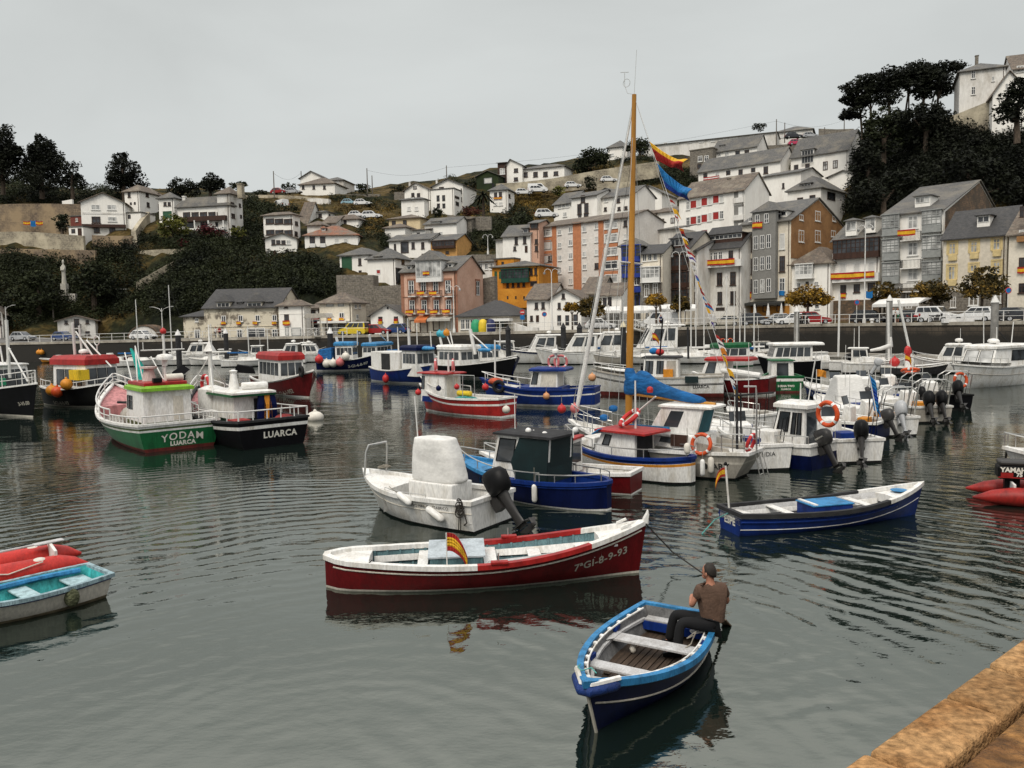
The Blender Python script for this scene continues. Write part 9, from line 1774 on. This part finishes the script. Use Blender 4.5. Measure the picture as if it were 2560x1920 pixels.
PP=[]
for crop,x,yb,yt,d,t in(('B',785,345,92,196,'tall wooden pole on the ridge road before the red car'),('B',1010,250,92,216,'pole behind the white ridge gable'),('B',1557,290,68,204,'tall pole on the ridge beside a dark bush'),('B',1597,290,128,206,'shorter pole right of the tall ridge pole'),('C',887,300,112,204,'thin pole above the wide white gable'),('E',877,170,-6,214,'tall pole before the hilltop barn'),('E',940,130,20,222,'thin lamp pole on the barn ridge'),('E',1240,170,55,212,'short pole on the hilltop road'),('E',1388,110,-10,220,'pole near the pines on the hilltop road'),('A',372,1400,1250,146,'thin wooden pole at the left cliff foot')):
 P=wd(px(crop,x,yb),d);z=wd(px(crop,x,yt),d).z;m=MB(mk('weathered_pole',(.16,.14,.12),.9));m.tube([(0,0,-1.5),(0,0,z-P.z)],[.16,.11],7)
 if z-P.z>8:m.bx(-.8,.8,-.05,.05,z-P.z-.6,z-P.z-.45)
 o=m.build('utility_pole',loc=P);tag(o,t,'utility pole','utility poles on the skyline');PP.append(V3((P.x,P.y,z-.5)))
for i,j,t in((0,1,'sagging wire from the red car pole to the ridge gable'),(2,4,'long wire over the tall white gables'),(5,8,'wire sagging over the hilltop road'),(4,5,'long thin wire rising to the barn pole')):
 a,b_=PP[i],PP[j];m=MB(IRON);m.tube([(b_-a)*k/12-V3((0,0,1.6*sin(pi*k/12)))for k in range(13)],.022,4);tag(m.build('power_line',loc=a),t,'power line')
def pile(label,crop,x,yt,yb,d,r=.28,cone=None,M=None,brace=False):
 P=wz(px(crop,x,yb))if d is None else wd(px(crop,x,yb),d);P.z=0;rr=ray(*px(crop,x,yt));z=(EYE+rr*(P.y/rr.y)).z;m=MB(M or mk('galvanised_pile',(.28,.27,.25),.6,.3,2));m.lathe([(r,-2),(r,z)],12)
 ro=empty('mooring_pile',P,0,label,'mooring pile','steel mooring piles in the harbour');m.build('pile',ro,smooth=40)
 m=MB(cone or ALU);m.lathe([(r*1.15,z),(r*1.15,z+.05),(.03,z+r*2.2)],12);m.build('cap',ro)
 if brace:m=MB(GRYM);m.plank((0,0,z*.62),(3.2,.6,.6),.08,.08);m.build('brace',ro)
for a in(('grey steel pile left of the sailing boats','L',115,110,400,92,.3,None,None,True),('grey steel pile behind the furled mainsail','L',965,10,460,84,.3,None,None,True),('tall grey pile behind the large white cruiser','L',1935,25,400,74,.32,None,None,True),('dark pile with a white cone beside the yellow mast','K',105,250,480,86,.3,mk('pale_cone',(.62,.55,.38),.6),PD),('dark pile with white cap before the peeling stone house','H',195,160,330,104,.35,F_WHT,PD),('dark pile with white cone cap left of the blue trawlers','H',1768,140,300,98,.35,F_WHT,PD),('dark pile before the white gabled waterfront house','D',478,1570,1640,92,.3,PD,PD),('second dark pile, before the big ochre quay tree','D',600,1570,1640,90,.3,PD,PD),('dark pile before the recycling bins','C',1395,1480,1560,93,.3,PD,PD),('dark pile before the painted arch','H',690,140,330,105,.3,F_WHT,PD)):pile(*a)
def gangway(label,A,B_,w=1.1,h=1.1):
 ro=empty('gangway',A,0,label,'gangway');d=B_-A;s=V3((-d.y,d.x,0)).normalized()*w/2;m=MB(PG);m.loft([[q-A for q in(A-s,A+s,A+s-V3((0,0,.15)),A-s-V3((0,0,.15)))],[q-A for q in(B_-s,B_+s,B_+s-V3((0,0,.15)),B_-s-V3((0,0,.15)))]]);m.build('walkway',ro)
 n=12
 for sd in(-1,1):
  m=MB(ALU);U=V3((0,0,h));o=s*sd;m.tube([o+U,o+d+U],.06,5);m.tube([o,o+d],.06,5);m.tube([o+U*.5,o+d+U*.5],.03,4)
  for i in range(n+1):m.rod(o+d*i/n,o+d*i/n+U,.035,4)
  for i in range(n):m.rod(o+d*i/n+(U if i%2 else Vector()),o+d*(i+1)/n+(Vector()if i%2 else U),.028,4)
  m.build('truss_side',ro)
A=spot('K',190,250,-.4);A.z+=.1;gangway('long white truss gangway from the quay down to the pontoon, right of the mast',A,wz(px('K',925,470),.7))
A=spot('B',1150,1450,-.4);A.z+=.1;gangway('grey gangway down to the left pontoon before the canopy house',A,wz(px('B',905,1580),.6))
m=MB(mk('lattice_shelter',(.40,.37,.33),.7));P=spot('B',1150,1450,1.5)
ro=empty('gangway_shelter',P,R(-15),'pale lattice shelter at the head of the left gangway','shelter')
for x in(-1.6,-.5,.6,1.7):
 MB(PG).bx(x-.06,x+.06,-.8,-.7,0,2.6).build('post',ro)
m=MB(PG);m.prism([(-1.9,2.6),(1.9,2.6),(1.4,3.2),(-1.4,3.2)],-.9,1.2,'y');m.build('roof',ro)
for t,c0,c1 in(('long floating pontoon behind the white cabin boats at right',('L',300,640),('L',1500,640)),('floating pontoon in front of the centre yachts',('J',500,545),('K',500,560)),('floating pontoon at the left harbour wall',('H',170,428),('H',1600,425))):
 A=quay_at(bear(px(*c0)));B_=quay_at(bear(px(*c1)));A.y-=3;B_.y-=3;A.z=B_.z=.3;m=MB(PG);m.plank(Vector(),B_-A,1.8,.5);tag(m.build('pontoon',loc=A),t,'pontoon')
for x,col,t in((1125,(.03,.30,.14),'green igloo recycling bin before the dark roofed pavilion'),(1185,(.68,.48,.03),'yellow igloo recycling bin beside the green one'),(1248,(.02,.025,.09),'dark blue igloo recycling bin, right of the yellow one')):
 P=spot('C',x,1490,2.0);m=MB(mk('bin_%d'%x,col,.5));m.lathe([(.62,0),(.68,.5),(.62,1.2),(.45,1.6),(.2,1.75),(.02,1.78)],14);tag(m.build('recycling_bin',loc=P,smooth=50),t,'recycling bin','recycling bins on the quay')
for crop,x,sb,t in(('E',715,8,'left closed white parasol before the orange shopfront'),('E',815,8,'middle closed white parasol before the orange shopfront'),('E',915,8,'right closed white parasol before the orange shopfront'),('D',1110,8,'closed parasol left of the golden gallery tree'),('D',1185,8.5,'closed parasol beneath the golden gallery tree')):
 P=spot(crop,x,1450,sb);ro=empty('parasol',P,0,t,'parasol','closed parasols of the terraces');m=MB(ALU);m.rod((0,0,0),(0,0,2.9),.04);m.build('pole',ro);m=MB(CANV);m.lathe([(.22,1.1),(.26,1.3),(.14,2.3),(.03,2.85)],8);m.build('folded_canopy',ro)
def canopy(label,crop,x0,x1,sb,z0,z1,dep=3.5,M=None,n=3):
 A=spot(crop,x0,1450,sb);B_=spot(crop,x1,1450,sb);d=B_-A;d.z=0;L=d.length;ro=empty('terrace_canopy',A,atan2(d.y,d.x),label,'canopy')
 m=MB(M or CANV);k=int(max(2,L/1.0));R_=[]
 for i in range(k+1):
  x=L*i/k;b_=.14*sin(i*pi/max(1,k/n))**2;R_.append([(x,0,z0),(x,.0,z0-.35),(x,.06,z0-.35),(x,.06,z0-.04),(x,dep,z1+b_-.04),(x,dep,z1+b_),(x,dep*.5,(z0+z1)/2+.25+b_)])
 m.loft(R_);m.build('cloth',ro)
 for i in range(n+1):m=MB(ALU);m.bx(L*i/n-.04,L*i/n+.04,.02,.1,0,z0-.1);m.build('post',ro)
canopy('long white terrace canopy left of the mast','D',760,905,7,2.5,3.1);canopy('white terrace canopy right of the mast before the blue house','D',930,1200,7,2.4,3.0);canopy('white terrace canopy at the brown glazed house','D',1220,1480,7,2.5,3.1)
canopy('white domed terrace tent before the grey galleries','F',265,520,6,2.3,2.9,3.2)
def sign(label,P,kind,H_=2.4):
 ro=empty('road_sign',P,0,label,'road sign','road signs on the quay');m=MB(ALU);m.rod((0,0,0),(0,0,H_),.035);m.build('post',ro);a=[2*pi*k/16 for k in range(16)]
 m=MB(REDB);m.prism([(.34*cos(t),H_-.2+.34*sin(t))for t in a],-.08,-.05,'y');o=m.build('disc',ro);m=MB(F_WHT if kind=='noentry'else F_BLU);
 if kind=='noentry':m.bx(-.24,.24,-.09,-.08,H_-.26,H_-.14)
 else:m.prism([(.26*cos(t),H_-.2+.26*sin(t))for t in a],-.09,-.08,'y')
 m.build('symbol',o)
 if kind=='noentry':m=MB(F_BLU);m.bx(-.3,.3,-.08,-.05,H_-1.2,H_-.62);m.build('blue_plate',ro)
for crop,x,yt,sb,kind,t in(('C',1513,1335,5,'noentry','no-entry sign over a blue plate before the orange building'),('F',1013,1390,5,'park','no-parking disc at the cream house with orange attic'),('F',180,1455,5,'park','no-parking disc beside the stone ground floor'),('D',335,1470,7,'park','small red disc on the low white quay house')):
 P=spot(crop,x,1500,sb);r=ray(*px(crop,x,yt));sign(t,P,kind,max(2.0,min(4.5,(EYE+r*(P.y/r.y)).z-P.z+.3)))
for x,t in((265,'white mooring bollard left of the couple'),(740,'white bench block beside the black motorcycle')):
 P=spot('F',x,1555,.9);m=MB(F_WHT);(m.lathe([(.2,0),(.16,.3),(.26,.4),(.24,.55),(.05,.6)],12)if x<500 else m.bx(-1.6,1.6,-.3,.3,0,.45));tag(m.build('bollard'if x<500 else 'bench',loc=P,smooth=40 if x<500 else False),t,'bollard'if x<500 else 'bench')
o=None
P=wd(px('A',160,722),164.5)
def hang(label,crop,x0,x1,yt,yb,d,stripes,vert=False):
 A=wd(px(crop,x0,yt),d);B_=wd(px(crop,x1,yt),d);hgt=A.z-wd(px(crop,x0,yb),d).z;m=MB();tot=sum(f for f,_ in stripes);acc=0;n=10;D=B_-A
 for f,M in stripes:
  m.mat(M);v0,v1=acc/tot,(acc+f)/tot;acc+=f
  for i in range(n):
   q=lambda u,v:(D.x*u,D.y*u-.05*sin(u*20+v),D.z*u-hgt*v-.12*sin(pi*u))
   if vert:m.face((D.x*v0,D.y*v0,-hgt*i/n),(D.x*v1,D.y*v1,-hgt*i/n),(D.x*v1,D.y*v1,-hgt*(i+1)/n),(D.x*v0,D.y*v0,-hgt*(i+1)/n))
   else:m.face(q(i/n,v0),q((i+1)/n,v0),q((i+1)/n,v1),q(i/n,v1))
 o=m.build('flag',loc=A);md=o.modifiers.new('t','SOLIDIFY');md.thickness=.02;tag(o,label,'flag','flags hung on walls')
hang('red and yellow flag left of the blue one on the broken terrace wall','A',160,212,698,722,163.5,ES);hang('bright blue flag in the middle of the broken terrace wall','A',210,248,694,734,163.3,[(1,F_BLU),(1,F_BLU)]);hang('red and yellow flag right of the blue one on the broken terrace wall','A',246,296,698,724,163.2,ES)
hang('sky-blue flag hanging low before the stone ground floor, beside the street tree','F',232,268,1388,1425,100,[(1,F_BLU),(1,F_BLU)])
P=wd(px('A',445,1142),150.5);m=MB(mk('pale_statue_stone',(.48,.46,.40),.9));m.bx(-.5,.5,-.5,.5,-2,.3);m.loft([[(.45*cos(a)*s,.38*sin(a)*s,z)for a in[2*pi*k/10 for k in range(10)]]for z,s in((.3,1.0),(1.5,.8),(2.6,.75),(3.2,.95),(3.6,.75),(3.85,.3),(4.0,.28),(4.15,.42),(4.45,.45),(4.7,.25),(4.75,.05))]);m.rod((-.35,-.1,3.4),(-.15,-.45,2.7),.14);m.rod((.35,-.1,3.4),(.15,-.45,2.7),.14);tag(m.build('statue',loc=P,smooth=50),'pale robed statue standing on a plinth in the left cliff','statue')
for x,t in((282,'left orange float against the far left harbour wall'),(300,'right orange float against the far left harbour wall')):
 q=quay_at(bear(px('A',x,1605)));buoy(V3((q.x,q.y-.5,wd(px('A',x,1605),q.y).z)),.42,t,P_ORNG)
buoy(wz(px('K',1075,560),.35),.4,'yellow marker buoy near the long rolled sail',P_ORNG)
for i,(c,x,yb,yt,t)in enumerate((('E',500,1700,1160,'grey hulled sailing boat whose mast stands before the white four-storey house'),('E',560,1720,1290,'small sailing boat with a mast before the grey bay house'),('E',232,1700,1015,'sailing boat with twin white masts left of the bunting'),('E',710,1720,1390,'sailing boat with a short mast before the orange shopfront'),('E',1030,1740,1440,'sailing boat with a thick short mast beneath the golden street tree'),('C',570,1640,1380,'white sailing boat with a tall mast before the pink house'),('A',1190,1660,1140,'white sailing boat with a very tall mast, left quay'),('A',960,1640,1240,'sailing boat with a mast left of the twin-arm lamp'),('D',820,1660,1395,'small sailing boat with mast right of the ochre quay tree'),('D',760,1690,1540,'small boat with mast stump behind the furled jib'),('E',600,1700,1440,'sailing boat with a thin mast left of the short-masted one'),('E',640,1730,1420,'sailing boat with a thin mast right of the short-masted one'),('E',330,1700,1290,'sailing boat behind the lowest bunting pennants'),('D',1265,1660,1400,'sailing boat before the white delivery van'),('D',1130,1660,1430,'sailing boat before the blue and white gallery houses'),('C',485,1650,1450,'sailing boat before the small white gabled house'),('C',640,1640,1420,'sailing boat before the orange awning'),('C',1330,1620,1400,'sailing boat before the recycling bins'),('H',540,400,40,'sailing boat before the long stone house, left mast'),('H',925,380,60,'sailing boat before the glazed door of the stone house'),('H',1120,380,90,'sailing boat before the right end of the stone house'))):
 q=quay_at(bear(px(c,x,yb)));d=q.y-7-(i%4)*3;P=wd(px(c,x,yb),d);L=6.5
 bw=V3((P.x+(3 if i%2 else-3),d));
 b=Boat(t,(P.x+(L*.5)*(1 if i%2 else-1),d+.4),(P.x-(L*.5)*(1 if i%2 else-1),d-.4),1.05,.8,.75,2.1,PG if i==0 else PW,name='sailing_boat',cat='sailing boat',group='boats moored along the far pontoons',boot=.1,bootm=P_ANTB,bul=.1,deck=PW,world=True)
 m=MB(PW);m.loft([[(L*.3,-.6,.8),(L*.7,-.4,.8),(L*.7,.4,.8),(L*.3,.6,.8)],[(L*.32,-.5,1.2),(L*.65,-.3,1.15),(L*.65,.3,1.15),(L*.32,.5,1.2)]]);m.build('cabin_trunk',b.root)
 r=ray(*px(c,x,yt));z=(EYE+r*(P.y/r.y)).z;b.mast(L*.5,.8,z,.075);m=MB(BLUC if i%2 else CANV);m.tube([(L*.49,0,1.7),(L*.1,0,1.75)],[.13,.08],8);m.build('furled_sail',b.root,smooth=1);b.wire((L*.5,0,z-.1),(0,0,.9),.012);b.wire((L*.5,0,z-.1),(L,0,1.0),.012)
 if i==2:b.mast(L*.42,.8,z-.6,.06)
SKIN=mk('sunburnt_skin',(.42,.19,.12),.6,.15,6);HAIR=mk('dark_hair',(.032,.025,.020),.7,.4,20)
SHIRT=mk('brown_polo_shirt',(.105,.062,.042),.85,.2,8,bump=.3,bscale=30);TROU=mk('black_trousers',(.006,.006,.007),.85)
def skin_mesh(nodes,edges,levels=2):
 names=list(nodes);me=bpy.data.meshes.new('sk');me.from_pydata([tuple(nodes[n][0])for n in names],[(names.index(a),names.index(b))for a,b in edges],[])
 o=bpy.data.objects.new('sk',me);C.objects.link(o);md=o.modifiers.new('s','SKIN');md.use_smooth_shade=True
 for i,n in enumerate(names):
  r=nodes[n][1];r=r if isinstance(r,(tuple,list))else(r,r);me.skin_vertices[0].data[i].radius=r;me.skin_vertices[0].data[i].use_root=(i==0)
 s=o.modifiers.new('u','SUBSURF');s.levels=levels;s.render_levels=levels
 dg=bpy.context.evaluated_depsgraph_get();dg.update();out=bpy.data.meshes.new_from_object(o.evaluated_get(dg));bpy.data.objects.remove(o);return out
def add_mesh(me,name,M,parent,extra=None):
 me.materials.clear();me.materials.append(M)
 if extra:
  import bmesh
  t=extra.build('t');bm=bmesh.new();bm.from_mesh(me);bm.from_mesh(t.data);bm.to_mesh(me);bm.free();bpy.data.objects.remove(t)
 me.polygons.foreach_set('use_smooth',[True]*len(me.polygons));o=bpy.data.objects.new(name,me);C.objects.link(o);o.parent=parent;return o
def figure(label,P,fwd,J,shirt,trou,hair,sleeve=.95,skin=SKIN,legs_bare=False,pos=None,cat='person',hairM=None):
 fwd=Vector(fwd).normalized();rt=V3((fwd.y,-fwd.x,0));up=V3((0,0,1));V=lambda q:fwd*q[0]+rt*q[1]+up*q[2]
 ro=empty('person',P,0,label,cat);N={};E=[]
 def nd(n,q,r):N[n]=(V(q),r)
 nd('pel',J['pel'],(.145,.11));nd('waist',J['waist'],(.145,.105));nd('chest',J['chest'],(.165,.115));nd('nb',J['nb'],(.085,.075));nd('neck',J['neck'],.056);nd('head',J['head'],(.082,.094));nd('crown',J['crown'],(.07,.082))
 E+=[('pel','waist'),('waist','chest'),('chest','nb'),('nb','neck'),('neck','head'),('head','crown')]
 for s in 'LR':
  nd('sh'+s,J['sh'+s],.068);nd('el'+s,J['el'+s],.043);nd('wr'+s,J['wr'+s],.028);nd('pa'+s,J['pa'+s],(.036,.02))
  E+=[('chest','sh'+s),('sh'+s,'el'+s),('el'+s,'wr'+s),('wr'+s,'pa'+s)]
  w=Vector(J['wr'+s]);p=Vector(J['pa'+s]);d=(p-w).normalized();sd=V3((0,1,0))if abs(d.y)<.8 else V3((1,0,0));sd=(sd-d*sd.dot(d)).normalized();nn=d.cross(sd)
  for k in range(4):
   b0=p+sd*(.024-.016*k);l=(.030,.034,.031,.024)[k];q1=b0+d*l*1.1;q2=q1+d*l*.6-nn*l*.7*(1 if s=='L'else-1)
   nd(f'f{k}{s}',tuple(q1),.0095);nd(f'g{k}{s}',tuple(q2),.008);E+=[('pa'+s,f'f{k}{s}'),(f'f{k}{s}',f'g{k}{s}')]
  t1=w+(p-w)*.5+sd*.04;t2=t1+d*.03+sd*.01;nd('t'+s,tuple(t1),.011);nd('u'+s,tuple(t2),.009);E+=[('wr'+s,'t'+s),('t'+s,'u'+s)]
  nd('hip'+s,J['hip'+s],.085);nd('kn'+s,J['kn'+s],.058);nd('an'+s,J['an'+s],.038);nd('to'+s,J['to'+s],(.042,.03));E+=[('pel','hip'+s),('hip'+s,'kn'+s),('kn'+s,'an'+s),('an'+s,'to'+s)]
 NB=dict(N)
 for k in('pel','waist','chest','nb','shL','shR','hipL','hipR')+(()if legs_bare else('knL','knR')):q=N[k];NB[k]=(q[0],tuple(x*.84 for x in(q[1]if isinstance(q[1],tuple)else(q[1],q[1]))))
 me=skin_mesh(NB,E,1)
 hf=Vector(J.get('look',(1,0,0))).normalized();hw=V(hf);hr=V3((hw.y,-hw.x,0));hc=V(J['head']);ex=MB(skin)
 ex.ball(tuple(hc+hw*.02+up*.035),(.080,.080,.112),14,10);ex.ball(tuple(hc+hw*.07-up*.045),(.035,.045,.045),8,6)
 ex.loft([[tuple(hc+hw*.088+hr*a+up*.035)for a in(-.012,.012)]+[tuple(hc+hw*.09+up*.045)],[tuple(hc+hw*.112+hr*a-up*.012)for a in(-.017,.017)]+[tuple(hc+hw*.122-up*.006)]])
 for s in(-1,1):ex.ball(tuple(hc+hr*s*.083+up*.012),(.018,.018,.033),8,6)
 add_mesh(me,'body',skin,ro,ex)
 f=MB(mk('eye_dark',(.02,.015,.012),.3));
 for s in(-1,1):f.ball(tuple(hc+hw*.086+hr*s*.033+up*.04),(.012,.012,.009),6,5)
 f.mat(mk('lips',(.30,.09,.07),.6));f.obox(hc+hw*.098-up*.05,hr*.045,hw*.01,up*.010);f.build('face',ro)
 g={k:(v[0],tuple(x*1.2+.016 for x in(v[1]if isinstance(v[1],tuple)else(v[1],v[1]))))for k,v in N.items()}
 S={k:g[k]for k in('waist','pel','chest','shL','shR')};S['nb']=(g['nb'][0],(g['nb'][1][0]*1.0,g['nb'][1][1]*1.0));e=[('waist','pel'),('waist','chest'),('chest','nb')]
 for s in 'LR':
  a=N['sh'+s][0];b=N['el'+s][0];S['sl'+s]=(a.lerp(b,sleeve),(.07,.07));e+=[('chest','sh'+s),('sh'+s,'sl'+s)]
 S['pel']=(g['pel'][0]-V((0,0,.03)),(.185,.155));sk=skin_mesh(S,e,2);add_mesh(sk,'shirt',shirt,ro)
 T={'pel':(g['pel'][0],(.176,.145))};e=[]
 for s in 'LR':
  T['hip'+s]=(g['hip'+s][0],(.112,.112));T['kn'+s]=(g['kn'+s][0],(.084,.084));e+=[('pel','hip'+s),('hip'+s,'kn'+s)]
  if not legs_bare:T['an'+s]=(N['an'+s][0],(.068,.068));e.append(('kn'+s,'an'+s))
 add_mesh(skin_mesh(T,e,2),'trousers',trou,ro)
 if hair:
  m=MB(hairM or HAIR);c=hc-hw*.012+up*.05;R_=[]
  for i in range(8):
   th=i/7*pi*.60;R_.append([tuple(c+up*(.112*cos(th))+(hr*cos(a)*.094+hw*sin(a)*.100)*sin(th)*(1 if sin(a)<.35 or th<1.1 else .9)-up*(.05*max(0,-sin(a))*(i/7)**2))for a in[2*pi*k/18 for k in range(18)]])
  m.loft(R_,True,False);o=m.build('hair',ro,smooth=1);md=o.modifiers.new('t','SOLIDIFY');md.thickness=.018
 m=MB(BLK)
 for s in 'LR':
  a=N['an'+s][0];b=N['to'+s][0];d=(b-a);d.z=0;d.normalize();q=V3((-d.y,d.x,0));z0=min(a.z,b.z)-.035
  m2=MB(BLK);m2.loft([[a-d*.07+q*y+up*zz for y,zz in((-.04,z0-a.z),(.04,z0-a.z),(.038,.03),(-.038,.03))],[a+d*.08+q*y+up*zz for y,zz in((-.048,z0-a.z),(.048,z0-a.z),(.04,.02),(-.04,.02))],[a+d*.2+q*y+up*(z0-a.z+zz)for y,zz in((-.035,0),(.035,0),(.03,.045),(-.03,.045))]]);m2.build('shoe',ro,bev=.008)
 return ro
hipP=wz((1782,1556),.60);fw=V3((-.22,.97,0)).normalized();rt=V3((fw.y,-fw.x,0))
def rel(v):return(v.dot(fw),v.dot(rt),v.z)
T=V3((-.97,.10,0)).normalized();Tn=V3((-T.y,T.x,0))*1
hl=V3((-.06,0,-.01))+V3((0,-.085,0));hr_=V3((-.06,0,-.01))+V3((0,.085,0))
kl=hl+T*.43+V3((-.0,-.07,.07));kr=hr_+T*.43+V3((-.02,.10,.07));fl=.17-.60
al=kl+V3((-.06,-.02,fl-.03-kl.z));ar=kr+V3((-.08,.03,fl-.03-kr.z));al.z=fl+.06;ar.z=fl+.06
J=dict(pel=(0,0,.03),waist=(.02,0,.19),chest=(.06,0,.40),nb=(.075,0,.535),neck=(.085,0,.60),head=(.10,-.01,.69),crown=(.10,-.01,.775),look=(.8,-.6,0),shL=(.06,-.185,.475),elL=(.10,-.285,.235),wrL=(.335,-.185,.27),paL=(.395,-.13,.28),shR=(.06,.185,.475),elR=(.10,.29,.225),wrR=(.33,.13,.25),paR=(.385,.06,.265),hipL=rel(hl),hipR=rel(hr_),knL=rel(kl),knR=rel(kr),anL=rel(al),anR=rel(ar),toL=rel(al+T*.17+V3((0,0,-.03))),toR=rel(ar+T*.17+V3((0,0,-.03))))
figure('man in a brown polo shirt rowing from the stern of the dark blue boat',hipP,fw,J,SHIRT,TROU,True,.62)
ha=hipP+fw*.40+V3((0,0,.26));bl=wz((1826,1572),-.12);m=MB(mk('worn_oar_wood',(.16,.11,.075),.7,.3,6));d=(bl-ha).normalized();m.tube([V3((0,0,0))-d*.25,bl-ha-d*.5],[.022,.024],7);s=d.cross(V3((0,0,1))).normalized();m.plank(bl-ha-d*.55,bl-ha+d*.15,.15,.02);tag(m.build('oar',loc=ha),'dark wooden oar held by the rowing man, blade in the water','oar')
m=MB(P_PALE);tag(m.obox((0,0,0),(.45,.1,0),(-.02,.09,0),(0,0,.03)).build('side_bench',loc=hipP+V3((-.10,.0,-.115))),'small pale side bench under the rowing man','bench')
tp=RB.w(RB.L-.02,-.06,.98);rope('dark mooring rope from the red bow passing behind the rower into the water',[tp,wz((1680,1379),.28),wz((1762,1437),.0)],.014,ROPED)
def standing(label,P,fw,shirt,trou,h=1.7,bare=False,bag=None,skin=SKIN):
 k=h/1.72;z=.92
 J=dict(pel=(0,0,.0),waist=(0,0,.16),chest=(0,0,.38),nb=(0,0,.52),neck=(0,0,.58),head=(.02,0,.66),crown=(.02,0,.745),look=(1,0,0),shL=(0,-.18,.46),elL=(-.02,-.24,.18),wrL=(.08,-.22,-.05),paL=(.1,-.21,-.12),shR=(0,.18,.46),elR=(-.03,.23,.18),wrR=(.06,.22,-.05),paR=(.08,.21,-.12),hipL=(0,-.09,-.04),hipR=(0,.09,-.04),knL=(.05,-.1,-.44),knR=(-.02,.1,-.44),anL=(0,-.11,-.85),anR=(-.1,.11,-.85),toL=(.14,-.12,-.89),toR=(.04,.12,-.89))
 ro=figure(label,P+V3((0,0,z*k+.02)),fw,J,shirt,trou,True,.5,skin,bare);ro.scale=(k,k,k);return ro
c=lambda n,col:mk(n,col,.85)
for crop,x,sb,fwv,sh,tr,h,t in(('F',381,1.5,(-.4,-1,0),c('cloth_white',(.6,.6,.58)),c('cloth_black',(.01,.01,.01)),1.75,'person in a white top and black trousers at the railing, left of the pair'),('F',405,1.7,(.3,-1,0),c('cloth_white',(.6,.6,.58)),c('cloth_green',(.02,.12,.06)),1.7,'person in a white top and green shorts at the railing, right of the pair'),('E',1085,1.5,(0,-1,0),c('cloth_black',(.01,.01,.01)),c('cloth_black',(.01,.01,.01)),1.72,'person in black beside the motorcycles under the golden tree'),('D',1212,1.6,(.5,-1,0),c('cloth_dark_blue',(.02,.03,.08)),c('cloth_black',(.01,.01,.01)),1.72,'person in dark blue before the white delivery van'),('H',572,3.0,(-.3,-1,0),c('cloth_white',(.6,.6,.58)),c('cloth_black',(.01,.01,.01)),1.7,'person in white before the peeling stone house, left one'),('H',612,3.0,(.4,-1,0),c('cloth_red',(.3,.03,.03)),c('cloth_black',(.01,.01,.01)),1.68,'person in red before the peeling stone house, right one')):
 standing(t,spot(crop,x,1500 if crop!='H'else 170,sb),fwv,sh,tr,h,'shorts'in t)
